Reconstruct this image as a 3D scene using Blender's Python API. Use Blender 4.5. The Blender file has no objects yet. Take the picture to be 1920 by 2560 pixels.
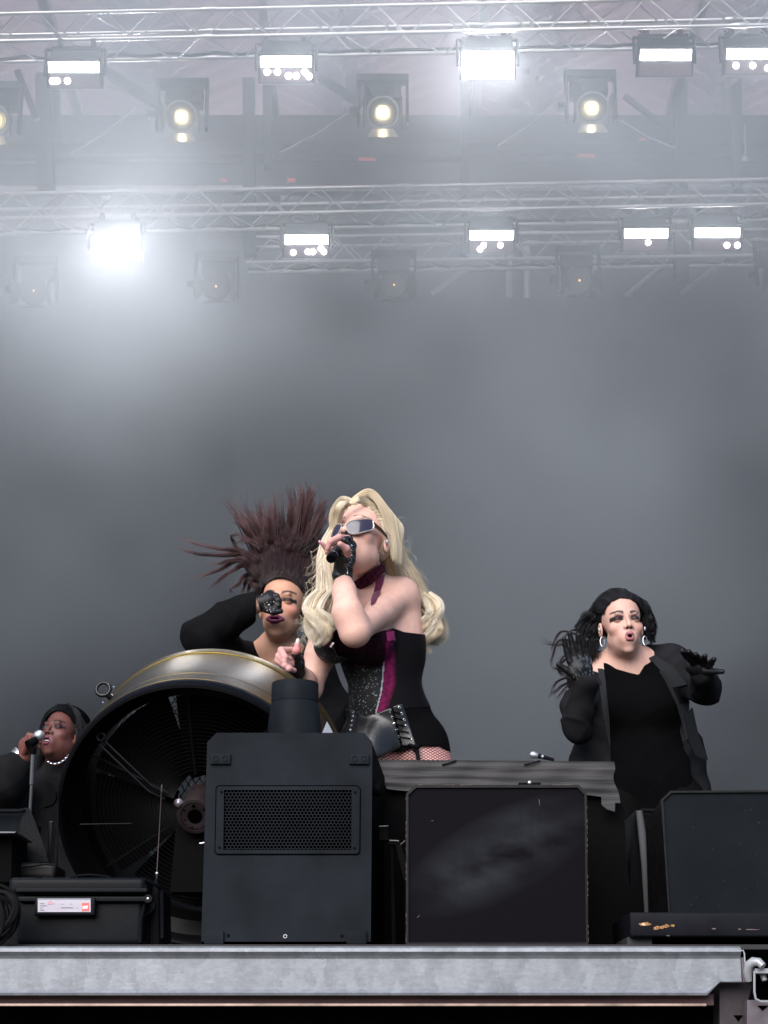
import bpy, bmesh, math, random
import numpy as np
from mathutils import Vector, Matrix, Euler
sc = bpy.context.scene
COL = sc.collection
R = math.radians
rng = np.random.default_rng(7)
random.seed(7)

# ---------------------------------------------------------------- camera
FPX, PITCH, CZ = 4500.0, R(17.0), 1.6
cam = bpy.data.cameras.new('camera')
cam.sensor_fit = 'HORIZONTAL'; cam.sensor_width = 36.0
cam.lens = FPX / 1920 * 36.0
cam.clip_start = 0.1; cam.clip_end = 500
camo = bpy.data.objects.new('camera', cam); COL.objects.link(camo)
camo.location = (0, 0, CZ); camo.rotation_euler = (R(90) + PITCH, 0, 0)
sc.camera = camo

# ---------------------------------------------------------------- sky and sun (overcast)
w = bpy.data.worlds.new('World'); sc.world = w; w.use_nodes = True
nt = w.node_tree; bg = nt.nodes['Background']
sky = nt.nodes.new('ShaderNodeTexSky'); sky.sky_type = 'NISHITA'; sky.sun_disc = False
SUN_EL, SUN_AZ = R(34), R(200)
sky.sun_elevation = SUN_EL; sky.sun_rotation = SUN_AZ
sky.air_density = 1.0; sky.dust_density = 1.5; sky.ozone_density = 1.0
nt.links.new(sky.outputs[0], bg.inputs[0]); bg.inputs[1].default_value = 0.135
sl = bpy.data.lights.new('sun', 'SUN'); sl.energy = 2.7; sl.angle = R(55); sl.color = (1.0, .96, .96)
so = bpy.data.objects.new('sun', sl); COL.objects.link(so)
sd = Vector((math.sin(SUN_AZ) * math.cos(SUN_EL), math.cos(SUN_AZ) * math.cos(SUN_EL), math.sin(SUN_EL)))
so.rotation_euler = (-sd).to_track_quat('-Z', 'Y').to_euler()
so.location = (-6, -10, 20)
sc.view_settings.view_transform = 'Standard'; sc.view_settings.look = 'None'
sc.view_settings.gamma = 1; sc.view_settings.exposure = 0.48
sc.cycles.use_denoising = True
sc.cycles.volume_bounces = 1
sc.cycles.max_bounces = 6
sc.cycles.diffuse_bounces = 3
sc.cycles.volume_step_rate = 1.0
sc.cycles.volume_preview_step_rate = 1.0
sc.cycles.sample_clamp_indirect = 4.0

# ---------------------------------------------------------------- placing helpers
cp, sp = math.cos(PITCH), math.sin(PITCH)
def ray(px, py):
    u, v = (px - 960) / FPX, (1280 - py) / FPX
    return Vector((u, cp - v * sp, sp + v * cp))
def P(px, py, Y):
    d = ray(px, py); t = Y / d.y
    return Vector((d.x * t, Y, CZ + d.z * t))
def PZ(px, py, z):
    d = ray(px, py); t = (z - CZ) / d.z
    return Vector((d.x * t, d.y * t, z))
def PX(n, Y, py=1280):
    """length in metres of n photograph pixels at depth Y"""
    d = ray(960, py); return n / FPX * (Y / d.y)

# ---------------------------------------------------------------- scene tree helpers
def tag(o, label=None, cat=None, group=None, kind=None):
    if label: o['label'] = label
    if cat: o['category'] = cat
    if group: o['group'] = group
    if kind: o['kind'] = kind
    return o
def empty(name, loc=(0, 0, 0), label=None, cat=None, group=None):
    o = bpy.data.objects.new(name, None); COL.objects.link(o); o.location = loc
    o.empty_display_size = .05
    return tag(o, label, cat, group)
def copy_tree(o, parent=None):
    c = o.copy(); COL.objects.link(c)
    if parent is not None:
        c.parent = parent; c.matrix_parent_inverse = o.matrix_parent_inverse.copy()
    for ch in list(o.children): copy_tree(ch, c)
    return c
def link_mesh(name, me, mat, parent=None, world=True):
    for m in (mat if isinstance(mat, (list, tuple)) else [mat]): me.materials.append(m)
    o = bpy.data.objects.new(name, me); COL.objects.link(o)
    if parent is not None:
        o.parent = parent
        if world:
            bpy.context.view_layer.update()
            o.matrix_parent_inverse = parent.matrix_world.inverted()
    return o

class MB:
    def __init__(s): s.v = []; s.f = []; s.n = 0; s.mi = []; s.cur = 0
    def add(s, vs, fs):
        vs = [tuple(x) for x in vs]
        s.v += vs; s.f += [tuple(i + s.n for i in f) for f in fs]; s.mi += [s.cur] * len(fs); s.n += len(vs); return s
    def box(s, c, d, rot=None, bev=0.0, seg=2):
        bm = bmesh.new(); bmesh.ops.create_cube(bm, size=1.0)
        for v in bm.verts: v.co = Vector((v.co.x * d[0], v.co.y * d[1], v.co.z * d[2]))
        if bev > 0: bmesh.ops.bevel(bm, geom=list(bm.edges), offset=bev, segments=seg, profile=.6, affect='EDGES')
        M = Matrix.Translation(Vector(c)) @ (rot.to_4x4() if rot is not None else Matrix.Identity(4))
        bm.verts.index_update()
        s.add([M @ v.co for v in bm.verts], [[v.index for v in f.verts] for f in bm.faces]); bm.free(); return s
    def tube(s, pts, r, n=8, cap=True):
        pts = [Vector(p) for p in pts]; k = len(pts)
        rs = r if isinstance(r, (list, tuple, np.ndarray)) else [r] * k
        vs = []; up = None
        for i, p in enumerate(pts):
            t = (pts[min(i + 1, k - 1)] - pts[max(i - 1, 0)]).normalized()
            if up is None:
                up = Vector((0, 0, 1)) if abs(t.z) < .9 else Vector((1, 0, 0))
            a = t.cross(up).normalized(); b = a.cross(t).normalized(); up = b
            for j in range(n):
                an = 2 * math.pi * j / n
                vs.append(p + (a * math.cos(an) + b * math.sin(an)) * float(rs[i]))
        fs = [(i * n + j, i * n + (j + 1) % n, (i + 1) * n + (j + 1) % n, (i + 1) * n + j) for i in range(k - 1) for j in range(n)]
        if cap: fs += [tuple(range(n))[::-1], tuple((k - 1) * n + j for j in range(n))]
        return s.add(vs, fs)
    def lathe(s, prof, M, n=48, closed=False):
        """prof: (radius, height) pairs round the local z axis of M"""
        k = len(prof); vs = [M @ Vector((r * math.cos(2 * math.pi * j / n), r * math.sin(2 * math.pi * j / n), h)) for r, h in prof for j in range(n)]
        m = k if closed else k - 1
        fs = [(i * n + j, i * n + (j + 1) % n, ((i + 1) % k) * n + (j + 1) % n, ((i + 1) % k) * n + j) for i in range(m) for j in range(n)]
        return s.add(vs, fs)
    def prism(s, poly, M, depth):
        """poly in local xy of M, extruded along local z"""
        k = len(poly)
        vs = [M @ Vector((x, y, 0)) for x, y in poly] + [M @ Vector((x, y, depth)) for x, y in poly]
        fs = [tuple(range(k))[::-1], tuple(range(k, 2 * k))] + [(i, (i + 1) % k, k + (i + 1) % k, k + i) for i in range(k)]
        return s.add(vs, fs)
    def build(s, name, mat, parent=None, smooth=False, angle=35, world=True):
        me = bpy.data.meshes.new(name); me.from_pydata(s.v, [], s.f); 
        bm = bmesh.new(); bm.from_mesh(me); bmesh.ops.recalc_face_normals(bm, faces=bm.faces); bm.to_mesh(me); bm.free()
        o = link_mesh(name, me, mat, parent, world)
        if isinstance(mat, (list, tuple)): me.polygons.foreach_set('material_index', s.mi)
        if smooth:
            me.polygons.foreach_set('use_smooth', [True] * len(me.polygons))
            me.set_sharp_from_angle(angle=R(angle))
        return o
def frame(o, z, x=None):
    """matrix with origin o, local z along z, local x near x"""
    z = Vector(z).normalized(); x = Vector(x) if x is not None else Vector((1, 0, 0))
    y = z.cross(x).normalized(); x = y.cross(z).normalized()
    M = Matrix((x, y, z)).transposed().to_4x4(); M.translation = Vector(o); return M

# ---------------------------------------------------------------- materials
def mat(name, col, rough=.6, metal=0.0, noise=None, bump=None, spec=.5, coat=0, sheen=0, trans=None, emis=None, alpha=None):
    """noise: (scale, amount, detail, stretch) varies the base colour; bump: (scale, strength, dist)"""
    m = bpy.data.materials.new(name); m.use_nodes = True; t = m.node_tree; b = t.nodes['Principled BSDF']
    b.inputs['Base Color'].default_value = (*col, 1); b.inputs['Roughness'].default_value = rough
    b.inputs['Metallic'].default_value = metal; b.inputs['Specular IOR Level'].default_value = spec
    if coat: b.inputs['Coat Weight'].default_value = coat; b.inputs['Coat Roughness'].default_value = .12
    if sheen: b.inputs['Sheen Weight'].default_value = sheen; b.inputs['Sheen Roughness'].default_value = .4
    if emis: b.inputs['Emission Color'].default_value = (*emis[0], 1); b.inputs['Emission Strength'].default_value = emis[1]
    def coords(stretch):
        tc = t.nodes.new('ShaderNodeTexCoord'); mp = t.nodes.new('ShaderNodeMapping'); mp.inputs['Scale'].default_value = stretch
        t.links.new(tc.outputs['Object'], mp.inputs['Vector']); return mp.outputs[0]
    if noise:
        n = t.nodes.new('ShaderNodeTexNoise'); n.inputs['Scale'].default_value = noise[0]
        n.inputs['Detail'].default_value = noise[2] if len(noise) > 2 else 4; n.inputs['Roughness'].default_value = .6
        t.links.new(coords(noise[3] if len(noise) > 3 else (1, 1, 1)), n.inputs['Vector'])
        cr = t.nodes.new('ShaderNodeValToRGB'); cr.color_ramp.elements[0].position = .3; cr.color_ramp.elements[1].position = .7
        a = noise[1]
        cr.color_ramp.elements[0].color = (*[c * (1 - a) for c in col], 1); cr.color_ramp.elements[1].color = (*[min(1, c * (1 + a)) for c in col], 1)
        t.links.new(n.outputs['Fac'], cr.inputs[0]); t.links.new(cr.outputs[0], b.inputs['Base Color'])
        mr = t.nodes.new('ShaderNodeMapRange'); mr.inputs['To Min'].default_value = max(.03, rough - .12); mr.inputs['To Max'].default_value = min(1, rough + .12)
        t.links.new(n.outputs['Fac'], mr.inputs['Value']); t.links.new(mr.outputs[0], b.inputs['Roughness'])
    if bump:
        n = t.nodes.new('ShaderNodeTexNoise'); n.inputs['Scale'].default_value = bump[0]; n.inputs['Detail'].default_value = 5
        t.links.new(coords(bump[3] if len(bump) > 3 else (1, 1, 1)), n.inputs['Vector'])
        bp = t.nodes.new('ShaderNodeBump'); bp.inputs['Strength'].default_value = bump[1]; bp.inputs['Distance'].default_value = bump[2]
        t.links.new(n.outputs['Fac'], bp.inputs['Height']); t.links.new(bp.outputs[0], b.inputs['Normal'])
    return m
M_black = mat('black_metal', (.004, .004, .005), .55, noise=(8, .3), spec=.06)
M_blackgloss = mat('black_gloss', (.003, .003, .004), .25, spec=.1)
M_dark = mat('dark_paint', (.007, .0075, .009), .6, noise=(6, .25), spec=.06)
M_alu = mat('aluminium', (.44, .425, .43), .34, 1.0, noise=(4, .12))
M_cloth_black = mat('black_drape', (.003, .003, .0032), 1.0, spec=.1, bump=(30, .3, .01))

# ---------------------------------------------------------------- ground, stage, backdrop, roof
FLOOR_Z = 1.85
def sheet(name, x0, x1, y0, y1, z, m, kind='structure'):
    b = MB(); b.add([(x0, y0, z), (x1, y0, z), (x1, y1, z), (x0, y1, z)], [(0, 1, 2, 3)])
    return tag(b.build(name, m), kind=kind)
M_ground = mat('trampled_ground', (.09, .085, .07), .95, noise=(1.5, .35), bump=(5, .5, .05))
sheet('ground', -150, 150, -150, 150, 0, M_ground)
M_floor = mat('stage_ply', (.02, .02, .021), .6, noise=(3, .3))
# unseen dark rise added behind the camera to block the bright horizon
b = MB(); n = 120; vs = []
for i in range(n):
    a = R(180 + 180 * i / (n - 1)); rr = 75; hh = 17 + 3 * math.sin(i * .9) + 2 * math.sin(i * 2.3)
    vs += [(rr * math.cos(a), rr * math.sin(a), 0), ((rr + 18) * math.cos(a), (rr + 18) * math.sin(a), hh)]
b.add(vs, [(2 * i, 2 * i + 2, 2 * i + 3, 2 * i + 1) for i in range(n - 1)])
tag(b.build('horizon_blocker', mat('horizon_blocker_dark', (.035, .045, .022), .95, noise=(.2, .5), spec=.1)), kind='structure')
b = MB(); b.box((0, 14.2, FLOOR_Z - .03), (17.6, 20.2, .06)); tag(b.build('stage_floor', M_floor), kind='structure')

# backdrop: two cloths with a slight overlap seam
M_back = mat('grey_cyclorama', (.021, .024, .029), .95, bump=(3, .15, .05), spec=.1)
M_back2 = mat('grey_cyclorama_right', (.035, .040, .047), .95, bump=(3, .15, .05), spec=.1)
b = MB()
xs = np.linspace(-9, 9, 181); zs = np.linspace(FLOOR_Z, 12.9, 40)
seam = P(572, 1400, 23.5).x
def cloth(x0, x1, y, name, tilt=0.0):
    b = MB(); nx = max(3, int((x1 - x0) * 12)); nz = 30
    vs = []; fs = []
    for j in range(nz):
        z = FLOOR_Z + (12.9 - FLOOR_Z) * j / (nz - 1)
        for i in range(nx):
            u = i / (nx - 1); x = x0 + (x1 - x0) * u
            if name == 'right' : x += (1 - u) * (-(1 - j / (nz - 1)) * .22 + .1)
            vs.append((x, y + .012 * math.sin(x * 2.1) + .006 * math.sin(x * 7 + z), z))
    for j in range(nz - 1):
        for i in range(nx - 1): fs.append((j * nx + i, j * nx + i + 1, (j + 1) * nx + i + 1, (j + 1) * nx + i))
    b.add(vs, fs); return b
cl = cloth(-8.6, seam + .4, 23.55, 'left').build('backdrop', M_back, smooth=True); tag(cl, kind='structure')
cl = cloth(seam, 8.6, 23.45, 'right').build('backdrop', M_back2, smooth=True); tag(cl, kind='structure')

b = MB(); b.box((0, 24.6, 13.6), (19, .1, 3.4)); tag(b.build('back_wall', M_cloth_black), kind='structure')
# side masking drapes
for s in (-1, 1):
    b = MB(); vs = []; fs = []; n = 160
    for i in range(n):
        y = 9.0 + 15.0 * i / (n - 1); x = s * (8.7 + .07 * math.sin(y * 9))
        vs += [(x, y, FLOOR_Z), (x, y, 14.2)]
    fs = [(2 * i, 2 * i + 2, 2 * i + 3, 2 * i + 1) for i in range(n - 1)]
    b.add(vs, fs); tag(b.build('side_wall', M_cloth_black, smooth=True), kind='structure')

# translucent roof skin with sagging folds, between roof beams
m = bpy.data.materials.new('roof_skin'); m.use_nodes = True; t = m.node_tree
b_ = t.nodes['Principled BSDF']; b_.inputs['Base Color'].default_value = (.26, .24, .25, 1); b_.inputs['Roughness'].default_value = .6
tr = t.nodes.new('ShaderNodeBsdfTranslucent'); tr.inputs[0].default_value = (.44, .31, .33, 1)
mx = t.nodes.new('ShaderNodeMixShader'); mx.inputs[0].default_value = .5
t.links.new(b_.outputs[0], mx.inputs[1]); t.links.new(tr.outputs[0], mx.inputs[2]); t.links.new(mx.outputs[0], t.nodes['Material Output'].inputs[0])
M_roof = m
b = MB(); nx, ny = 280, 90; vs = []; fs = []
BAY = 2.6
for j in range(ny):
    y = 16.3 + 8.7 * j / (ny - 1)
    for i in range(nx):
        x = -9.5 + 19 * i / (nx - 1)
        u = ((x + .55) / BAY) % 1.0
        edge = min(u, 1 - u)
        fold = .11 * math.exp(-edge * 5) * math.sin(y * 17 + x * 9 * (1 if u < .5 else -1))
        vs.append((x, y, 14.25 + .25 * math.sin(math.pi * u) + fold))
for j in range(ny - 1):
    for i in range(nx - 1): fs.append((j * nx + i, j * nx + i + 1, (j + 1) * nx + i + 1, (j + 1) * nx + i))
b.add(vs, fs); tag(b.build('roof', M_roof, smooth=True), kind='structure')
# ---------------------------------------------------------------- roof steel
def bar_thing(name, a, c, size, m, label, cat='beam', group=None, bev=.01):
    a, c = Vector(a), Vector(c); d = c - a
    M = frame((a + c) / 2, d, (0, 0, 1) if abs(d.normalized().z) < .9 else (1, 0, 0))
    b = MB(); b.box((0, 0, 0), (size[0], size[1], d.length), bev=bev); 
    o = b.build(name, m); o.matrix_world = M
    return tag(o, label, cat, group)
G = 'roof steel behind the lamp trusses'
k = 0
for px, lab in ((205, 'pale steel rafter under the roof skin, left of the leftmost large spotlight'), (690, 'pale steel rafter under the roof skin, right of the leftmost large spotlight'),
                (1185, 'steel rafter under the roof skin, below the brightest upper panel lamp'), (1668, 'steel rafter under the roof skin, below the upper panel lamp left of the rightmost one')):
    p = PZ(px, 300, 14.1)
    bar_thing('roof_rafter', (p.x, 16.4, 14.1), (p.x, 24.8, 14.1), (.16, .12), M_alu, lab, 'rafter', G)
# deep dark header beam across the back
hb = MB(); y0 = 22.2
z1 = P(960, 300, y0).z; z0 = P(960, 372, y0).z
hb.box((0, y0, (z0 + z1) / 2), (17.2, .3, z1 - z0), bev=.02)
root = tag(hb.build('header_beam', M_dark), 'long dark box beam across the stage under the strip of pale roof skin', 'beam')
hb2 = MB(); hb2.box((0, 22.9, P(960, 430, 22.9).z), (17.2, .2, PX(110, 25)), bev=.01)
tag(hb2.build('header_drape', M_cloth_black), 'black cloth border hanging under the long roof beam', 'border')
for py, r in ((397, .05), (470, .045)):
    bp = MB(); a = P(-100, py + 3, 21.9); c = P(2020, py - 4, 21.9); bp.tube([a, c], r, 10)
    tag(bp.build('rigging_pipe', M_alu if r < .05 else M_dark, smooth=True),
        'round rigging pipe low across the black border' if py > 450 else 'dark round rigging pipe under the long roof beam', 'pipe')
# red gaffer flags
M_red = mat('red_tape', (.75, .06, .10), .6)
for i, (px, py, wpx, hpx, lab) in enumerate([(917, 398, 40, 8, 'red tape flag on pipe, below and left of the middle large spotlight'), (1466, 389, 42, 9, 'red tape flag on pipe, below the rightmost large spotlight'),
                               (1606, 348, 16, 6, 'small red tape flag on the long roof beam, right of the rightmost large spotlight'), (559, 451, 14, 6, 'small red tape mark just above the lower truss, farthest left'),
                               (729, 450, 18, 9, 'red tape mark just above the lower truss, second from left')]):
    c = P(px, py, 21.84 if py < 440 else 21.3); b = MB(); b.box(c, (PX(wpx, 24.5), .012, PX(hpx, 24.5)), Euler((0, R(2), 0)).to_matrix(), bev=.002)
    if py < 360: 
        c = P(px, py, 22.04); b = MB(); b.box(c, (PX(wpx, 24.5), .012, PX(hpx, 24.5)), bev=.002)
    tag(b.build('tape_flag', M_red), lab, 'tape flag', 'red tape flags in the rigging')
# dark raking struts and hanging posts seen against the roof skin
posts = [(112, 190, 118, 470, .22, 'dark hanging post left of the upper far left panel lamp'),
         (140, 200, 152, 360, .10, 'thin dark post beside the far left panel lamp'),
         (622, 200, 632, 640, .16, 'dark hanging post left of the middle left panel lamp'),
         (668, 210, 676, 420, .12, 'thin dark post just left of the pale rafter near the middle left panel lamp'),
         (1160, 170, 1163, 640, .10, 'dark hanging post below the brightest upper panel lamp'),
         (1700, 180, 1706, 700, .18, 'dark hanging post right of the fourth upper panel lamp'),
         (1840, 170, 1846, 480, .13, 'dark hanging post under the upper far right panel lamp')]
for x0, y0_, x1, y1_, r, lab in posts:
    a = P(x0, y0_, 21.6); c = P(x0 + 3, y1_, 21.6)
    bar_thing('hanging_post', a, c, (r, r), M_dark, lab, 'post', 'posts hanging in front of the roof skin')
struts = [(258, 175, 395, 262, 20.6, .12, 'raking dark strut running down to the left large spotlight'),
          (44, 178, 92, 300, 21.4, .09, 'raking dark strut at the far left against the roof skin'),
          (800, 195, 905, 262, 20.8, .1, 'raking dark strut running down to the middle large spotlight'),
          (1560, 240, 1700, 345, 21.5, .07, 'raking strut right of the rightmost large spotlight')]
for x0, y0_, x1, y1_, Y, r, lab in struts:
    bar_thing('raking_strut', P(x0, y0_, Y), P(x1, y1_, Y), (r, r), M_dark, lab, 'strut', 'raking struts in the roof')
# thin safety wires
for (x0, y0_, x1, y1_, Y, lab) in [(340, 270, 175, 385, 21.2, 'thin wire sloping down left from the left large spotlight'),
                                   (880, 275, 700, 380, 21.2, 'thin wire sloping down left from the middle large spotlight'),
                                   (1390, 255, 1245, 363, 21.2, 'thin wire sloping down left from the rightmost large spotlight'),
                                   (1550, 300, 1690, 370, 21.2, 'thin wire sloping down right from the rightmost large spotlight')]:
    b = MB(); a, c = P(x0, y0_, Y), P(x1, y1_, Y); mid = (a + c) / 2 - Vector((0, 0, .05))
    b.tube([a, mid, c], .012, 6); tag(b.build('steel_wire', M_alu), lab, 'wire', 'steel wires in the roof')
b = MB(); b.tube([P(1862, 312, 21.0), P(1860, 340, 21.0), P(1864, 372, 21.0), P(1860, 392, 21.0)], .012, 6); b.lathe([(0, .05), (.045, .03), (.05, 0), (.04, -.04), (0, -.05)], Matrix.Translation(P(1861, 398, 21.0)), 14)
tag(b.build('hanging_rope', M_alu, smooth=True), 'short rope with a pale weight hanging near the right edge, under the roof', 'rope')
# faint raking brace pipes behind the lower truss
for (x0, y0_, x1, y1_, lab) in [(1170, 672, 1075, 735, 'faint raking pipe under the lower truss, left of the middle'),
                                (1650, 672, 1565, 742, 'faint raking pipe right of the rightmost unlit spotlight'),
                                (1790, 668, 1700, 740, 'faint raking pipe under the lower truss, farthest right'),
                                (1272, 640, 1272, 745, 'upright pipe below the lower truss, left one of two'),
                                (1316, 600, 1318, 748, 'upright pipe below the lower truss, right one of two')]:
    b = MB(); b.tube([P(x0, y0_, 22.3), P(x1, y1_, 22.3)], .045, 8)
    tag(b.build('brace_pipe', M_alu), lab, 'pipe', 'brace pipes behind the lower truss')

# ---------------------------------------------------------------- trusses
def truss(name, A, B, h, d, label, pitch=.75, rc=.025, x0=None, gap=None):
    """A,B: ends of the front top chord (world, same height)"""
    root = empty(name, (A + B) / 2, label, 'truss', 'aluminium lamp trusses over the stage')
    L = (B - A); ln = L.length; ax = L.normalized(); back = Vector((0, 0, 1)).cross(ax) ; back = back if back.y > 0 else -back
    back.normalize(); dn = Vector((0, 0, -1))
    c = [A, A + dn * h, A + back * d, A + back * d + dn * h]
    for o_ in c:
        ch = MB(); ch.tube([o_, o_ + L], rc, 12)
        # conical joint collars every 3 m
        s = .9
        while s < ln:
            ch.tube([o_ + ax * (s - .1), o_ + ax * (s - .04), o_ + ax * (s + .04), o_ + ax * (s + .1)], [rc * 1.02, rc * 1.45, rc * 1.45, rc * 1.02], 12); s += 2.9
        ch.build('chord', M_alu, root, smooth=True)
    def brace(p, q, off):
        m_ = MB(); n = int(ln / (pitch / 2))
        for i in range(n):
            a = p + ax * (i * pitch / 2 + .03 + off); b2 = q + ax * ((i + 1) * pitch / 2 - .03 + off)
            if i % 2: a, b2 = q + ax * (i * pitch / 2 + .03 + off), p + ax * ((i + 1) * pitch / 2 - .03 + off)
            m_.tube([a, b2], .0105, 7)
        m_.build('brace_lattice', M_alu, root, smooth=True)
    brace(c[1], c[0], 0); brace(c[3], c[2], pitch / 4); brace(c[1], c[3], 0); brace(c[0], c[2], pitch / 4)
    cb = MB()                                  # cable loom clipped along the back bottom chord
    pts = []; n = 80
    for i in range(n + 1):
        q = c[3] + L * (i / n) + Vector((0, -.03, .045 + .012 * math.sin(i * 1.7) - .02 * abs(math.sin(i * .8))))
        pts.append(q)
    cb.tube(pts, .018, 6); cb.build('cable_loom', M_black, root, smooth=True)
    return root
A1 = P(960, 14, 17.3); zt1 = A1.z
truss('box_truss', PZ(-330, 42, zt1), PZ(2250, -14, zt1), .345, .43, 'uppermost silver box truss, holding the five upper panel lamps')
A2 = P(960, 467, 20.1); zt2 = A2.z
truss('box_truss', PZ(-330, 491, zt2), PZ(2250, 442, zt2), .335, .43, 'second silver box truss down, across the whole picture')
A3 = P(960, 589, 21.6); zt3 = A3.z
truss('box_truss', PZ(616, 594, zt3), PZ(2250, 570, zt3), .36, .30, 'lowest silver box truss, starting left of the middle')

# ---------------------------------------------------------------- panel lamps (strobe bar over LED plate)
M_emis_w = mat('lit_led', (1, 1, 1), .5, emis=((1.0, .97, .98), 30))
def lampmat(name, strength, col=(1, .97, .98)): return mat(name, (.9, .9, .9), .5, emis=(col, strength))
M_bar = lampmat('lit_bar', 26); M_bar_hot = lampmat('hot_bar', 300); M_led = lampmat('led_dot', 34)
M_plate = mat('led_plate', (.16, .11, .13), .35, .3, noise=(60, .35, 2), bump=(150, .5, .003))
M_plate_hot = lampmat('hot_plate', 150)
def resample_(p): return [q for q in p]
def panel_lamp(px, py, wpx, z, label, leds, hot=False, Y=None):
    c = P(px, py, Y); s = PX(wpx, math.hypot(c.y, 0), py) / .60      # scale: plate is 0.60 m wide at s=1
    root = empty('panel_lamp', c, label, 'stage lamp', 'rectangular LED panel lamps')
    to = (Vector((0, 0, CZ)) - c); to.x *= .3; M = frame(c, to, (1, 0, 0))    # local z out of the face; x right
    if M.to_3x3().col[0].x < 0: M = frame(c, to, (-1, 0, 0))
    up = -1 if (M.to_3x3() @ Vector((0, 1, 0))).z < 0 else 1
    def L(x, y, zz): return M @ Vector((x * s, y * s * up, zz * s))
    R3 = M.to_3x3()
    b = MB(); b.box(L(0, 0, -.10), (.66 * s, .37 * s, .18 * s), R3, bev=.012 * s); b.build('housing', M_black, root)
    b = MB(); b.box(L(0, .075, .0), (.59 * s, .125 * s, .03 * s), R3, bev=.004 * s)
    b.build('strobe_bar', M_bar_hot if hot else M_bar, root)
    b = MB(); b.box(L(0, -.085, -.002), (.60 * s, .15 * s, .028 * s), R3, bev=.003 * s); b.build('led_plate', M_plate_hot if hot else M_plate, root)
    for (lx, ly) in leds:
        b = MB(); b.lathe([(.0, .016 * s), (.03 * s, .012 * s), (.036 * s, 0)], frame(L(lx, ly, .014), R3.col[2], R3.col[0]), 16)
        b.build('led_cell', M_led, root)
    # frame lip below, yoke and clamps to the truss above
    b = MB(); b.box(L(0, -.18, .01), (.66 * s, .012 * s, .02 * s), R3); b.build('lower_lip', M_alu, root)
    b = MB()
    for sx in (-1, 1):
        a = L(sx * .355, -.02, -.06); b.tube([a, Vector((a.x, c.y + .06, c.z + .36 * s))], .018 * s, 8)
    b.tube([Vector((c.x - .36 * s, c.y + .06, c.z + .36 * s)), Vector((c.x + .36 * s, c.y + .06, c.z + .36 * s))], .02 * s, 8)
    b.build('yoke', M_black, root)
    b = MB(); b.box((c.x, c.y + .12, c.z + .31 * s), (.60 * s, .16 * s, .20 * s), bev=.02 * s); b.build('driver_box', M_black, root)
    for sx in (-1, 1):
        b = MB(); b.box((c.x + sx * .2 * s, c.y + .08, c.z + .45 * s), (.06 * s, .09 * s, .12 * s), bev=.01 * s); b.build('clamp', M_black, root)
    b = MB()
    for sx, dx in ((-.3, .5), (.28, -.45)):
        a = Vector((c.x + sx * s, c.y + .12, c.z + .36 * s)); e_ = Vector((c.x + (sx + dx * 1.2) * s, c.y + .2, c.z + .55 * s)); m_ = (a + e_) / 2 + Vector((0, 0, -.16 * s)); b.tube([Vector(q) for q in resample_([a, a.lerp(m_, .6), m_, m_.lerp(e_, .5), e_])], .008, 6)
    b.build('power_cable', M_black, root, smooth=True)
    return root
Yp1, Yp2 = 17.35, 20.15
panel_lamp(185, 184, 126, 0, 'panel lamp on the upper truss, far left, two LED cells lit', [(-.255, -.085), (-.2, -.085), (-.08, -.085)], Y=Yp1)
panel_lamp(715, 171, 128, 0, 'panel lamp on the upper truss, second from left, five LED cells lit', [(-.22, -.04), (-.1, -.04), (.03, -.085), (.12, -.085), (.22, -.04), (.27, -.09)], Y=Yp1)
panel_lamp(1220, 160, 128, 0, 'brightest panel lamp, glaring white at the top of the picture', [], hot=True, Y=Yp1)
panel_lamp(1664, 154, 128, 0, 'panel lamp on the upper truss, fourth from left, no LED cells lit', [], Y=Yp1)
panel_lamp(1878, 151, 124, 0, 'panel lamp on the upper truss, cut by the right edge of the picture', [(-.18, -.06), (.02, -.06), (.2, -.09)], Y=Yp1)
panel_lamp(289, 618, 118, 0, 'glaring white panel lamp on the lower row, far left', [], hot=True, Y=Yp2)
panel_lamp(766, 613, 109, 0, 'panel lamp on the lower row, second from left, four LED cells lit low right', [(-.18, -.1), (.02, -.09), (.09, -.09), (.2, -.045), (.24, -.09)], Y=Yp2)
panel_lamp(1229, 602, 109, 0, 'panel lamp on the lower row, third from left, two LED cells touching', [(-.16, -.115), (-.11, -.06), (.12, -.06)], Y=Yp2)
panel_lamp(1615, 597, 109, 0, 'panel lamp on the lower row with a single LED cell lit', [(.03, -.05)], Y=Yp2)
panel_lamp(1793, 596, 112, 0, 'panel lamp on the lower row, far right, two LED cells lit at its right end', [(.13, -.09), (.27, -.09)], Y=Yp2)

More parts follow.
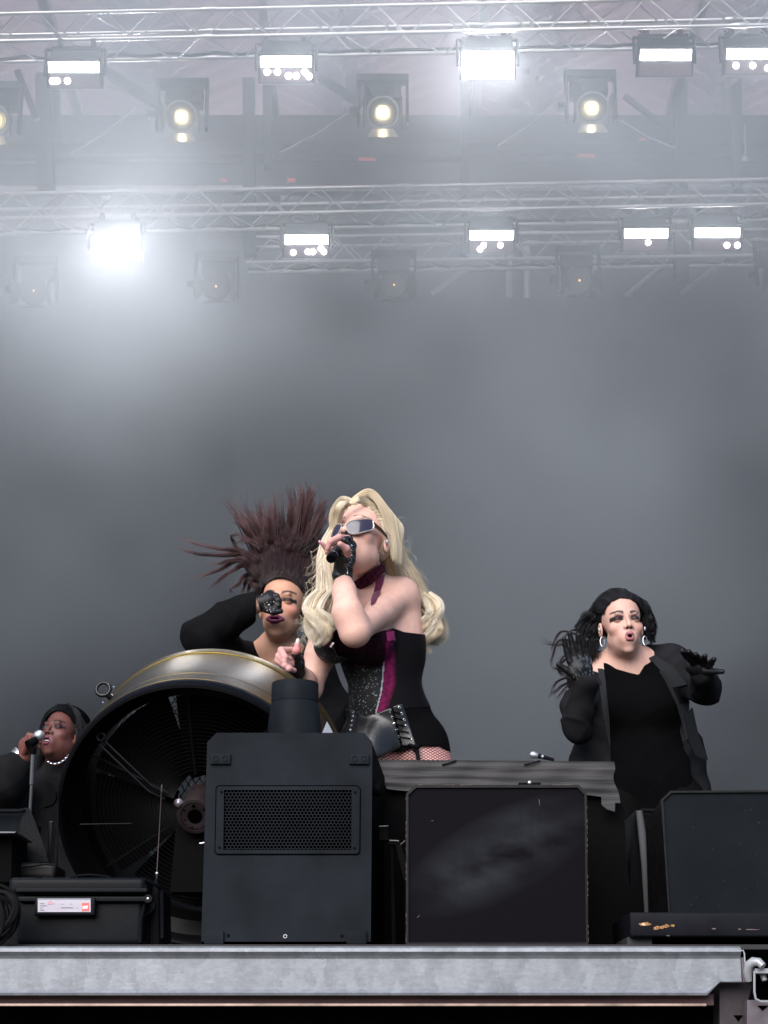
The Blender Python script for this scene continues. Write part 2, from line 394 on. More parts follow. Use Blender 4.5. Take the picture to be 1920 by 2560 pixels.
# ---------------------------------------------------------------- large round spotlights with barn doors
M_core = mat('tungsten_core', (1, .9, .7), .5, emis=((1.0, .78, .36), 170))
M_core_dim = mat('tungsten_ember', (1, .7, .4), .5, emis=((1.0, .6, .22), 2.2))
M_lens = mat('ribbed_lens', (.07, .072, .075), .2, .2)
M_flap = mat('lit_flap_metal', (.30, .30, .31), .3, .8)  # paler ring and lower door on lit lamps only: lamplight put into colour
def spotlight(px, py, Y, s, label, lit=True, aim=0.0, flaps=None, grp='round spotlights'):
    c = P(px, py, Y); root = empty('spotlight', c, label, 'spotlight', grp)
    to = Vector((aim, -cp * 1.0, -.52)); M = frame(c, to, (-1, 0, 0)); R3 = M.to_3x3()
    upv = R3 @ Vector((0, 1, 0)); sg = 1 if upv.z > 0 else -1
    def L(x, y, z): return M @ Vector((-x * s if (R3 @ Vector((1, 0, 0))).x < 0 else x * s, y * sg * s, z * s))
    b = MB(); b.lathe([(0, -.42 * s), (.14 * s, -.40 * s), (.185 * s, -.30 * s), (.19 * s, 0), (.178 * s, .01 * s), (.172 * s, -.015 * s)], M, 40); b.build('can', M_black, root, smooth=True)
    b = MB(); pr = [(0, -.02 * s)]
    for i in range(7): r_ = .02 + i * .022; pr += [(r_ * s, -.018 * s), ((r_ + .011) * s, -.026 * s)]
    pr += [(.173 * s, -.02 * s)]
    b.lathe(pr, M, 40); b.build('lens', M_lens, root, smooth=True)
    rr = .024 if lit else .014
    b = MB(); b.lathe([(0, -.003 * s), (rr * s, -.006 * s), (rr * s, -.02 * s)], frame(L(0, 0, .006), R3.col[2], R3.col[0]), 20); b.build('lamp_core', M_core if lit else M_core_dim, root)
    b = MB(); b.lathe([(.182 * s, .0), (.205 * s, .01 * s), (.205 * s, .03 * s), (.175 * s, .03 * s)], M, 40); b.build('front_ring', M_flap if lit else M_dark, root, smooth=True)
    for (dx, dy, wd, op) in (flaps or [(0, -1, .20, .5), (0, 1, .15, .9), (-1, 0, .12, .3), (1, 0, .12, .3)]):
        hx, hy = dx * .20, dy * .20
        tx, ty = -dy, dx
        n0 = L(hx + tx * .13, hy + ty * .13, .03); n1 = L(hx - tx * .13, hy - ty * .13, .03)
        ex, ey = dx * (.2 + wd * op), dy * (.2 + wd * op); ez = .03 + wd * math.sqrt(max(0, 1 - op * op))
        f1 = L(ex - tx * .19, ey - ty * .19, ez); f0 = L(ex + tx * .19, ey + ty * .19, ez)
        nn = (n1 - n0).cross(f0 - n0).normalized() * .006
        b = MB(); b.add([n0, n1, f1, f0, n0 + nn, n1 + nn, f1 + nn, f0 + nn], [(0, 1, 2, 3), (7, 6, 5, 4), (0, 4, 5, 1), (1, 5, 6, 2), (2, 6, 7, 3), (3, 7, 4, 0)])
        b.build('barn_door', M_flap if (dy < 0 and lit) else M_dark, root)
    b = MB(); hgt = .52 * s
    for sx in (-1, 1):
        b.box((c.x + sx * .30 * s, c.y + .12 * s, c.z + .20 * s), (.035 * s, .12 * s, .62 * s), bev=.008 * s)
    b.box((c.x, c.y + .12 * s, c.z + hgt), (.64 * s, .14 * s, .10 * s), bev=.01 * s)
    b.build('yoke', M_black, root)
    b = MB(); b.box((c.x, c.y + .3 * s, c.z + .42 * s), (.46 * s, .22 * s, .22 * s), bev=.02 * s); b.build('ballast_box', M_black, root)
    b = MB(); b.box((c.x - .36 * s, c.y + .05, c.z + .05 * s), (.10 * s, .10 * s, .08 * s), bev=.01 * s); b.build('tilt_knob', M_black, root)
    return root
spotlight(452, 292, 18.6, .95, 'left large spotlight glowing warm between open barn doors', aim=.05)
spotlight(957, 281, 18.6, .95, 'middle large spotlight glowing warm in the haze')
spotlight(1481, 270, 18.6, .95, 'rightmost large spotlight glowing warm in the haze', aim=-.05)
spotlight(-18, 300, 18.6, .95, 'large spotlight cut off by the left edge of the picture', aim=.05)
fl = [(-1, 0, .22, .35), (1, 0, .22, .35), (0, -1, .1, .2)]
spotlight(540, 716, 20.9, .9, 'unlit round spotlight right of the glaring lower lamp', False, flaps=fl, grp='unlit round spotlights under the lower truss')
spotlight(985, 712, 20.9, .9, 'unlit round spotlight hanging under the lowest truss, in the middle', False, flaps=fl, grp='unlit round spotlights under the lower truss')
spotlight(1449, 701, 20.9, .9, 'unlit round spotlight hanging under the lowest truss, right of the middle', False, flaps=fl, grp='unlit round spotlights under the lower truss')
spotlight(84, 727, 20.9, .9, 'unlit round spotlight almost lost in the smoke, far left', False, flaps=fl, grp='unlit round spotlights under the lower truss')
spotlight(1950, 692, 20.9, .9, 'unlit round spotlight cut by the right edge of the picture', False, flaps=fl, grp='unlit round spotlights under the lower truss')

# ---------------------------------------------------------------- stage smoke
m = bpy.data.materials.new('stage_smoke'); m.use_nodes = True; t = m.node_tree
t.nodes.remove(t.nodes['Principled BSDF'])
pv = t.nodes.new('ShaderNodeVolumePrincipled'); pv.inputs['Color'].default_value = (.845, .925, .99, 1)
pv.inputs['Anisotropy'].default_value = .35
geo = t.nodes.new('ShaderNodeNewGeometry'); 
n1 = t.nodes.new('ShaderNodeTexNoise'); n1.inputs['Scale'].default_value = .32; n1.inputs['Detail'].default_value = 2.5; n1.inputs['Roughness'].default_value = .45
mp = t.nodes.new('ShaderNodeMapping'); mp.inputs['Location'].default_value = (9.3, 4.2, 2.6); mp.inputs['Scale'].default_value = (1, .8, 1.25)
t.links.new(geo.outputs['Position'], mp.inputs['Vector']); t.links.new(mp.outputs[0], n1.inputs['Vector'])
sx = t.nodes.new('ShaderNodeSeparateXYZ'); t.links.new(geo.outputs['Position'], sx.inputs[0])
def mrange(inp, a, b_, c, d, smooth=True):
    r = t.nodes.new('ShaderNodeMapRange'); r.interpolation_type = 'SMOOTHSTEP' if smooth else 'LINEAR'
    for k_, v_ in zip(('From Min', 'From Max', 'To Min', 'To Max'), (a, b_, c, d)): r.inputs[k_].default_value = v_
    t.links.new(inp, r.inputs['Value']); return r.outputs[0]
def mth(op, a, b_):
    q = t.nodes.new('ShaderNodeMath'); q.operation = op
    for i, v_ in enumerate((a, b_)):
        if hasattr(v_, 'links'): t.links.new(v_, q.inputs[i])
        else: q.inputs[i].default_value = v_
    return q.outputs[0]
nf = mrange(n1.outputs['Fac'], .36, .64, .12, 1.9)
zn = mrange(sx.outputs['Z'], 3.0, 11.0, 0.0, 1.0, False)
high = mth('MULTIPLY', zn, mrange(sx.outputs['X'], -4.0, 5.0, 1.0, .68))
low = mth('MULTIPLY', mth('SUBTRACT', 1.0, zn), mrange(sx.outputs['X'], -5.0, 3.0, .02, .17))
dens = mth('MULTIPLY', mth('MULTIPLY', nf, mth('ADD', high, low)), .085)
# a thicker drift rolling down below the glaring left-hand lamp
def drift(c, rad, rot, amt):
    mq = t.nodes.new('ShaderNodeMapping'); mq.vector_type = 'TEXTURE'; mq.inputs['Location'].default_value = c; mq.inputs['Scale'].default_value = rad; mq.inputs['Rotation'].default_value = (0, R(rot), 0)
    gq = t.nodes.new('ShaderNodeTexGradient'); gq.gradient_type = 'SPHERICAL'; t.links.new(geo.outputs['Position'], mq.inputs[0]); t.links.new(mq.outputs[0], gq.inputs[0]); return mth('MULTIPLY', mrange(gq.outputs['Fac'], 0, 1, 0, 1), amt)
dr1 = drift(tuple(P(250, 760, 18.8)), (2.1, 3.6, 2.9), 12, .10); dr2 = drift(tuple(P(640, 560, 18.5)), (2.6, 3.0, 1.6), -20, .05)
dens = mth('ADD', dens, mth('MULTIPLY', mth('ADD', dr1, dr2), mrange(n1.outputs['Fac'], .3, .6, .5, 1.2)))
t.links.new(dens, pv.inputs['Density']); t.links.new(pv.outputs[0], t.nodes['Material Output'].inputs['Volume'])
b = MB(); b.box((0, 16.4, 8.0), (17.2, 13.8, 12.0)); o = b.build('smoke', m); tag(o, 'thin pale stage smoke hanging over the back of the stage', kind='stuff')
# ---------------------------------------------------------------- front edge steel
def fp(pl, Y): return [P(x, y, Y) for x, y in pl]
def loft(b, A, B):
    k = len(A)
    return b.add(list(A) + list(B), [tuple(range(k))[::-1], tuple(range(k, 2 * k))] + [(i, (i + 1) % k, k + (i + 1) % k, k + i) for i in range(k)])
def slab(b, pl, Y, dv):
    A = fp(pl, Y); dv = Vector(dv); return loft(b, A, [a + dv for a in A])

m = bpy.data.materials.new('galvanised_steel'); m.use_nodes = True; t = m.node_tree; pb = t.nodes['Principled BSDF']
pb.inputs['Metallic'].default_value = .35; pb.inputs['Roughness'].default_value = .5
tc = t.nodes.new('ShaderNodeTexCoord')
vo = t.nodes.new('ShaderNodeTexVoronoi'); vo.inputs['Scale'].default_value = 38; vo.inputs['Randomness'].default_value = 1
nz = t.nodes.new('ShaderNodeTexNoise'); nz.inputs['Scale'].default_value = 22; nz.inputs['Detail'].default_value = 8; nz.inputs['Roughness'].default_value = .7
mpv = t.nodes.new('ShaderNodeMapping'); mpv.inputs['Scale'].default_value = (1, 1, .55)
wp = t.nodes.new('ShaderNodeMixRGB'); wp.inputs[0].default_value = .06
t.links.new(tc.outputs['Object'], mpv.inputs[0]); t.links.new(mpv.outputs[0], nz.inputs[0])
t.links.new(mpv.outputs[0], wp.inputs[1]); t.links.new(nz.outputs['Color'], wp.inputs[2]); t.links.new(wp.outputs[0], vo.inputs[0])
bw = t.nodes.new('ShaderNodeSeparateColor'); t.links.new(vo.outputs['Color'], bw.inputs[0])
fine = t.nodes.new('ShaderNodeTexNoise'); fine.inputs['Scale'].default_value = 130; fine.inputs['Detail'].default_value = 6; fine.inputs['Roughness'].default_value = .75; fmp = t.nodes.new('ShaderNodeMapping'); fmp.inputs['Scale'].default_value = (.35, 1, 1); t.links.new(tc.outputs['Object'], fmp.inputs[0]); t.links.new(fmp.outputs[0], fine.inputs[0])
ad = t.nodes.new('ShaderNodeMath'); ad.operation = 'MULTIPLY_ADD'; ad.inputs[1].default_value = .35; t.links.new(bw.outputs[0], ad.inputs[0]); t.links.new(nz.outputs['Fac'], ad.inputs[2])
cr = t.nodes.new('ShaderNodeValToRGB'); t.links.new(ad.outputs[0], cr.inputs[0])
cr.color_ramp.elements[0].position = .38; cr.color_ramp.elements[0].color = (.21, .225, .245, 1)
cr.color_ramp.elements[1].position = .92; cr.color_ramp.elements[1].color = (.31, .33, .36, 1)
fr_ = t.nodes.new('ShaderNodeMapRange'); fr_.inputs['From Min'].default_value = .3; fr_.inputs['From Max'].default_value = .7; fr_.inputs['To Min'].default_value = .78; fr_.inputs['To Max'].default_value = 1.12; t.links.new(fine.outputs['Fac'], fr_.inputs['Value'])
mf = t.nodes.new('ShaderNodeMixRGB'); mf.blend_type = 'MULTIPLY'; mf.inputs[0].default_value = 1; t.links.new(cr.outputs[0], mf.inputs[1]); t.links.new(fr_.outputs[0], mf.inputs[2]); t.links.new(mf.outputs[0], pb.inputs['Base Color'])
bp = t.nodes.new('ShaderNodeBump'); bp.inputs['Strength'].default_value = .35; bp.inputs['Distance'].default_value = .002
t.links.new(nz.outputs['Fac'], bp.inputs['Height']); t.links.new(bp.outputs[0], pb.inputs['Normal'])
M_galv = m

YR = 3.95
rail = empty('edge_rail', P(960, 2425, YR), 'pale galvanised steel beam along the whole front edge of the stage', 'steel beam')
L0, L1 = -260, 1852
# channel profile drawn in (y, z), swept along x
def sweep(b, prof, x0, x1):
    k = len(prof); A = [Vector((x0, y, z)) for y, z in prof]; B = [Vector((x1, y, z)) for y, z in prof]; return loft(b, A, B)
zt, zg, zb = P(0, 2366, YR).z, P(0, 2387, YR).z, P(0, 2487, YR).z
x0, x1 = P(L0, 2400, YR).x, P(L1, 2400, YR).x; xc = P(1767, 2485, YR).x; xc2 = P(1799, 2455, YR).x
zc = P(0, 2456, YR).z
b = MB(); prof = [(YR, zt), (YR - .008, zt - .004), (YR - .009, zg + .006), (YR, zg - .002), (YR + .004, zg - .008), (YR + .003, zb + .012), (YR - .004, zb + .004), (YR - .002, zb - .001), (YR + .03, zb), (YR + .03, zt)]
sweep(b, prof, x0, xc)
prof2 = [(y, max(z, zc + (z - zb) * .3) if z < zc else z) for y, z in prof]
k = len(prof); loft(b, [Vector((xc + .0002, y, z)) for y, z in prof], [Vector((xc2, y, z)) for y, z in prof2])
sweep(b, prof2, xc2 + .0002, x1)
b.build('channel', M_galv, rail)
M_rustwood = mat('stained_plank', (.085, .045, .048), .7, noise=(20, .5, 6, (.3, 1, 3)), bump=(60, .3, .002))
b = MB(); zp0, zp1 = P(0, 2514, YR + .03).z, P(0, 2484, YR + .03).z
b.box(((x0 + xc) / 2, YR + .055, (zp0 + zp1) / 2), (xc - x0 + .04, .05, zp1 - zp0), bev=.003)
pk = b.build('support_plank', M_rustwood); tag(pk, 'dark brown timber strip under the pale steel beam', 'plank')
b = MB(); b.box(((x0 + xc) / 2, YR + .025, zp0 + .001), (xc - x0, .03, .005), bev=.001)
M_lip = mat('worn_lip', (.42, .31, .25), .5, .3, noise=(12, .5, 5, (1, 1, 1)))
b.build('worn_lip', M_lip, pk)
# joining hardware at the right end
M_pinkst = mat('tinted_steel', (.13, .11, .125), .5, .4, noise=(14, .35, 6), bump=(30, .2, .002))
M_shadst = mat('shaded_steel', (.05, .04, .045), .6, .4, noise=(14, .4, 6))  # darker copy of the post steel, the side's shade put into its colour
post = empty('leg_post', P(1900, 2500, YR + .02), 'square steel leg post with diamond holes below the right end of the pale beam', 'post')
b = MB(); slab(b, [(1868, 2500), (1960, 2500), (1960, 2760), (1866, 2760)], YR - .005, (0, .1, 0)); b.build('face', M_pinkst, post)
b = MB(); slab(b, [(1799, 2456), (1884, 2456), (1870, 2500), (1864, 2760), (1800, 2760)], YR + .045, (0, .08, 0)); b.build('side_plate', M_shadst, post)
M_void = mat('hole_dark', (.001, .001, .001), 1.0, spec=0.0)
b = MB()
for pl in ([(1834, 2538), (1858, 2538), (1846, 2554)], [(1893, 2514), (1921, 2514), (1907, 2527)]):
    slab(b, pl, YR - .007 if pl[0][0] > 1880 else YR + .043, (0, .001, 0))
b.build('keyhole', M_void, post)
tube = empty('square_tube', P(1920, 2462, YR), 'open end of a square steel tube at the right edge, below the curved hook', 'tube')
b = MB(); pts = [(1886, 2427), (1886, 2480), (1889, 2497), (1902, 2504), (1980, 2504)]
b.tube([P(x, y, YR - .03) for x, y in pts], .0026, 6)
M_palest = mat('pale_zinc', (.36, .37, .39), .45, .25, noise=(18, .15, 6), bump=(40, .2, .002))
b.build('rim', M_palest, tube, smooth=True)
b = MB(); slab(b, [(1887, 2421), (1980, 2421), (1980, 2433), (1887, 2433)], YR - .035, (0, .16, 0)); b.build('top_wall', M_palest, tube)
b = MB(); slab(b, [(1888, 2434), (1980, 2434), (1980, 2503), (1888, 2503)], YR + .02, (0, .01, 0)); b.build('inside', M_void, tube)
hook = empty('curved_hook', P(1885, 2420, YR), 'thick pale curved hook gripping the steel beam at its right end', 'hook')
b = MB(); pts = [(1872, 2452), (1869, 2430), (1872, 2413), (1884, 2404), (1897, 2405), (1908, 2416)]
b.tube([P(x, y, YR - .02 - .006 * i) for i, (x, y) in enumerate(pts)], [.0075, .009, .010, .010, .009, .008], 14); b.build('hook_body', M_palest, hook, smooth=True)
b = MB(); b.tube([P(1905, 2428, YR - .005), P(1912, 2452, YR - .01)], [.008, .006], 12); b.build('pin', M_palest, hook, smooth=True)
b = MB(); slab(b, [(1853, 2394), (1863, 2393), (1872, 2452), (1858, 2456)], YR - .004, (0, .02, 0)); b.build('hinge_plate', M_pinkst, hook)
b = MB(); b.tube([P(x, y, YR - .01) for x, y in [(1852, 2377), (1858, 2376), (1861, 2384), (1862, 2400), (1864, 2418)]], .0016, 8); b.build('wire_clip', M_palest, hook, smooth=True)

# stage front drape and understage darkness
b = MB(); n = 200; vs = []
for i in range(n):
    x = -3 + 6 * i / (n - 1); y = YR + .17 + .02 * math.sin(x * 40)
    vs += [(x, y, .0), (x, y, P(0, 2500, YR + .17).z)]
b.add(vs, [(2 * i, 2 * i + 2, 2 * i + 3, 2 * i + 1) for i in range(n - 1)]); tag(b.build('stage_front_wall', M_cloth_black, smooth=True), kind='structure')
b = MB(); b.box((0, 4.08, FLOOR_Z - .04), (6.0, .12, .05)); tag(b.build('stage_edge_floor', M_void), kind='structure')

# ---------------------------------------------------------------- floor box with vent and chimney (smoke machine)
M_hz = mat('slate_paint', (.0130, .0158, .0195), .5, noise=(7, .35, 8), bump=(220, .12, .001), spec=.04)
M_hzd = mat('slate_paint_dark', (.003, .003, .004), .6, spec=.04)
YB = 4.25
F = [(503, 2354), (518, 1856), (541, 1832), (911, 1832), (931, 1855), (927, 2354)]
hz = empty('smoke_machine', P(715, 2360, YB), 'slate grey metal box with honeycomb vent and short round chimney on top', 'smoke machine')
bk = [P(510, 2360, YB + .32), P(525, 1930, YB + .32), P(548, 1905, YB + .32), P(925, 1885, YB + .32), P(962, 1945, YB + .32), P(958, 2360, YB + .32)]
VH = [(543, 1972), (547, 1967), (891, 1967), (899, 1975), (897, 2130), (893, 2134), (545, 2134), (540, 2128)]
# front plate with an opening for the vent
b = MB(); A = fp(F, YB); Bk = [a + Vector((0, .012, 0)) for a in A]; V = fp([(558, 1974), (880, 1974), (878, 2126), (557, 2126)], YB)
vs = A + V; k = 6
fs = [(0, 1, 6, 9), (1, 2, 6), (2, 3, 7, 6), (3, 4, 7), (4, 5, 8, 7), (5, 0, 9, 8)]
b.add(vs, fs); b.build('front_plate', M_hz, hz)
b = MB(); A2 = fp([(504, 2364), (519, 1857), (542, 1833), (910, 1833), (930, 1856), (926, 2364)], YB + .0015)
k = 6; b.add(A2 + bk, [tuple(range(6, 12))] + [(i, (i + 1) % 6, 6 + (i + 1) % 6, 6 + i) for i in range(6)]); b.build('body', M_hzd, hz)
b = MB(); slab(b, [(556, 1972), (882, 1972), (880, 2128), (555, 2128)], YB + .03, (0, .004, 0)); b.build('vent_inside', M_void, hz)
# honeycomb
b = MB(); cw, rh = 8.95, 7.75
rows = 20; cols = 36
for r_ in range(rows):
    for c_ in range(cols):
        cx = 563 + c_ * cw + (cw / 2 if r_ % 2 else 0); cy = 1978 + r_ * rh
        if cx > 879: continue
        o = [P(cx + cw * .578 * math.sin(R(60 * q)), cy + cw * .578 * math.cos(R(60 * q)), YB - .001) for q in range(6)]
        i_ = [P(cx + cw * .455 * math.sin(R(60 * q)), cy + cw * .455 * math.cos(R(60 * q)), YB - .001) for q in range(6)]
        i2 = [p + Vector((0, .003, 0)) for p in i_]
        b.add(o + i_ + i2, [(q, (q + 1) % 6, 6 + (q + 1) % 6, 6 + q) for q in range(6)] + [(6 + q, 6 + (q + 1) % 6, 12 + (q + 1) % 6, 12 + q) for q in range(6)])
b.build('honeycomb_vent', M_hz, hz)
# raised vent frame with cut corners
b = MB(); o1 = fp(VH, YB - .004); i1 = fp([(560, 1975), (560, 1975), (879, 1975), (879, 1975), (878, 2125), (878, 2125), (558, 2125), (558, 2125)], YB - .004)
o2 = [p + Vector((0, .0035, 0)) for p in o1]; i2_ = [p + Vector((0, .0035, 0)) for p in i1]; n = 8
b.add(o1 + i1 + o2 + i2_, [(q, (q + 1) % n, n + (q + 1) % n, n + q) for q in range(n)] + [(q, (q + 1) % n, 2 * n + (q + 1) % n, 2 * n + q) for q in range(n)] + [(n + q, n + (q + 1) % n, 3 * n + (q + 1) % n, 3 * n + q) for q in range(n)])
b.build('vent_frame', M_hz, hz)
b = MB(); cc = fp([(541, 1970), (546, 1965), (892, 1965), (901, 1974), (899, 2131), (894, 2136), (544, 2136), (538, 2129)], YB - .0008)
co = fp([(539, 1969), (545, 1963), (893, 1963), (903, 1973), (901, 2132), (895, 2138), (543, 2138), (536, 2130)], YB - .0008)
b.add(co + cc, [(q, (q + 1) % 8, 8 + (q + 1) % 8, 8 + q) for q in range(8)]); b.build('seam_line', M_void, hz)
def screw(px, py, Y, rpx, m, par, nm='screw'):
    r = PX(rpx, Y, py); b = MB(); b.lathe([(0, .0016), (r * .7, .002), (r, .0012), (r, -.001)], frame(P(px, py, Y), (0, -1, 0), (1, 0, 0)), 12); return b.build(nm, m, par, smooth=True)
for q in ((554, 1980), (888, 1981), (549, 2119), (886, 2120)): screw(*q, YB - .004, 3.4, M_hzd, hz)
for q in ((571, 2339), (855, 2340)): screw(*q, YB, 4, M_hzd, hz)
b = MB(); b.lathe([(PX(3.0, YB, 2341), .0), (PX(3.0, YB, 2341), .003), (PX(5.4, YB, 2341), .003), (PX(5.4, YB, 2341), 0)], frame(P(713, 2341, YB), (0, -1, 0)), 16)
b.build('lock_ring', mat('lock_steel', (.85, .85, .85), .2, .9), hz, smooth=True)
for (xa, ya, xb, yb, nm) in ((526, 1885, 577, 1911, 'latch_plate'), (873, 1885, 923, 1911, 'latch_plate'), (510, 2327, 560, 2361, 'foot'), (866, 2327, 917, 2361, 'foot')):
    b = MB(); c = P((xa + xb) / 2, (ya + yb) / 2, YB - .004); wv = P(xb, ya, YB) - P(xa, yb, YB)
    b.box(c, (wv.x, .011 if nm == 'foot' else .009, abs(wv.z)), bev=.003, seg=3); pl = b.build(nm, M_hz, hz, smooth=True)
    if nm == 'latch_plate':
        for s_ in (-1, 1):
            bb = MB(); r = PX(7.5, YB, ya); bb.lathe([(r * .78, .0), (r * .85, .002), (r * .98, .002), (r, 0)], frame(c + Vector((s_ * r * 1.5, -.0045, 0)), (0, -1, 0)), 18); bb.build('boss', M_hz, pl, smooth=True)
# chimney
cc = P(738, 1700, YB + .16); zb_ = P(738, 1832, YB + .16).z; zm = P(738, 1756, YB + .16).z; zt_ = P(738, 1697, YB + .16 - .055).z
rT = PX(57.5, YB + .16, 1700); rB = PX(67.5, YB + .16, 1800)
Mz = Matrix.Translation((cc.x, cc.y, 0))
b = MB(); b.lathe([(rB, zb_ - .03), (rB * .985, zb_ + .02), (rT * 1.03, zm - .004), (rT * .98, zm)], Mz, 64); b.build('chimney', M_hz, hz, smooth=True)
b = MB(); b.lathe([(rT * 1.02, zm - .001), (rT * 1.02, zt_ - .003), (rT * .99, zt_), (rT * .94, zt_), (rT * .92, zm)], Mz, 64); b.build('collar', M_hz, hz, smooth=True)
b = MB(); wv = .018; c = P(926, 2030, YB + .02); b.lathe([(0, .02), (wv * .8, .02), (wv, .016), (wv, 0)], frame(c + Vector((.006, .04, .06)), (1, 0, 0), (0, 1, 0)), 20); b.build('side_knob', M_hzd, hz, smooth=True)

# ---------------------------------------------------------------- middle monitor seen from behind
m = bpy.data.materials.new('dusty_black'); m.use_nodes = True; t = m.node_tree; pb = t.nodes['Principled BSDF']
tc = t.nodes.new('ShaderNodeTexCoord'); mp_ = t.nodes.new('ShaderNodeMapping'); t.links.new(tc.outputs['Object'], mp_.inputs[0])
mp_.inputs['Rotation'].default_value = (0, R(38), 0); mp_.inputs['Scale'].default_value = (1.0, 1, 2.1)
n_ = t.nodes.new('ShaderNodeTexNoise'); n_.inputs['Scale'].default_value = 5.2; n_.inputs['Detail'].default_value = 6; t.links.new(mp_.outputs[0], n_.inputs[0])
sg = t.nodes.new('ShaderNodeTexGradient'); sg.gradient_type = 'SPHERICAL'
mp2 = t.nodes.new('ShaderNodeMapping'); mp2.vector_type = 'TEXTURE'; mp2.inputs['Location'].default_value = (.01, 0, .20); mp2.inputs['Rotation'].default_value = (0, R(-27), 0); mp2.inputs['Scale'].default_value = (.25, 1, .10)
t.links.new(tc.outputs['Object'], mp2.inputs[0]); t.links.new(mp2.outputs[0], sg.inputs[0])
cr = t.nodes.new('ShaderNodeValToRGB'); t.links.new(n_.outputs['Fac'], cr.inputs[0]); cr.color_ramp.elements[0].position = .33; cr.color_ramp.elements[1].position = .62
mu = t.nodes.new('ShaderNodeMath'); mu.operation = 'MULTIPLY'; t.links.new(cr.outputs[0], mu.inputs[0]); t.links.new(sg.outputs['Fac'], mu.inputs[1])
st = t.nodes.new('ShaderNodeTexNoise'); st.inputs['Scale'].default_value = 30; mp3 = t.nodes.new('ShaderNodeMapping'); mp3.inputs['Scale'].default_value = (3, 1, .12); t.links.new(tc.outputs['Object'], mp3.inputs[0]); t.links.new(mp3.outputs[0], st.inputs[0])
mu2 = t.nodes.new('ShaderNodeMath'); mu2.operation = 'MULTIPLY_ADD'; mu2.inputs[1].default_value = .4; t.links.new(st.outputs['Fac'], mu2.inputs[0]); mu2.inputs[2].default_value = .7
mu3 = t.nodes.new('ShaderNodeMath'); mu3.operation = 'MULTIPLY'; mu3.use_clamp = True; t.links.new(mu.outputs[0], mu3.inputs[0]); t.links.new(mu2.outputs[0], mu3.inputs[1])
mixc = t.nodes.new('ShaderNodeMixRGB'); t.links.new(mu3.outputs[0], mixc.inputs[0]); mixc.inputs[1].default_value = (.0045, .0038, .0055, 1); mixc.inputs[2].default_value = (.045, .052, .060, 1)
t.links.new(mixc.outputs[0], pb.inputs['Base Color']); pb.inputs['Roughness'].default_value = .5; pb.inputs['Specular IOR Level'].default_value = .04
M_dusty = m
YM = 4.16
mon = empty('stage_monitor', P(1242, 2362, YM), 'black monitor speaker back smeared with pale dust, in front of the taped bench', 'monitor speaker', 'stage monitor speakers')
O = [(1015, 2363), (1015, 1984), (1038, 1962), (1447, 1962), (1467, 1984), (1471, 2363)]
I = [(1021, 2356), (1021, 1987), (1041, 1969), (1444, 1969), (1461, 1987), (1465, 2356)]
def panel_with_rim(root, O, I, Y, mface, mrim, depth, lift=.006):
    b = MB(); A = fp(O, Y - lift); B_ = fp(I, Y - lift); C_ = fp(I, Y); k = len(O)
    b.add(A + B_ + C_, [(q, (q + 1) % k, k + (q + 1) % k, k + q) for q in range(k)] + [(k + q, k + (q + 1) % k, 2 * k + (q + 1) % k, 2 * k + q) for q in range(k)])
    A2 = [a + Vector((0, lift + depth, 0)) for a in A]
    b.add(A + A2, [(q, (q + 1) % k, k + (q + 1) % k, k + q) for q in range(k)] + [tuple(range(k, 2 * k))])
    b.build('cabinet', mrim, root)
    b = MB(); b.add([v - Vector(root.location) for v in C_], [tuple(range(k))]); o = b.build('back_panel', mface, root, world=False)
    return o
M_rim = mat('lacquer_rim', (.006, .005, .0055), .35, noise=(40, .5), spec=.25)
panel_with_rim(mon, O, I, YM, M_dusty, M_rim, .34)
M_worn = mat('worn_edge', (.15, .10, .095), .5, noise=(60, .5, 6))
b = MB()
for seg in ([(1015, 2355), (1015, 1985)], [(1467, 1985), (1471, 2360)]):
    (xa, ya), (xb, yb) = seg; n = 24
    for i in range(n):
        if rng.random() < .5: continue
        u0 = i / n; u1 = u0 + rng.uniform(.01, .035)
        b.tube([P(xa + (xb - xa) * u0, ya + (yb - ya) * u0, YM - .0062), P(xa + (xb - xa) * u1, ya + (yb - ya) * u1, YM - .0062)], .0005, 5)
for u in (1045, 1110, 1150, 1380, 1410):
    b.tube([P(u, 1962.3, YM - .006), P(u + rng.uniform(8, 30), 1962.3, YM - .006)], .0006, 5)
b.build('worn_corner_paint', M_worn, mon)
b = MB(); slab(b, [(1297, 1956), (1352, 1956), (1352, 1962), (1297, 1962)], YM + .01, (0, .03, 0)); lt = b.build('latch', M_black, mon)
b = MB(); b.lathe([(0, .005), (.0035, .004), (.005, 0)], frame(P(1324, 1957, YM), (0, -1, 0)), 14); b.build('latch_rivet', mat('rivet', (.7, .66, .66), .25, .9), lt, smooth=True)
b = MB()
for (xa, ya, xb, yb) in ((1348, 1998, 1349, 2013), (1043, 2294, 1049, 2289), (1078, 2052, 1083, 2052)):
    b.tube([P(xa, ya, YM - .0006), P(xb, yb, YM - .0006)], .0007, 5)
b.build('scratch', M_worn, mon)

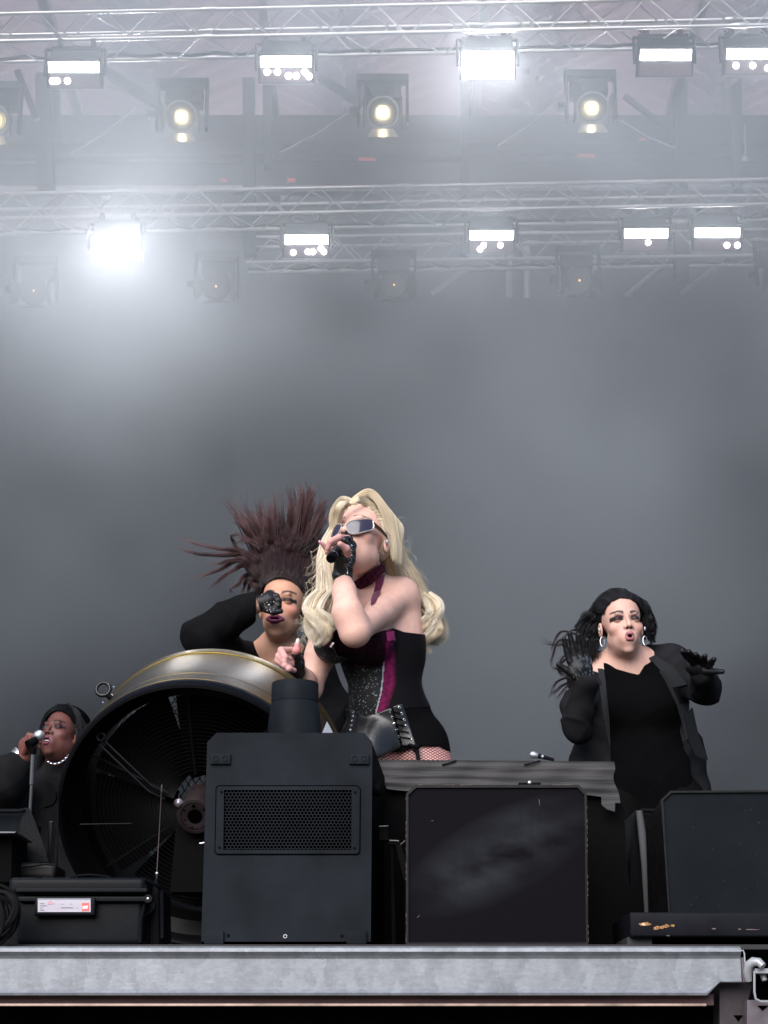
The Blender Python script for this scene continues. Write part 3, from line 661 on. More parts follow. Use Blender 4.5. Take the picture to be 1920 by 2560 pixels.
# bracket on the floor between the machine and the monitor
br = empty('microphone_clamp', P(990, 2360, 4.4), 'small black bracket with worn bright edges between the two front boxes', 'bracket')
M_bright = mat('bare_metal', (.85, .78, .68), .3, .8)
b = MB(); slab(b, [(948, 2067), (970, 2066), (970, 2100), (949, 2100)], 4.44, (0, .03, 0)); b.build('knob', M_black, br)
for q_ in ((948, 2066, 970, 2065, 4.43), (974, 2101, 997, 2102, 4.39), (1002, 2111, 1014, 2100, 4.39)):
    b = MB(); b.tube([P(q_[0], q_[1], q_[4]), P(q_[2], q_[3], q_[4])], .0012, 5); b.build('worn_edge', M_bright, br)
b = MB(); slab(b, [(973, 2102), (997, 2102), (1003, 2112), (1016, 2160), (1019, 2200), (1010, 2200), (994, 2136), (990, 2112), (973, 2110)], 4.4, (0, .015, 0)); b.build('arm', M_black, br)
b = MB(); b.tube([P(980, 2110, 4.41), P(985, 2362, 4.41)], .006, 8); b.build('stem', M_black, br, smooth=True)

# ---------------------------------------------------------------- taped bench behind
m = bpy.data.materials.new('wrinkled_tape'); m.use_nodes = True; t = m.node_tree; pb = t.nodes['Principled BSDF']
pb.inputs['Roughness'].default_value = .6; pb.inputs['Specular IOR Level'].default_value = .3
tc = t.nodes.new('ShaderNodeTexCoord'); mp_ = t.nodes.new('ShaderNodeMapping'); mp_.inputs['Scale'].default_value = (1.2, 1, 30); t.links.new(tc.outputs['Object'], mp_.inputs[0])
n_ = t.nodes.new('ShaderNodeTexNoise'); n_.inputs['Scale'].default_value = 2.2; n_.inputs['Detail'].default_value = 5; n_.inputs['Distortion'].default_value = .6; t.links.new(mp_.outputs[0], n_.inputs[0])
cr = t.nodes.new('ShaderNodeValToRGB'); t.links.new(n_.outputs['Fac'], cr.inputs[0]); cr.color_ramp.elements[0].position = .33; cr.color_ramp.elements[1].position = .68
cr.color_ramp.elements[0].color = (.022, .022, .023, 1); cr.color_ramp.elements[1].color = (.065, .062, .062, 1); t.links.new(cr.outputs[0], pb.inputs['Base Color'])
bp = t.nodes.new('ShaderNodeBump'); bp.inputs['Strength'].default_value = .8; bp.inputs['Distance'].default_value = .004; t.links.new(n_.outputs['Fac'], bp.inputs['Height']); t.links.new(bp.outputs[0], pb.inputs['Normal'])
M_tape = m
YT = 4.62
bn = empty('taped_bench', P(1250, 2368, YT), 'low bench whose top edge is wrapped in wrinkled grey tape, above black cloth', 'bench')
b = MB(); nu, nv = 90, 16; vs = []
for j in range(nv):
    v = j / (nv - 1)
    for i in range(nu):
        u = i / (nu - 1)
        xl = 944 + 22 * v; xr = 1533 + (2 if v < .3 else 14 * (v - .3) / .7 * 1.0) + 3 * math.sin(v * 9)
        x = xl + (xr - xl) * u; yt = 1899 + 5 * u; yb2 = 1972 + 20 * u + 4 * math.sin(u * 14)
        p = P(x, yt + (yb2 - yt) * v, YT - .02 + .0015 * math.sin(u * 30 + v * 5) + .0015 * math.sin(v * 22))
        vs.append(p)
fs = [(j * nu + i, j * nu + i + 1, (j + 1) * nu + i + 1, (j + 1) * nu + i) for j in range(nv - 1) for i in range(nu - 1)]
b.add(vs, fs)
top = [vs[i] for i in range(nu)]; b.add(top + [p + Vector((0, .35, .0)) for p in top], [(i, i + 1, nu + i + 1, nu + i) for i in range(nu - 1)])
rt = [vs[j * nu + nu - 1] for j in range(nv)]; b.add(rt + [p + Vector((0, .3, 0)) for p in rt], [(j, j + 1, nv + j + 1, nv + j) for j in range(nv - 1)])
b.build('tape_wrap', M_tape, bn, smooth=True)
b = MB(); vs = []; nu = 60
rows_ = [(1503, 1990), (1549, 1995), (1545, 2016), (1540, 2018), (1538, 2026), (1520, 2022), (1506, 2012)]
slab(b, [(1503, 1988), (1549, 1992), (1551, 2008), (1538, 2007), (1537, 2029), (1517, 2023), (1504, 2012)], YT - .04, (0, .003, 0)); b.build('tape_flap', M_tape, bn)
b = MB()
for (xa, xb) in ((1105, 1140), (1310, 1350)): b.tube([P(xa, 1912, YT - .024), P((xa + xb) / 2, 1908, YT - .025), P(xb, 1901, YT - .024)], .0022, 6)
b.build('tape_crease', M_dark, bn)
b = MB(); A = fp([(950, 1962), (1546, 1984), (1560, 2020), (1566, 2120), (1572, 2200), (1583, 2290), (1590, 2400), (950, 2400)], YT); loft(b, A, [a + Vector((0, .34, 0)) for a in A])
b.build('cloth_skirt', M_cloth_black, bn)
# microphone lying on the bench
mc = empty('microphone', P(1345, 1893, YT + .02), 'microphone with a pale round head lying on the taped bench', 'microphone')
M_grille = mat('mic_grille', (.5, .52, .54), .35, .8, bump=(900, .6, .001))
b = MB(); c = P(1333, 1887, YT + .02); r = PX(9.5, YT, 1890); b.lathe([(0, r), (r * .6, r * .8), (r * .95, r * .3), (r, -.1 * r), (r * .8, -r * .9), (r * .6, -1.5 * r)], frame(c, (-1, 0, .22), (0, 0, 1)), 20); b.build('mic_head', M_grille, mc, smooth=True)
b = MB(); b.tube([P(1343, 1889, YT + .02), P(1355, 1892, YT + .02), P(1385, 1899.5, YT + .02)], [r * .7, r * .62, r * .4], 14); b.build('mic_handle', M_dark, mc, smooth=True)
b = MB(); b.tube([P(1353, 1891.4, YT + .02), P(1358, 1892.8, YT + .02)], r * .68, 14); b.build('silver_band', M_alu, mc, smooth=True)

# ---------------------------------------------------------------- right-hand monitors and shelf
M_slate2 = mat('slate_grille', (.0088, .0112, .0138), .65, noise=(5, .3, 8), bump=(300, .2, .001), spec=.04)
YQ = 4.18
mr = empty('stage_monitor', P(1790, 2283, YQ), 'large black monitor speaker with slate grey back, cut by the right edge of the picture', 'monitor speaker', 'stage monitor speakers')
O = [(1671, 2281), (1652.5, 1999), (1676, 1977), (2140, 1974), (2163, 1998), (2150, 2281)]
I = [(1675, 2281), (1658, 2001), (1679, 1982), (2136, 1979), (2157, 2001), (2144, 2281)]
A = fp(O, YQ - .006)
b = MB(); bkp = [P(1621, 2279, YQ + .3), P(1614, 2062, YQ + .3), P(1640, 2040, YQ + .3), P(2150, 2040, YQ + .3), P(2170, 2062, YQ + .3), P(2160, 2279, YQ + .3)]
B_ = fp(I, YQ - .006); C_ = fp(I, YQ); k = 6
b.add(A + B_ + C_, [(q, (q + 1) % k, k + (q + 1) % k, k + q) for q in range(k)] + [(k + q, k + (q + 1) % k, 2 * k + (q + 1) % k, 2 * k + q) for q in range(k)])
b.add(A + bkp, [(q, (q + 1) % k, k + (q + 1) % k, k + q) for q in range(k)] + [tuple(range(k, 2 * k))]); b.build('cabinet', M_rim, mr)
b = MB(); b.add(C_, [tuple(range(k))]); b.build('back_panel', M_slate2, mr)
b = MB()
for _ in range(16):
    px, py = rng.uniform(1700, 1915), rng.uniform(2020, 2270); l = rng.uniform(1, 5); a = rng.uniform(-.5, .5)
    b.tube([P(px, py, YQ - .0005), P(px + l, py + a * l, YQ - .0005)], .0005, 4)
b.build('fleck', mat('chipped_paint', (.06, .07, .08), .6), mr)
mb = empty('stage_monitor', P(1605, 2283, 4.65), 'black wedge monitor with a pale grey front edge, behind the rightmost speaker', 'monitor speaker', 'stage monitor speakers')
b = MB(); slab(b, [(1590, 2024), (1606, 2030), (1640, 2034), (1640, 2290), (1571, 2290), (1577, 2150)], 4.66, (0, .3, 0)); b.build('cabinet', M_blackgloss, mb)
b = MB(); pts = [P(1598, 2027, 4.62), P(1606, 2090, 4.62), P(1612, 2160, 4.62), P(1617, 2284, 4.62)]
b.tube(pts, [.0085, .010, .009, .006], 12); b.build('edge_bumper', mat('grey_rubber', (.06, .063, .066), .8, bump=(400, .4, .001)), mb, smooth=True)
b = MB(); b.tube([P(1604, 2026, 4.62), P(1650, 2028, 4.62)], .0055, 10); b.build('handle', M_black, mb, smooth=True)
sh = empty('shelf', P(1745, 2366, 4.1), 'black painted shelf with rusty scratches under the rightmost speaker', 'shelf')
M_scr = mat('scratched_paint', (.009, .0095, .013), .4, noise=(10, .3, 6), bump=(80, .15, .001), spec=.08)
b = MB(); c0 = P(1572, 2281, YQ - .05); c1 = P(2200, 2343, YQ - .05)
b.box(((c0.x + c1.x) / 2, YQ + .10, (c0.z + c1.z) / 2), (c1.x - c0.x, .32, c0.z - c1.z), bev=.007, seg=3); b.build('shelf_board', M_scr, sh, smooth=True)
M_rust = mat('rusty_scratch', (.34, .17, .06), .6, .2, noise=(300, .9, 3))
M_brightrust = mat('bare_scratch', (.8, .6, .42), .4, .5)
def patch(pl, m, par, nm, Y): 
    b = MB(); A = fp(pl, Y); b.add(A, [tuple(range(len(A)))]); return b.build(nm, m, par)
def blob(cx, cy, rx, ry, n=11, jag=.35, rot=0):
    return [(cx + (rx * math.cos(2 * math.pi * i / n) * math.cos(rot) - ry * math.sin(2 * math.pi * i / n) * math.sin(rot)) * (1 + rng.uniform(-jag, jag)), cy + (rx * math.cos(2 * math.pi * i / n) * math.sin(rot) + ry * math.sin(2 * math.pi * i / n) * math.cos(rot)) * (1 + rng.uniform(-jag, jag))) for i in range(n)]
YS = YQ - .0612
patch(blob(1613, 2310, 13, 5), M_rust, sh, 'rust_mark', YS); patch(blob(1609, 2311, 5, 3), M_brightrust, sh, 'bare_mark', YS - .001)
for (cx, cy, rx, ry, ro) in ((1641, 2321, 8, 5, -.2), (1655, 2318, 8, 3.5, -.35), (1666, 2315, 7, 4.5, -.2), (1681, 2314, 6, 3.5, 0)): patch(blob(cx, cy, rx, ry, 11, .4, ro), M_rust, sh, 'rust_mark', YS)
for (cx, cy, rx, ry) in ((1784, 2322, 5, 1.5), (1849, 2323, 4, 1.5), (1880, 2324, 18, 1.3), (1670, 2339, 5, 1.2)): patch(blob(cx, cy, rx, ry), M_worn, sh, 'paint_chip', YS)
b = MB(); slab(b, [(1568, 2343), (1630, 2343), (1630, 2370), (1568, 2370)], YQ - .03, (0, .2, 0)); b.build('foot', mat('grey_foot', (.03, .033, .035), .7), sh)
b = MB(); slab(b, [(1630, 2345), (2200, 2345), (2200, 2470), (1630, 2400)], YQ + .16, (0, .05, 0)); b.build('shade_sheet', M_void, sh)  # black sheet standing in for the darkness under the shelf

# ---------------------------------------------------------------- left-hand things
wl = empty('stage_monitor', P(60, 2160, 4.9), 'black wedge monitor with stippled side panel at the far left', 'monitor speaker', 'stage monitor speakers')
YL = 4.75
M_stip = mat('stippled_black', (.007, .0075, .009), .6, bump=(450, 1.0, .003), spec=.2)
b = MB(); slab(b, [(64, 2019), (74, 2021), (90, 2060), (108, 2110), (122, 2156), (34, 2156), (46, 2090), (56, 2040)], YL, (-.02, .03, 0)); b.build('side_panel', M_stip, wl)
b = MB(); slab(b, [(-60, 2033), (52, 2033), (34, 2160), (-60, 2160)], YL + .02, (0, .3, 0)); b.build('front_grille', M_slate2, wl)
b = MB(); b.tube([P(-60, 2027, YL - .005), P(48, 2028, YL - .005), P(62, 2024, YL - .002)], [.0058, .0058, .005], 12); b.build('top_rail', M_dark, wl, smooth=True)
ub = empty('black_box', P(0, 2200, 4.6), 'plain black box with a thin bright lid edge at the left edge of the picture', 'box')
b = MB(); slab(b, [(-60, 2084), (30, 2084), (28, 2205), (-60, 2205)], 4.55, (0, .2, 0)); b.build('box_body', M_cloth_black, ub)
b = MB(); slab(b, [(-60, 2078.5), (40, 2079), (36, 2082), (-60, 2083)], 4.5, (0, .22, 0)); b.build('lid_edge', mat('lid_metal', (.14, .14, .15), .4, .5), ub)
c2 = empty('padded_case', P(80, 2193, 4.9), 'low dark padded case with a brownish top behind the big hard case', 'case')
b = MB(); c = P(85, 2176, 4.68); b.box((c.x, 4.75, c.z), (PX(105, 4.7), .16, PX(36, 4.7)), Euler((0, R(3), 0)).to_matrix(), bev=.012, seg=4); b.build('case_body', mat('brown_pad', (.012, .010, .010), .5, spec=.3), c2, smooth=True)
b = MB(); b.tube([P(32, 2178, 4.655), P(60, 2169, 4.655), P(115, 2161, 4.655), P(134, 2164, 4.655)], .0022, 8); b.build('piping', M_black, c2, smooth=True)

# big hard case
YC = 4.22
hc = empty('hard_case', P(190, 2360, YC), 'large black hard plastic case with a white and red label on its front', 'case')
M_case = mat('case_plastic', (.006, .007, .009), .42, noise=(6, .25, 6), bump=(160, .2, .0015), spec=.1)
def rbox(b, x0_, y0_, x1_, y1_, Y, dep, bev):
    a, c = P(x0_, y0_, Y), P(x1_, y1_, Y)
    b.box(((a.x + c.x) / 2, Y + dep / 2, (a.z + c.z) / 2), (abs(c.x - a.x), dep, abs(a.z - c.z)), bev=bev, seg=5)
b = MB(); rbox(b, 45, 2246, 356, 2364, YC + .015, .34, .016); b.build('case_bottom', M_case, hc, smooth=True)
b = MB(); rbox(b, 22, 2193, 362, 2237, YC, .36, .014); b.build('case_lid', M_case, hc, smooth=True)
b = MB(); rbox(b, 40, 2220, 368, 2231, YC - .006, .37, .003); b.build('lid_flange', M_case, hc, smooth=True)
b = MB(); rbox(b, 45, 2241, 370, 2254, YC - .004, .37, .003); b.build('body_flange', M_case, hc, smooth=True)
b = MB(); b.tube([P(360, 2198, YC + .01), P(388, 2212, YC + .03), P(404, 2224, YC + .06), P(406, 2346, YC + .06)], .0045, 8); b.tube([P(352, 2196, YC + .01), P(362, 2215, YC + .01), P(366, 2240, YC + .01), P(352, 2300, YC + .02), P(350, 2356, YC + .02)], .0045, 8); b.build('corner_rib', M_case, hc, smooth=True)
b = MB(); slab(b, [(356, 2232), (402, 2226), (404, 2345), (356, 2358)], YC + .09, (0, .2, 0)); b.build('end_panel', M_case, hc)
b = MB(); slab(b, [(355, 2300), (386, 2272), (388, 2255), (356, 2268)], YC + .05, (0, .05, 0)); b.build('end_handle', M_case, hc)
b = MB(); b.lathe([(0, .006), (PX(10, YC, 2248), .006), (PX(11, YC, 2248), 0)], frame(P(371, 2247, YC - .006), (0, -1, 0)), 24); hb_ = b.build('hinge_boss', M_case, hc, smooth=True)
b = MB(); b.lathe([(0, .003), (PX(3, YC, 2248), .002), (PX(3.4, YC, 2248), 0)], frame(P(370, 2247, YC - .012), (0, -1, 0)), 16); b.build('hinge_pin', mat('pin_steel', (.75, .6, .58), .3, .9), hb_, smooth=True)
# label plate: holder, card, printed lines, red square with the small white mark
b = MB(); rbox(b, 87, 2244, 237, 2289, YC - .012, .02, .005); lp = b.build('label_holder', M_case, hc, smooth=True)
M_card = mat('label_card', (.50, .47, .53), .5); M_redlab = mat('label_red', (.82, .13, .11), .5); M_ink = mat('label_ink', (.16, .13, .17), .6); M_pale = mat('label_white', (.85, .76, .78), .5); M_redink = mat('stamp_ink', (.70, .33, .42), .6); M_line = mat('faint_line', (.5, .47, .53), .6)
def quad(x0_, y0_, x1_, y1_, Y, m, nm, par, thick=.0006):
    b = MB(); slab(b, [(x0_, y0_), (x1_, y0_), (x1_, y1_), (x0_, y1_)], Y, (0, thick, 0)); return b.build(nm, m, par)
YK = YC - .0128
quad(94.5, 2249, 226.5, 2280, YK, M_card, 'label_card', lp)
quad(94, 2246, 227, 2248.6, YK - .0005, mat('clear_edge', (.30, .32, .38), .2), 'window_edge', lp)
quad(204.5, 2257.5, 222.5, 2277.5, YK - .0008, M_redlab, 'red_square', lp)
b = MB(); b.add(fp([(206.5, 2265), (220.5, 2263.5), (219, 2271.5), (206, 2272)], YK - .0012), [(0, 1, 2, 3)]); b.build('white_mark', M_pale, lp)
b = MB()
for (xa, xb, y) in ((100, 111, 2259), (99.5, 115.5, 2264.5), (100, 107, 2269.8), (100, 111, 2275.6), (152, 182, 2269.6), (154, 157, 2260.5), (176, 179, 2260.5), (191, 193, 2271)):
    x = xa
    while x < xb:
        wd = rng.uniform(.7, 1.6); hh = rng.uniform(.8, 1.6); b.add(fp([(x, y - hh), (x + wd, y - hh * .9), (x + wd, y + .7), (x, y + .6)], YK - .0009), [(0, 1, 2, 3)]); x += wd + .4
b.build('small_print', M_ink, lp)
b = MB()
for y in (2261, 2266.3, 2271.6): b.add(fp([(116, y), (202, y), (202, y + .35), (116, y + .35)], YK - .0007), [(0, 1, 2, 3)])
b.build('ruled_line', M_line, lp)
b = MB(); b.add(fp([(119, 2256), (127, 2251), (130, 2251), (123, 2257)], YK - .0009), [(0, 1, 2, 3)]); b.add(fp([(118, 2259), (136, 2256), (135, 2259), (120, 2261)], YK - .0009), [(0, 1, 2, 3)]); b.build('pink_stamp', M_redink, lp)
b = MB(); b.tube([P(175, 2192, YC + .1), P(215, 2187, YC + .1), P(240, 2188, YC + .1), P(275, 2193, YC + .1)], .0025, 8); tag(b.build('thin_cable', M_black, smooth=True), 'thin black cable lying over the top of the large hard case', 'cable')

# coil of black cable
b = MB(); nl = 26
for i in range(nl):
    cx, cy = -24 + rng.uniform(-6, 6), 2292 + rng.uniform(-8, 8); rx, ry = rng.uniform(45, 92), rng.uniform(55, 100); ph = rng.uniform(0, 6); Yc = rng.uniform(4.0, 4.14); tl = R(rng.uniform(15, 35))
    pts = []
    for q in range(31):
        a = 2 * math.pi * q / 30; x = rx * math.cos(a) * .8; y = ry * math.sin(a)
        X = cx + x * math.cos(tl) + y * math.sin(tl) * .45; Yp = min(cy - x * math.sin(tl) + y * math.cos(tl) * .8, 2364); pts.append(P(X, Yp, Yc + .02 * math.sin(a + ph)))
    b.tube(pts, .0036, 6)
cb = tag(b.build('cable_coil', mat('cable_rubber', (.006, .006, .0065), .7, spec=.15), smooth=True), 'thick coil of black cable heaped at the bottom left corner', 'cable coil')

# antenna
an = empty('antenna', P(390, 2366, 4.3), 'thin upright whip antenna in front of the big fan', 'antenna')
b = MB(); b.tube([P(405, 1962, 4.3), P(404, 1978, 4.3), P(403.5, 1980, 4.3), P(397, 2100, 4.3), P(392, 2184, 4.3), P(391, 2230, 4.3)], [.0022, .0022, .0011, .0011, .0013, .0015], 8); b.build('rod', mat('antenna_rod', (.12, .09, .10), .4, .6), an, smooth=True)
b = MB(); b.lathe([(0, .005), (.004, .003), (.005, 0), (.003, -.006), (0, -.007)], frame(P(392.5, 2184, 4.3), (0, 0, 1)), 12); b.build('joint', M_alu, an, smooth=True)
b = MB(); b.tube([P(391, 2196, 4.3), P(389, 2240, 4.3), P(388, 2364, 4.3)], [.003, .012, .018], 10); b.build('foot', M_black, an, smooth=True)
# ---------------------------------------------------------------- big stage fan
C1 = P(484, 2043, 4.78); C2 = P(541, 1940, 5.07)
axis = (C2 - C1).normalized(); FL = (C2 - C1).length
r1 = 350 * (C1.y * cp + (C1.z - CZ) * sp) / FPX; r2 = 340 * (C2.y * cp + (C2.z - CZ) * sp) / FPX
RF = r1
fan = empty('stage_fan', Vector((C1.x, C1.y, FLOOR_Z)), 'huge round drum fan with brushed metal rim, tilted up toward the singer', 'fan')
MF = frame(C1, axis, (1, 0, 0))
m = bpy.data.materials.new('brushed_metal'); m.use_nodes = True; t = m.node_tree; pb = t.nodes['Principled BSDF']
pb.inputs['Metallic'].default_value = .95; pb.inputs['Roughness'].default_value = .34; pb.inputs['Anisotropic'].default_value = .6
tc = t.nodes.new('ShaderNodeTexCoord')
n_ = t.nodes.new('ShaderNodeTexNoise'); n_.inputs['Scale'].default_value = 3.2; n_.inputs['Detail'].default_value = 3; t.links.new(tc.outputs['Object'], n_.inputs[0])
cr = t.nodes.new('ShaderNodeValToRGB'); t.links.new(n_.outputs['Fac'], cr.inputs[0])
e = cr.color_ramp.elements; e[0].position = .35; e[0].color = (.042, .034, .031, 1); e[1].position = .66; e[1].color = (.15, .105, .022, 1); e2 = e.new(.5); e2.color = (.072, .055, .032, 1)  # gold patches in the metal colour stand in for gold reflections
t.links.new(cr.outputs[0], pb.inputs['Base Color'])
mp_ = t.nodes.new('ShaderNodeMapping'); mp_.inputs['Scale'].default_value = (3, 60, 60); n2 = t.nodes.new('ShaderNodeTexNoise'); n2.inputs['Scale'].default_value = 6; n2.inputs['Detail'].default_value = 6
t.links.new(tc.outputs['Object'], mp_.inputs[0]); t.links.new(mp_.outputs[0], n2.inputs[0])
mr_ = t.nodes.new('ShaderNodeMapRange'); mr_.inputs['To Min'].default_value = .22; mr_.inputs['To Max'].default_value = .5; t.links.new(n2.outputs['Fac'], mr_.inputs['Value']); t.links.new(mr_.outputs[0], pb.inputs['Roughness'])
bp = t.nodes.new('ShaderNodeBump'); bp.inputs['Strength'].default_value = .15; bp.inputs['Distance'].default_value = .001; t.links.new(n2.outputs['Fac'], bp.inputs['Height']); t.links.new(bp.outputs[0], pb.inputs['Normal'])
M_brush = m
M_fanblk = mat('fan_black', (.003, .003, .004), .35, spec=.15)
M_faninner = mat('fan_inner', (.002, .002, .0022), .35, spec=.12)
# local z of MF runs from the near opening to the far outlet
b = MB(); b.lathe([(RF * .935, .03), (RF * .945, .004), (RF * .965, -.006), (RF * .985, -.004), (RF * 1.0, .006), (RF * 1.0, .03)], MF, 160); b.build('front_lip', M_fanblk, fan, smooth=True)
b = MB(); b.lathe([(RF * .998, .0301), (RF * 1.003, .032), (RF * 1.003, .082), (RF * .996, .085)], MF, 160); b.build('front_hoop', M_brush, fan, smooth=True)
b = MB(); b.lathe([(RF * .994, .0855), (RF * .994, .0905)], MF, 160); b.build('groove', M_void, fan)
b = MB(); b.lathe([(RF * .996, .091), (RF * 1.0, .092), (RF * 1.0, FL - .045), (RF * .997, FL - .042)], MF, 160); b.build('housing_band', M_brush, fan, smooth=True)
b = MB(); b.lathe([(RF * .994, FL - .0415), (RF * .994, FL - .037)], MF, 160); b.build('groove', M_void, fan)
b = MB(); b.lathe([(RF * .997, FL - .0365), (RF * 1.004, FL - .035), (RF * 1.008, FL - .006), (RF * 1.0, FL), (RF * .97, FL)], MF, 160); b.build('rear_hoop', M_brush, fan, smooth=True)
b = MB(); b.lathe([(RF * .94, .028), (RF * .86, .06), (RF * .84, .12), (RF * .84, FL - .01), (RF * .97, FL - .002)], MF, 160); b.build('drum_lining', M_faninner, fan, smooth=True)
# guard of concentric rings
b = MB(); gz = .075
for i in range(19):
    rr = RF * (.27 + i * .0295); n = 96
    pts = [MF @ Vector((rr * math.cos(2 * math.pi * q / n), rr * math.sin(2 * math.pi * q / n), gz + .02 * (1 - (rr / RF)))) for q in range(n + 1)]
    b.tube(pts, .0012, 5, cap=False)
M_guard = mat('guard_wire', (.006, .006, .007), .35, .4)
b.build('guard_rings', M_guard, fan, smooth=True)
for a in (95, 95 + 60, 215, 275, 335, 35):
    b = MB(); b.tube([MF @ Vector((RF * .25 * math.cos(R(a)), -RF * .25 * math.sin(R(a)), gz)), MF @ Vector((RF * .85 * math.cos(R(a)), -RF * .85 * math.sin(R(a)), gz + .01))], .0028, 8)
    b.build('guard_spoke', M_guard, fan, smooth=True)
# blades
Mb = mat('blade', (.0015, .0015, .0018), .5, spec=.08)
for kbl in range(6):
    b = MB(); a0 = kbl * 60 + 12; nr, na = 10, 8; vs = []
    for i in range(nr):
        rr = RF * (.2 + .62 * i / (nr - 1)); span = 57.5 - 4 * i / (nr - 1)
        for j in range(na):
            a = R(a0 + span * j / (na - 1) + 6 * i / (nr - 1)); z = .13 + .06 * (j / (na - 1) - .5) * (1.2 - .5 * i / (nr - 1))
            vs.append(MF @ Vector((rr * math.cos(a), rr * math.sin(a), z)))
    nf = [(i * na + j, i * na + j + 1, (i + 1) * na + j + 1, (i + 1) * na + j) for i in range(nr - 1) for j in range(na - 1)]
    off = axis * .004; k = len(vs)
    b.add(vs + [v + off for v in vs], nf + [tuple(k + q for q in f[::-1]) for f in nf]); b.build('blade', Mb, fan, smooth=True)
# rear safety mesh: woven diamonds
b = MB(); st_ = .019; zz = FL - .02
for s_ in (-1, 1):
    k_ = -60
    while k_ < 60:
        d = k_ * st_; ext = RF * .84
        if abs(d) < ext:
            h_ = math.sqrt(ext * ext - d * d); ca, sa = math.cos(s_ * R(60)), math.sin(s_ * R(60))
            b.tube([MF @ Vector((d * -sa + h_ * ca, d * ca + h_ * sa, zz)), MF @ Vector((d * -sa - h_ * ca, d * ca - h_ * sa, zz))], .0016, 4)
        k_ += 1
b.build('rear_mesh', M_guard, fan)
# motor and hub
M_motor = mat('motor_casting', (.020, .012, .014), .55, .3, noise=(20, .3, 5))
b = MB(); rm = PX(46, 4.75, 2043); MH = frame(P(488, 2040, 4.75), axis, (1, 0, 0))
b.lathe([(rm * .3, -.002), (rm * .42, -.004), (rm * .72, -.004), (rm * .74, -.001), (rm * .78, -.001), (rm * .8, -.005), (rm * .97, -.004), (rm * 1.05, .004), (rm * 1.05, .12)], MH, 64); mo = b.build('motor', M_motor, fan, smooth=True)
b = MB(); b.lathe([(0, -.0045), (rm * .40, -.0048), (rm * .42, -.001)], MH, 40); b.build('bore', M_void, mo)
for a, rr, sz in ((95, .6, .1), (150, .66, .05), (40, .66, .06), (200, .6, .04), (255, .65, .05)):
    b = MB(); b.lathe([(0, -.0052), (rm * sz, -.0052), (rm * sz, -.001)], frame(MH @ Vector((rm * rr * math.cos(R(a)), -rm * rr * math.sin(R(a)), 0)), axis), 16); b.build('bolt_hole', M_void, mo)
b = MB(); rr = .0105; b.lathe([(0, -.012), (rr * .6, -.011), (rr, -.005), (rr * 1.3, 0)], frame(P(447, 2009, 4.74), axis), 20); b.build('bolt', mat('bolt_steel', (.5, .44, .46), .25, .9), mo, smooth=True)
b = MB(); slab(b, [(440, 2066), (640, 2066), (640, 2230), (425, 2230)], 4.80, (0, .1, 0)); b.build('motor_mount', M_cloth_black, fan)
b = MB()
for i in range(14):
    if rng.random() < .8: x = 452 + i * 2.1; b.tube([P(x, 2061 + rng.uniform(-1, 1), 4.745), P(x + 1.4, 2059.5 + rng.uniform(-1, 1), 4.745)], .0007, 4)
b.build('glint_screws', mat('zinc_bits', (.3, .25, .26), .2, 1.0), mo)
b = MB(); b.tube([P(499, 2109, 4.72), P(520, 2106, 4.72)], .003, 10); b.build('latch_pin', M_alu, fan, smooth=True)
# twin stay rods
for dx, dy in ((0, 0), (-8, 13)):
    b = MB(); b.tube([P(256 + dx, 1848 + dy, 4.74), P(380 + dx, 1966 + dy, 4.73), P(420 + dx, 1985 + dy, 4.74)], .0036, 8); b.build('stay_rod', M_fanblk, fan, smooth=True)
b = MB(); c = P(252, 1842, 4.73); n = 20; b.tube([c + Vector((.010 * math.cos(2 * math.pi * q / n), 0, .010 * math.sin(2 * math.pi * q / n))) for q in range(n + 1)], .0035, 8, cap=False); b.build('stay_eye', M_guard, fan, smooth=True)
b = MB(); b.tube([P(200, 2061, 4.72), P(330, 2059, 4.72)], .0014, 6); b.build('thin_stay', M_guard, fan, smooth=True)
# eyebolt
b = MB(); c = P(258, 1723, 4.83); n = 28; rE = PX(17, 4.83, 1723)
b.tube([c + Vector((rE * math.cos(2 * math.pi * q / n), .004 * math.sin(2 * math.pi * q / n), rE * math.sin(2 * math.pi * q / n))) for q in range(n + 1)], PX(4.6, 4.83), 12, cap=False)
b.tube([P(268, 1737, 4.83), P(282, 1748, 4.84)], [PX(6, 4.8), PX(9, 4.8)], 12); b.build('eyebolt', mat('black_steel', (.02, .02, .022), .22, .7), fan, smooth=True)
for q in ((258, 1757), (285, 1718)):
    b = MB(); b.lathe([(0, .004), (.003, .003), (.0042, 0)], frame(P(q[0], q[1], 4.81), (-.5, -.7, .5)), 12); b.build('rivet', M_alu, fan, smooth=True)
# white sticker on the drum, right side
b = MB(); na, nz_ = 14, 3; 
def drum(a, z, lift=.0012): return MF @ Vector(((RF + lift) * math.cos(R(a)), -(RF + lift) * math.sin(R(a)), z))
sgn = 1 if (MF @ Vector((0, -1, 0)) - C1).z > 0 else -1
def dr(a, z, lift=.0012): return MF @ Vector(((RF + lift) * math.cos(R(a)) * (1 if MF.to_3x3().col[0].x > 0 else -1), -sgn * -1 * -(RF + lift) * math.sin(R(a)) if False else sgn * -(RF + lift) * math.sin(R(a)), z))
vs = []
for i in range(na):
    a = 5 + 25 * i / (na - 1)
    for j in range(nz_): vs.append(dr(a, .10 + (FL - .15) * j / (nz_ - 1)))
b.add(vs, [(i * nz_ + j, i * nz_ + j + 1, (i + 1) * nz_ + j + 1, (i + 1) * nz_ + j) for i in range(na - 1) for j in range(nz_ - 1)])
stk = b.build('sticker', mat('sticker_vinyl', (.78, .78, .80), .5), fan)
b = MB()
for i in range(9):
    z = .15 + .012 * i; a0 = 16 + rng.uniform(-1, 1); b.tube([dr(a0, z, .0016), dr(a0 + rng.uniform(5, 9), z + .003, .0016)], .0008, 4)
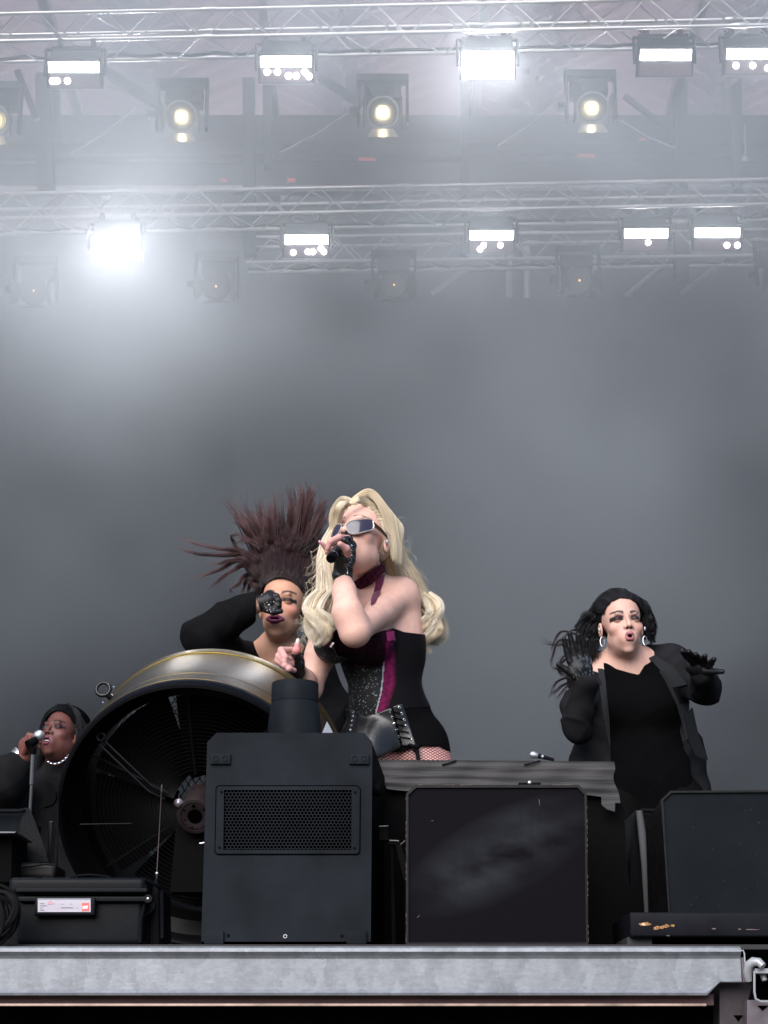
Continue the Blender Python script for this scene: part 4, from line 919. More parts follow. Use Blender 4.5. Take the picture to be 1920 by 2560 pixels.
b.build('sticker_drawing', mat('faded_red_ink', (.6, .33, .30), .6), stk)
# stand: base legs, side post and clamp
for sx in (-1, 1):
    b = MB(); xs_ = C1.x + sx * (RF + .02); b.box((xs_, C1.y + .1, (FLOOR_Z + C1.z) / 2), (.012, .05, C1.z - FLOOR_Z), bev=.003); b.build('stand_post', M_fanblk, fan)
    b = MB(); b.box((xs_, C1.y + .1, FLOOR_Z + .02), (.04, .6, .04), bev=.006); b.build('stand_foot', M_fanblk, fan)
b = MB(); b.tube([P(142, 2190, 4.75), P(146, 1985, 4.75)], .0022, 8); b.build('side_rod', M_fanblk, fan, smooth=True)
b = MB(); slab(b, [(117, 1958), (126, 1958), (134, 1981), (139, 1979), (140, 1996), (131, 2012), (108, 2019), (105, 2011), (120, 1995), (117, 1975)], 4.74, (0, .02, 0)); b.build('clamp_wing', M_cloth_black, fan)
# ---------------------------------------------------------------- implicit surfaces for bodies
def A3(v): return np.array([v[0], v[1], v[2]], dtype=np.float64)
def proj(p):
    """world points -> photograph pixels"""
    d = p - np.array([0, 0, CZ]); f = d[:, 1] * cp + d[:, 2] * sp; u = d[:, 0] / f; v = (-d[:, 1] * sp + d[:, 2] * cp) / f
    return 960 + u * FPX, 1280 - v * FPX
class Field:
    def __init__(s): s.pr = []; s.cols = []; s.disp = None; s.clips = []
    def cone(s, a, b, ra, rb, k=.012, c=0, sub=False): s.pr.append(('c', A3(a), A3(b), ra, rb, k, c, sub)); return s
    def ell(s, c0, r, k=.012, c=0, rot=None, sub=False):
        rot = np.array(rot) if rot is not None else np.eye(3); s.pr.append(('e', A3(c0), np.array(r, float), rot, None, k, c, sub)); return s
    def chain(s, pts, rs, k=.01, c=0):
        for i in range(len(pts) - 1): s.cone(pts[i], pts[i + 1], rs[i], rs[i + 1], k if i else k, c)
        return s
    def prim(s, q, p):
        if q[0] == 'c':
            ba = q[2] - q[1]; pa = p - q[1]; t = np.clip(pa @ ba / max(1e-9, ba @ ba), 0, 1)
            return np.linalg.norm(pa - t[:, None] * ba, axis=1) - (q[3] + (q[4] - q[3]) * t)
        l = (p - q[1]) @ q[3]; k0 = np.linalg.norm(l / q[2], axis=1); k1 = np.linalg.norm(l / q[2] ** 2, axis=1)
        return k0 * (k0 - 1) / np.maximum(k1, 1e-6)
    def bound(s, q):
        if q[0] == 'c':
            c = (q[1] + q[2]) / 2; return c, np.linalg.norm(q[2] - q[1]) / 2 + max(q[3], q[4])
        return q[1], q[2].max()
    def __call__(s, p, ids=False, clip=True):
        d = np.full(len(p), .5); best = np.full(len(p), .5); idx = np.zeros(len(p), int)
        for q in s.pr:
            c, r = s.bound(q); k = q[5]
            m = np.linalg.norm(p - c, axis=1) < r + .06 + k
            if not m.any(): continue
            dq = s.prim(q, p[m]); dm = d[m]
            if q[7]:
                h = np.clip(.5 - .5 * (dm + dq) / k, 0, 1); d[m] = dm * (1 - h) - dq * h + k * h * (1 - h)
                if ids and q[6] is not None and q[6] != 0:
                    bb = best[m]; ii = idx[m]; w = dq < .001; ii[w] = q[6]; idx[m] = ii
            else:
                h = np.clip(.5 + .5 * (dm - dq) / k, 0, 1); d[m] = dm * (1 - h) + dq * h - k * h * (1 - h)
                if ids:
                    bb = best[m]; ii = idx[m]; w = dq < bb; ii[w] = q[6]; bb[w] = dq[w]; best[m] = bb; idx[m] = ii
        if s.disp is not None:
            m = np.abs(d) < .05
            d[m] += s.disp(p[m])
        if clip:
            for f in s.clips: d = np.maximum(d, f(p))
        return (d, idx) if ids else d
    def bbox(s, pad=.02):
        lo = np.full(3, 1e9); hi = -lo
        for q in s.pr:
            if q[7]: continue
            if q[0] == 'c':
                r = max(q[3], q[4]); a = np.minimum(q[1], q[2]) - r; b = np.maximum(q[1], q[2]) + r
            else: a = q[1] - q[2].max(); b = q[1] + q[2].max()
            lo = np.minimum(lo, a); hi = np.maximum(hi, b)
        return lo - pad, hi + pad
def polygonise(F, h, coarse=None, lo=None, hi=None):
    """surface nets on a rectilinear grid; coarse=(z, h2): spacing h2 below height z"""
    l, u = F.bbox()
    if lo is not None: l = np.maximum(l, lo)
    if hi is not None: u = np.minimum(u, hi)
    ax = [np.arange(l[i], u[i] + h, h) for i in range(3)]
    if coarse:
        bands = coarse if isinstance(coarse, list) else [coarse]; z = l[2]; zz = []
        for zt, hb in bands:
            if zt > z: q = np.arange(z, zt, hb); zz.append(q); z = q[-1] + hb
        ax[2] = np.concatenate(zz + [np.arange(z, u[2] + h, h)])
    n = [len(a) for a in ax]; V = np.full(n, .5, np.float32); B = 10
    rad = None
    blocks = [(i, j, k) for i in range(0, n[0], B) for j in range(0, n[1], B) for k in range(0, n[2], B)]
    def mid(a, i): e = min(i + B, len(a) - 1); return (a[i] + a[e]) / 2, (a[e] - a[i]) / 2
    cs = []; rs = []
    for (i, j, k) in blocks:
        m = [mid(ax[q], (i, j, k)[q]) for q in range(3)]; cs.append([x[0] for x in m]); rs.append(math.sqrt(sum(x[1] ** 2 for x in m)))
    cs = np.array(cs); rs = np.array(rs); dc = F(cs, clip=False)
    for bi in range(0, len(blocks), 150):
        pts = []; sl = []
        for q in range(bi, min(bi + 150, len(blocks))):
            i, j, k = blocks[q]
            if abs(dc[q]) > rs[q] * 1.25 + .03 + h:
                if dc[q] < 0: V[i:i + B, j:j + B, k:k + B] = -.5
                continue
            X, Y, Z = np.meshgrid(ax[0][i:i + B], ax[1][j:j + B], ax[2][k:k + B], indexing='ij')
            sl.append((i, j, k, X.shape)); pts.append(np.stack([X.ravel(), Y.ravel(), Z.ravel()], 1))
        if not pts: continue
        d = F(np.concatenate(pts)); o = 0
        for (i, j, k, sh) in sl:
            m = sh[0] * sh[1] * sh[2]; V[i:i + sh[0], j:j + sh[1], k:k + sh[2]] = d[o:o + m].reshape(sh); o += m
    S = V < 0; nx, ny, nz = n
    cnt = np.zeros((nx - 1, ny - 1, nz - 1), np.int8)
    for a in (0, 1):
        for b in (0, 1):
            for c in (0, 1): cnt += S[a:nx - 1 + a, b:ny - 1 + b, c:nz - 1 + c]
    act = (cnt > 0) & (cnt < 8); I, J, K = np.nonzero(act); N = len(I)
    index = np.full(act.shape, -1, np.int64); index[I, J, K] = np.arange(N)
    pos = np.zeros((N, 3)); w = np.zeros(N)
    cx = [ax[0], ax[1], ax[2]]
    for (d1, o1s) in ((0, [(0, 0), (0, 1), (1, 0), (1, 1)]), (1, [(0, 0), (0, 1), (1, 0), (1, 1)]), (2, [(0, 0), (0, 1), (1, 0), (1, 1)])):
        oth = [q for q in range(3) if q != d1]
        for (p_, q_) in o1s:
            off = [0, 0, 0]; off[oth[0]] = p_; off[oth[1]] = q_; e = list(off); e[d1] = 1
            a = (I + off[0], J + off[1], K + off[2]); b = (I + e[0], J + e[1], K + e[2])
            va, vb = V[a], V[b]; m = (va < 0) != (vb < 0); t = np.where(m, va / np.where(m, va - vb, 1), 0)
            for q in range(3):
                A_ = cx[q][a[q]]; B_ = cx[q][b[q]]; pos[:, q] += np.where(m, A_ + (B_ - A_) * t, 0)
            w += m
    pos /= w[:, None]
    faces = []
    # x edges
    for d1 in range(3):
        sl0 = [slice(1, n[q] - 1) for q in range(3)]; sl1 = list(sl0)
        sl0[d1] = slice(0, n[d1] - 1); sl1[d1] = slice(1, n[d1])
        s0 = S[tuple(sl0)]; s1 = S[tuple(sl1)]; ch = s0 != s1; ii = np.array(np.nonzero(ch)); flip = s0[tuple(ii)]
        base = ii.copy()
        for q in range(3):
            if q != d1: base[q] += 1
        o = [q for q in range(3) if q != d1]
        def at(da, db):
            c = base.copy(); c[o[0]] -= da; c[o[1]] -= db; return index[tuple(c)]
        q4 = np.stack([at(1, 1), at(0, 1), at(0, 0), at(1, 0)], 1)
        if d1 == 1: flip = ~flip
        q4[~flip] = q4[~flip][:, ::-1]; faces.append(q4)
    return pos, np.concatenate(faces)
def np_mesh(name, V, Fq, m, parent=None, cols=None, smooth=True, matidx=None, rough=None):
    me = bpy.data.meshes.new(name); k = Fq.shape[1]
    me.vertices.add(len(V)); me.vertices.foreach_set('co', np.asarray(V, np.float32).ravel())
    me.loops.add(Fq.size); me.loops.foreach_set('vertex_index', Fq.astype(np.int32).ravel())
    me.polygons.add(len(Fq)); me.polygons.foreach_set('loop_start', np.arange(0, Fq.size, k, dtype=np.int32))
    if smooth: me.polygons.foreach_set('use_smooth', np.ones(len(Fq), bool))
    if cols is not None:
        at = me.color_attributes.new('tint', 'FLOAT_COLOR', 'POINT'); c4 = np.ones((len(V), 4), np.float32); c4[:, :3] = cols; at.data.foreach_set('color', c4.ravel())
    if rough is not None:
        at = me.attributes.new('gloss', 'FLOAT', 'POINT'); at.data.foreach_set('value', np.asarray(rough, np.float32))
    o = link_mesh(name, me, m, parent)
    if matidx is not None: me.polygons.foreach_set('material_index', matidx.astype(np.int32))
    me.update(); me.validate(); return o
def tint_mat(name, rough=.5, spec=.5, sss=0, sheen=0, bump=None, metal=0, var=None, gloss=False, aniso=0, trans=0):
    m = bpy.data.materials.new(name); m.use_nodes = True; t = m.node_tree; b = t.nodes['Principled BSDF']
    a = t.nodes.new('ShaderNodeAttribute'); a.attribute_name = 'tint'; t.links.new(a.outputs['Color'], b.inputs['Base Color'])
    b.inputs['Roughness'].default_value = rough; b.inputs['Specular IOR Level'].default_value = spec; b.inputs['Metallic'].default_value = metal
    if aniso: b.inputs['Anisotropic'].default_value = aniso
    if sss: b.inputs['Subsurface Weight'].default_value = sss; b.inputs['Subsurface Radius'].default_value = (1, .35, .2); b.inputs['Subsurface Scale'].default_value = .012
    if sheen: b.inputs['Sheen Weight'].default_value = sheen; b.inputs['Sheen Roughness'].default_value = .35
    if gloss:
        g = t.nodes.new('ShaderNodeAttribute'); g.attribute_name = 'gloss'; t.links.new(g.outputs['Fac'], b.inputs['Roughness'])
    if bump:
        tc = t.nodes.new('ShaderNodeTexCoord'); n = t.nodes.new('ShaderNodeTexNoise'); n.inputs['Scale'].default_value = bump[0]; n.inputs['Detail'].default_value = 4
        bp = t.nodes.new('ShaderNodeBump'); bp.inputs['Strength'].default_value = bump[1]; bp.inputs['Distance'].default_value = bump[2]
        t.links.new(tc.outputs['Object'], n.inputs[0]); t.links.new(n.outputs['Fac'], bp.inputs['Height']); t.links.new(bp.outputs[0], b.inputs['Normal'])
    return m
def trace(F, px, py, y0, y1, n=90):
    """first hit of the line of sight with a field between depths y0 and y1"""
    d = ray(px, py); ys = np.linspace(y0, y1, n); p = np.stack([d.x * ys / d.y, ys, CZ + d.z * ys / d.y], 1); f = F(p)
    i = np.nonzero(f < 0)[0]
    if not len(i): return None
    i = max(1, i[0]); a, b = f[i - 1], f[i]; y = ys[i - 1] + (ys[i] - ys[i - 1]) * (a / (a - b) if a > b else 0)
    return P(px, py, y)
def normal_at(F, p, e=.004):
    p = A3(p); q = np.array([p + np.eye(3)[i] * s * e for i in range(3) for s in (1, -1)]); f = F(q); g = np.array([f[0] - f[1], f[2] - f[3], f[4] - f[5]]); g /= max(1e-9, np.linalg.norm(g)); return Vector(g)
def band_patch(F, L, Rr, y0, y1, lift=.003, nv=5, thick=.002):
    """strip of cloth lying on a field: L and Rr are px polylines (same length) of its two edges"""
    b = MB(); g = []; 
    for (a, c) in zip(L, Rr):
        row = []
        for j in range(nv):
            t = j / (nv - 1); x = a[0] + (c[0] - a[0]) * t; y = a[1] + (c[1] - a[1]) * t; h = trace(F, x, y, y0, y1)
            if h is None: h = row[-1] - Vector((0, 0, 0)) if row else (g[-1][j] if g else P(x, y, (y0 + y1) / 2)); h = P(x, y, h.y)
            else: h = h + normal_at(F, h) * lift
            row.append(h)
        g.append(row)
    vs = [p for r_ in g for p in r_]; k = len(vs); nu = len(g)
    nb = [p + Vector((0, thick, 0)) for p in vs]
    fs = [(i * nv + j, i * nv + j + 1, (i + 1) * nv + j + 1, (i + 1) * nv + j) for i in range(nu - 1) for j in range(nv - 1)]
    b.add(vs + nb, fs + [tuple(k + q for q in f[::-1]) for f in fs]); return b
def resample(pts, n):
    pts = np.array([list(p) for p in pts], float); k = len(pts)
    if k == 2: return pts[0] + (pts[1] - pts[0]) * np.linspace(0, 1, n)[:, None]
    ext = np.vstack([2 * pts[0] - pts[1], pts, 2 * pts[-1] - pts[-2]]); out = []
    u = np.linspace(0, k - 1 - 1e-6, n)
    for q in u:
        i = int(q); t = q - i; p0, p1, p2, p3 = ext[i:i + 4]
        out.append(.5 * ((2 * p1) + (-p0 + p2) * t + (2 * p0 - 5 * p1 + 4 * p2 - p3) * t * t + (-p0 + 3 * p1 - 3 * p2 + p3) * t ** 3))
    return np.array(out)

# ---------------------------------------------------------------- hair as many fine tapered strands
class Hair:
    def __init__(s): s.P = []; s.R = []; s.C = []; s.extra = []
    def lock(s, pts, width, n, col, r=.0009, wave=0., wl=3., flat=.5, K=30, frizz=.0, colvar=.18, tipcol=None, twist=0., taper=1.0, spread=0.0, lenvar=.15, phase=None):
        c = resample([A3(p) for p in pts], K); w = np.interp(np.linspace(0, 1, K), np.linspace(0, 1, len(width)), width)
        t = np.gradient(c, axis=0); t /= np.linalg.norm(t, axis=1)[:, None] + 1e-9
        A = np.cross(t, np.array([0, 1., 0.15])); A /= np.linalg.norm(A, axis=1)[:, None] + 1e-9; B = np.cross(A, t)
        u = np.linspace(0, 1, K); ph = rng.uniform(0, 6.28) if phase is None else phase
        for i in range(n):
            a = rng.uniform(0, 6.283); rr = math.sqrt(rng.uniform(0, 1)); ou, ov = rr * math.cos(a), rr * math.sin(a) * flat
            an = twist * u; ou2 = ou * np.cos(an) - ov * np.sin(an); ov2 = ou * np.sin(an) + ov * np.cos(an)
            p = c + A * (ou2 * w)[:, None] + B * (ov2 * w)[:, None]
            wv = wave * np.sin(u * wl * 6.283 + ph + rng.normal(0, .25)) * np.minimum(1, u * 3); p = p + A * wv[:, None] + B * (wave * .7 * np.cos(u * wl * 6.283 + ph) * np.minimum(1, u * 3))[:, None]
            if frizz: 
                f = np.cumsum(rng.normal(0, 1, (K, 3)), 0); f -= f[0]; p = p + f * frizz * u[:, None]
            if spread: p = p + (A * rng.normal(0, spread) + B * rng.normal(0, spread)) * (u ** 2)[:, None]
            L = 1 - rng.uniform(0, lenvar); uu = u * L; p = np.stack([np.interp(uu, u, p[:, q]) for q in range(3)], 1)
            rad = r * (1 - taper * .75 * u ** 2) * rng.uniform(.7, 1.25); rad[-1] = r * .15
            s.P.append(p); s.R.append(rad)
            cv = 1 + rng.uniform(-colvar, colvar); cc = np.array(col)[None] * np.ones((K, 1))
            if tipcol is not None: cc = cc * (1 - u[:, None] ** 1.3) + np.array(tipcol)[None] * u[:, None] ** 1.3
            s.C.append(cc * cv)
        return s
    def mesh(s, name, m, parent, ns=4, base=None):
        N = len(s.P); K = s.P[0].shape[0]; P_ = np.stack(s.P); R_ = np.stack(s.R); C_ = np.stack(s.C)
        T = np.gradient(P_, axis=1); T /= np.linalg.norm(T, axis=2)[..., None] + 1e-9
        A = np.cross(T, np.array([.1, .3, 1.])); A /= np.linalg.norm(A, axis=2)[..., None] + 1e-9; B = np.cross(A, T)
        an = np.arange(ns) / ns * 6.2832
        V = P_[:, :, None] + R_[:, :, None, None] * (A[:, :, None] * np.cos(an)[None, None, :, None] + B[:, :, None] * np.sin(an)[None, None, :, None])
        C = np.repeat(C_[:, :, None], ns, 2)
        i = np.arange(N)[:, None, None] * K * ns + np.arange(K - 1)[None, :, None] * ns; j = np.arange(ns)[None, None]; j2 = (j + 1) % ns
        Fq = np.stack([i + j, i + j2, i + ns + j2, i + ns + j], -1).reshape(-1, 4)
        V = V.reshape(-1, 3); C = C.reshape(-1, 3)
        if base is not None:
            bv, bf, bc = base; Fq = np.concatenate([Fq, bf + len(V)]); V = np.concatenate([V, bv]); C = np.concatenate([C, bc])
        return np_mesh(name, V, Fq, m, parent, C)

M_skin = tint_mat('skin', .5, .35, sss=.06, bump=(600, .1, .0004))
t = M_skin.node_tree; pb = t.nodes['Principled BSDF']; at_ = [n for n in t.nodes if n.type == 'ATTRIBUTE'][0]
tc = t.nodes.new('ShaderNodeTexCoord'); nn_ = t.nodes.new('ShaderNodeTexNoise'); nn_.inputs['Scale'].default_value = 38; nn_.inputs['Detail'].default_value = 7; nn_.inputs['Roughness'].default_value = .65
t.links.new(tc.outputs['Object'], nn_.inputs[0]); crr = t.nodes.new('ShaderNodeValToRGB'); crr.color_ramp.elements[0].position = .32; crr.color_ramp.elements[0].color = (.91, .86, .85, 1); crr.color_ramp.elements[1].position = .62; crr.color_ramp.elements[1].color = (1.02, 1.01, 1.0, 1)
t.links.new(nn_.outputs['Fac'], crr.inputs[0]); mm_ = t.nodes.new('ShaderNodeMixRGB'); mm_.blend_type = 'MULTIPLY'; mm_.inputs[0].default_value = 1; t.links.new(at_.outputs['Color'], mm_.inputs[1]); t.links.new(crr.outputs[0], mm_.inputs[2]); t.links.new(mm_.outputs[0], pb.inputs['Base Color'])
M_hair = tint_mat('hair_fibre', .5, .22)
M_hairdk = tint_mat('dark_hair_fibre', .45, .26)
M_clear = mat('clear_shell', (.34, .34, .38), .15, .1, spec=.9, noise=(400, .5)); M_dia = mat('diamond', (.7, .7, .75), .1, .85)

# ---------------------------------------------------------------- heads
class Head:
    def __init__(s, F, px, py, Y, yaw, pitch, roll=0, hs=1.0, mouth=(.0, .0), lipw=.021, jaw=1.0, eyes=.0032, nosew=1.0, tag0=1):
        s.o = A3(P(px, py, Y)); s.hs = hs; s.mouth = mouth; s.eyes = eyes
        Rm = Euler((0, 0, R(yaw))).to_matrix() @ Euler((R(-pitch), 0, 0)).to_matrix() @ Euler((0, R(roll), 0)).to_matrix(); s.R = np.array(Rm); s.Rm = Rm
        W = s.W; h = hs; lip, mouthin = 2, 3
        def ell(c, r, k, col=1, sub=False): F.ell(W(c), np.array(r) * h, k * h, col, rot=s.R, sub=sub)
        def cone(a, b, ra, rb, k, col=1): F.cone(W(a), W(b), ra * h, rb * h, k * h, col)
        ell((0, .018, .045), (.073, .093, .078), .02)
        ell((0, -.026, -.018), (.060 * (1 + (jaw - 1) * .6), .060, .090), .02)
        ell((0, -.028, -.062), (.049 * jaw, .050, .040), .02)
        ell((0, -.066, -.098), (.017 * jaw, .014, .014), .022)
        for q in (-1, 1):
            ell((q * .040 * jaw, .0, -.052), (.018, .024, .022), .02)
            ell((q * .038, -.054, -.020), (.023, .022, .020), .016)
        cone((-.030, -.0775, .030), (.030, -.0775, .030), .0075, .0075, .018)
        for q in (-1, 1):
            ell((q * .032, -.101, .009), (.018, .0135, .0095), .010, 1, True)
            ell((q * .032, -.0735, .0085), (.0145, .0135, .0125), .003, 4)
        cone((0, -.082, .020), (0, -.102, -.017), .0055, .0078, .007)
        ell((0, -.1025, -.020), (.0088 * nosew, .008, .0075), .005)
        for q in (-1, 1): ell((q * .0110 * nosew, -.092, -.0225), (.0070, .009, .0060), .005)
        for q in (-1, 1): ell((q * .0066 * nosew, -.099, -.0290), (.0042, .0055, .0038), .002, 5, True)
        mo, mw = mouth
        ell((0, -.078, -.056), (.028, .018, .024 + mo * .5), .022)
        lw = lipw
        for q in (-1, 1):
            cone((q * lw, -.0885, -.0565), (q * .006, -.0965, -.0500 + mo * .35), .0032, .0055, .003, lip); cone((q * .006, -.0965, -.0500 + mo * .35), (0, -.0970, -.0515 + mo * .35), .0055, .0045, .003, lip)
            cone((q * lw, -.0885, -.0565), (q * .007, -.0955, -.0625 - mo * .8), .0032, .0064, .003, lip); cone((q * .007, -.0955, -.0625 - mo * .8), (0, -.096, -.063 - mo * .8), .0064, .0064, .003, lip)
        if mo > 0: ell((0, -.102, -.0568 - mo * .22), (mw, .024, mo), .002, mouthin, True)
        for q in (-1, 1):
            ell((q * .0745, .014, -.008), (.0070, .017, .027), .006); ell((q * .082, .010, -.006), (.006, .009, .015), .004, 1, True)
        s.F = F
    def W(s, l): return s.o + s.R @ (np.array(l, float) * s.hs)
    def L(s, p): return ((p - s.o) @ s.R) / s.hs
    def WV(s, l): return Vector(s.W(l))
    def cols(s, V, idx, C, skin, lip, shadow=(.12, .06, .07), brow=(.05, .03, .03), blush=(.6, .2, .16), iris=(.06, .035, .02), lash=(.012, .01, .01), mouthc=(.03, .008, .01), gaze=(0, 0), browarch=.004, browt=.0040, browz=.0335, shadow_h=.017, shadow_a=1.0, freck=0, closed=False):
        l = s.L(V); x, y, z = l.T; inh = (np.abs(x) < .1) & (y < .12) & (z > -.125) & (z < .14) & (y > -.13)
        fr = inh & (y < -.045)
        def mixin(m, c, a):
            C[m] = C[m] * (1 - a[m][:, None]) + np.array(c) * a[m][:, None]
        for q in (-1, 1):
            X = x * q - .032; g = np.exp(-(((x * q - .047) / .020) ** 2 + ((z + .022) / .019) ** 2)) * .5; mixin(fr, blush, g)
            # eye socket make-up, lashes, eye
            ex = X / .019; top = .0085 + s.eyes + shadow_h * (1 - .25 * np.abs(ex))
            a = np.clip((top - z) / .006, 0, 1) * np.clip((z - (.0085 - s.eyes - .0055)) / .004, 0, 1) * np.clip((1.35 - np.abs(ex - .15)) / .35, 0, 1); mixin(fr, shadow, a * shadow_a)
            w = .0165; rel = np.clip(1 - ((X - .001) / w) ** 2, 0, 1); hh = s.eyes * np.sqrt(rel); zc = .0085 + .0016 * (X / w)
            ln = np.clip(1 - np.abs(z - (zc + hh + .0008)) / .0046, 0, 1) * (np.abs(X - .003) < w * 1.18); lo_ = np.clip(1 - np.abs(z - (zc - hh)) / .0014, 0, 1) * (np.abs(X) < w) * .7
            if not closed:
                ey = fr & (np.abs(z - zc) < hh) & (np.abs(X) < w); C[ey] = (.15, .12, .115)
                ir = ey & (((X - gaze[0] * q) ** 2 + (z - zc - gaze[1]) ** 2) < .0076 ** 2); C[ir] = iris
            mixin(fr, lash, np.clip(ln * 2.2, 0, 1)); mixin(fr, lash, lo_)
            wing = np.clip(1 - np.abs(z - (zc + .003 + .5 * (X - .013))) / .002, 0, 1) * ((X > .012) & (X < .021)); mixin(fr, lash, wing)
            bx = (x * q - .012) / .040; bz = browz + browarch * np.sin(np.clip(bx, 0, 1) * 2.3) ; bt = browt * (1 - .55 * np.clip(bx, 0, 1))
            a = np.clip((bt - np.abs(z - bz)) / .0012 + .5, 0, 1) * ((bx > 0) & (bx < 1)); mixin(fr, brow, a * .92)
        C[inh & (idx == 2)] = lip; C[inh & (idx == 3)] = mouthc; C[inh & (idx == 5)] = (.03, .012, .01)
        return C
    def cap(s, grow=.010, hair_back=.1, line=(-.064, .082), k=(.80, .60)):
        """scalp-hugging hair volume, open at the face"""
        G = Field(); G.ell(s.W((0, .030, .050)), np.array((.074 + grow, .088 + grow, .080 + grow)) * s.hs, .01, 0, rot=s.R)
        o, Rr, hs = s.o, s.R, s.hs
        def clip(p):
            l = ((p - o) @ Rr) / hs; return -(k[0] * (l[:, 1] - line[0]) + k[1] * (l[:, 2] - line[1]) - .35 * np.abs(l[:, 0]) * 0) * hs
        G.clips.append(clip); return G
def hairline(Hh, hd, grow, n, col, w=.013, cnt=40, r=.0009, drop=-.02, part=0., tip=None, wave=.0, lift=.003, K=30):
    """locks rooted along the edge of the face and combed back over the scalp"""
    c = np.array((0, .030, .050)); rad = np.array((.074 + grow, .088 + grow, .080 + grow)) + lift
    for i in range(n):
        t = -1 + 2 * i / (n - 1); an = t * 1.75; x = .98 * math.sin(an); zz = math.cos(an); 
        z = .050 + rad[2] * zz * .50 + .004; y = -.064 - (.60 / .80) * (z - .082) - .010 + rng.uniform(-.005, .007)
        d0 = (np.array((rad[0] * x * .93, y, z)) - c) / rad; d0 /= np.linalg.norm(d0)
        d1 = np.array((.55 * x + part * .1, .80, .45 + .3 * zz)); d1 /= np.linalg.norm(d1); d2 = np.array((.75 * x, .62, -.45)); d2 /= np.linalg.norm(d2)
        pts = []
        for q in np.linspace(0, 1, 6):
            d = d0 * (1 - q) ** 2 + 2 * d1 * q * (1 - q) + d2 * q * q; d /= np.linalg.norm(d); l = c + d * rad * (1 + .02 * math.sin(q * 3.1)); l[2] += drop * q * q; pts.append(hd.W(l))
        Hh.lock(pts, [w * .35, w * .8, w, w * 1.1, w], cnt, np.array(col) * rng.uniform(.7, 1.5), r, wave=wave, flat=.28, tipcol=tip, colvar=.28, lenvar=.1, K=K)
def person(px, py, Y, label): return empty('person', Vector((P(px, py, Y).x, Y, FLOOR_Z)), label, 'person')
def trousers(par, legs, grow=.016, foot=True):
    G = Field()
    for pts, rs in legs: G.chain(pts, [r + grow for r in rs], .05)
    G.disp = lambda p: crease_disp(.004, 1.2, .9)(p); v, f = polygonise(G, .010); np_mesh('trousers', v, f, M_coat, par, np.full((len(v), 3), .004))
    for pts, rs in legs:
        G = Field(); a = Vector(pts[-1]); G.cone(a + Vector((0, .02, .0)), a + Vector((0, -.15, -.015)), .045, .034, .02); G.cone(a + Vector((0, .02, .08)), a, .045, .045, .02); v, f = polygonise(G, .006); np_mesh('boot', v, f, M_black, par, np.full((len(v), 3), .004))
def fold_disp(a, s=(18, 11, 26), ph=0.):
    def f(p):
        x, y, z = p.T
        return a * (np.sin(x * s[0] + 2.2 * np.sin(z * 7 + ph) + ph) * .5 + np.sin(z * s[2] + x * s[1] * 1.7 + 3 * np.sin(x * 9 + ph)) * .5 + .35 * np.sin(z * 55 + x * 38 + y * 40 + ph))
    return f
def crease_disp(a, s=1., ph=0.):
    """broad folds with sharper creases between them"""
    def f(p):
        x, y, z = p.T * s; w1 = x * 9 + z * 13 + 1.6 * np.sin(z * 6 + ph) + 1.1 * np.sin(x * 11 + y * 7); w2 = x * 16 - z * 19 + 1.8 * np.sin(x * 5 + z * 4 + ph * 2)
        return a * ((np.abs(np.sin(w1 + ph)) ** .7 - .6) + .6 * (np.abs(np.sin(w2)) ** .7 - .6) + .15 * np.sin(z * 70 + x * 50))
    return f
def hand(F, wrist, palm, up, side, s=1.0, curl=(.3, .3, .3, .3), spread=.25, thumb=None, col=1, k=.006, rt=1.0):
    """wrist, palm centre: points; up: direction of the fingers; side: towards the thumb"""
    wrist, palm, up, side = Vector(wrist), Vector(palm), Vector(up).normalized(), Vector(side); side = (side - up * side.dot(up)).normalized(); nrm = up.cross(side).normalized()
    F.ell(palm, (.040 * s, .045 * s, .016 * s), .012, col, rot=np.array(Matrix((side, up, nrm)).transposed())); F.cone(wrist, palm, .021 * s, .022 * s, .014, col)
    Ls = (.074, .084, .078, .062); tips = []
    for i in range(4):
        off = (.030 - .020 * i) * s; base = palm + side * off + up * (.034 * s - .004 * abs(i - 1) * s); d = (up + side * spread * (1.5 - i) * .5).normalized(); p = base; L = Ls[i] * s
        ang = 0; pts = [palm + side * off * .6, base]; 
        for j, f in enumerate((.45, .30, .25)):
            ang += curl[i] * (1.0 if j == 0 else 1.15); dd = d * math.cos(ang) + nrm * math.sin(ang); p = p + dd * L * f; pts.append(p)
        r0 = .0088 * s * rt; F.chain(pts, [r0 * 1.15, r0 * 1.05, r0, r0 * .92, r0 * .75], .004, col); tips.append(pts)
    tb = palm + side * .022 * s - up * .020 * s; td = thumb if thumb is not None else (side * .8 + up * .6 + nrm * .2); td = Vector(td).normalized()
    pts = [tb, tb + td * .036 * s, tb + td * .066 * s + nrm * .004]; F.chain(pts, [.013 * s, .0105 * s, .0085 * s], .006, col); tips.append(pts); return tips
M_coat = tint_mat('black_wool', .95, .05, sheen=.0, bump=(500, .3, .0006))
BLK = np.array((.005, .005, .0056))
def coat_cols(v, a=.15): 
    n = np.sin(v[:, 0] * 60 + 2 * np.sin(v[:, 2] * 33)) * np.sin(v[:, 2] * 47); return np.tile(BLK, (len(v), 1)) * (1 + a * n)[:, None]

def below(pts):
    """keep what lies under a px polyline"""
    xs_, ys_ = zip(*pts)
    def f(p):
        x, y = proj(p); return (np.interp(x, xs_, ys_) - y) / 830.
    return f
def above(pts):
    xs_, ys_ = zip(*pts)
    def f(p):
        x, y = proj(p); return (y - np.interp(x, xs_, ys_)) / 830.
    return f
# ================================================================ lead singer
YS0 = 5.2
singer = person(960, 1500, YS0, 'blonde woman in dark corset and sunglasses, singing into a microphone beside the big fan')
B = Field()
hd = Head(B, 904, 1357, 5.22, -27, 17, -1, hs=1.07, mouth=(.006, .012), jaw=.96)
SK = np.array((.78, .49, .40))
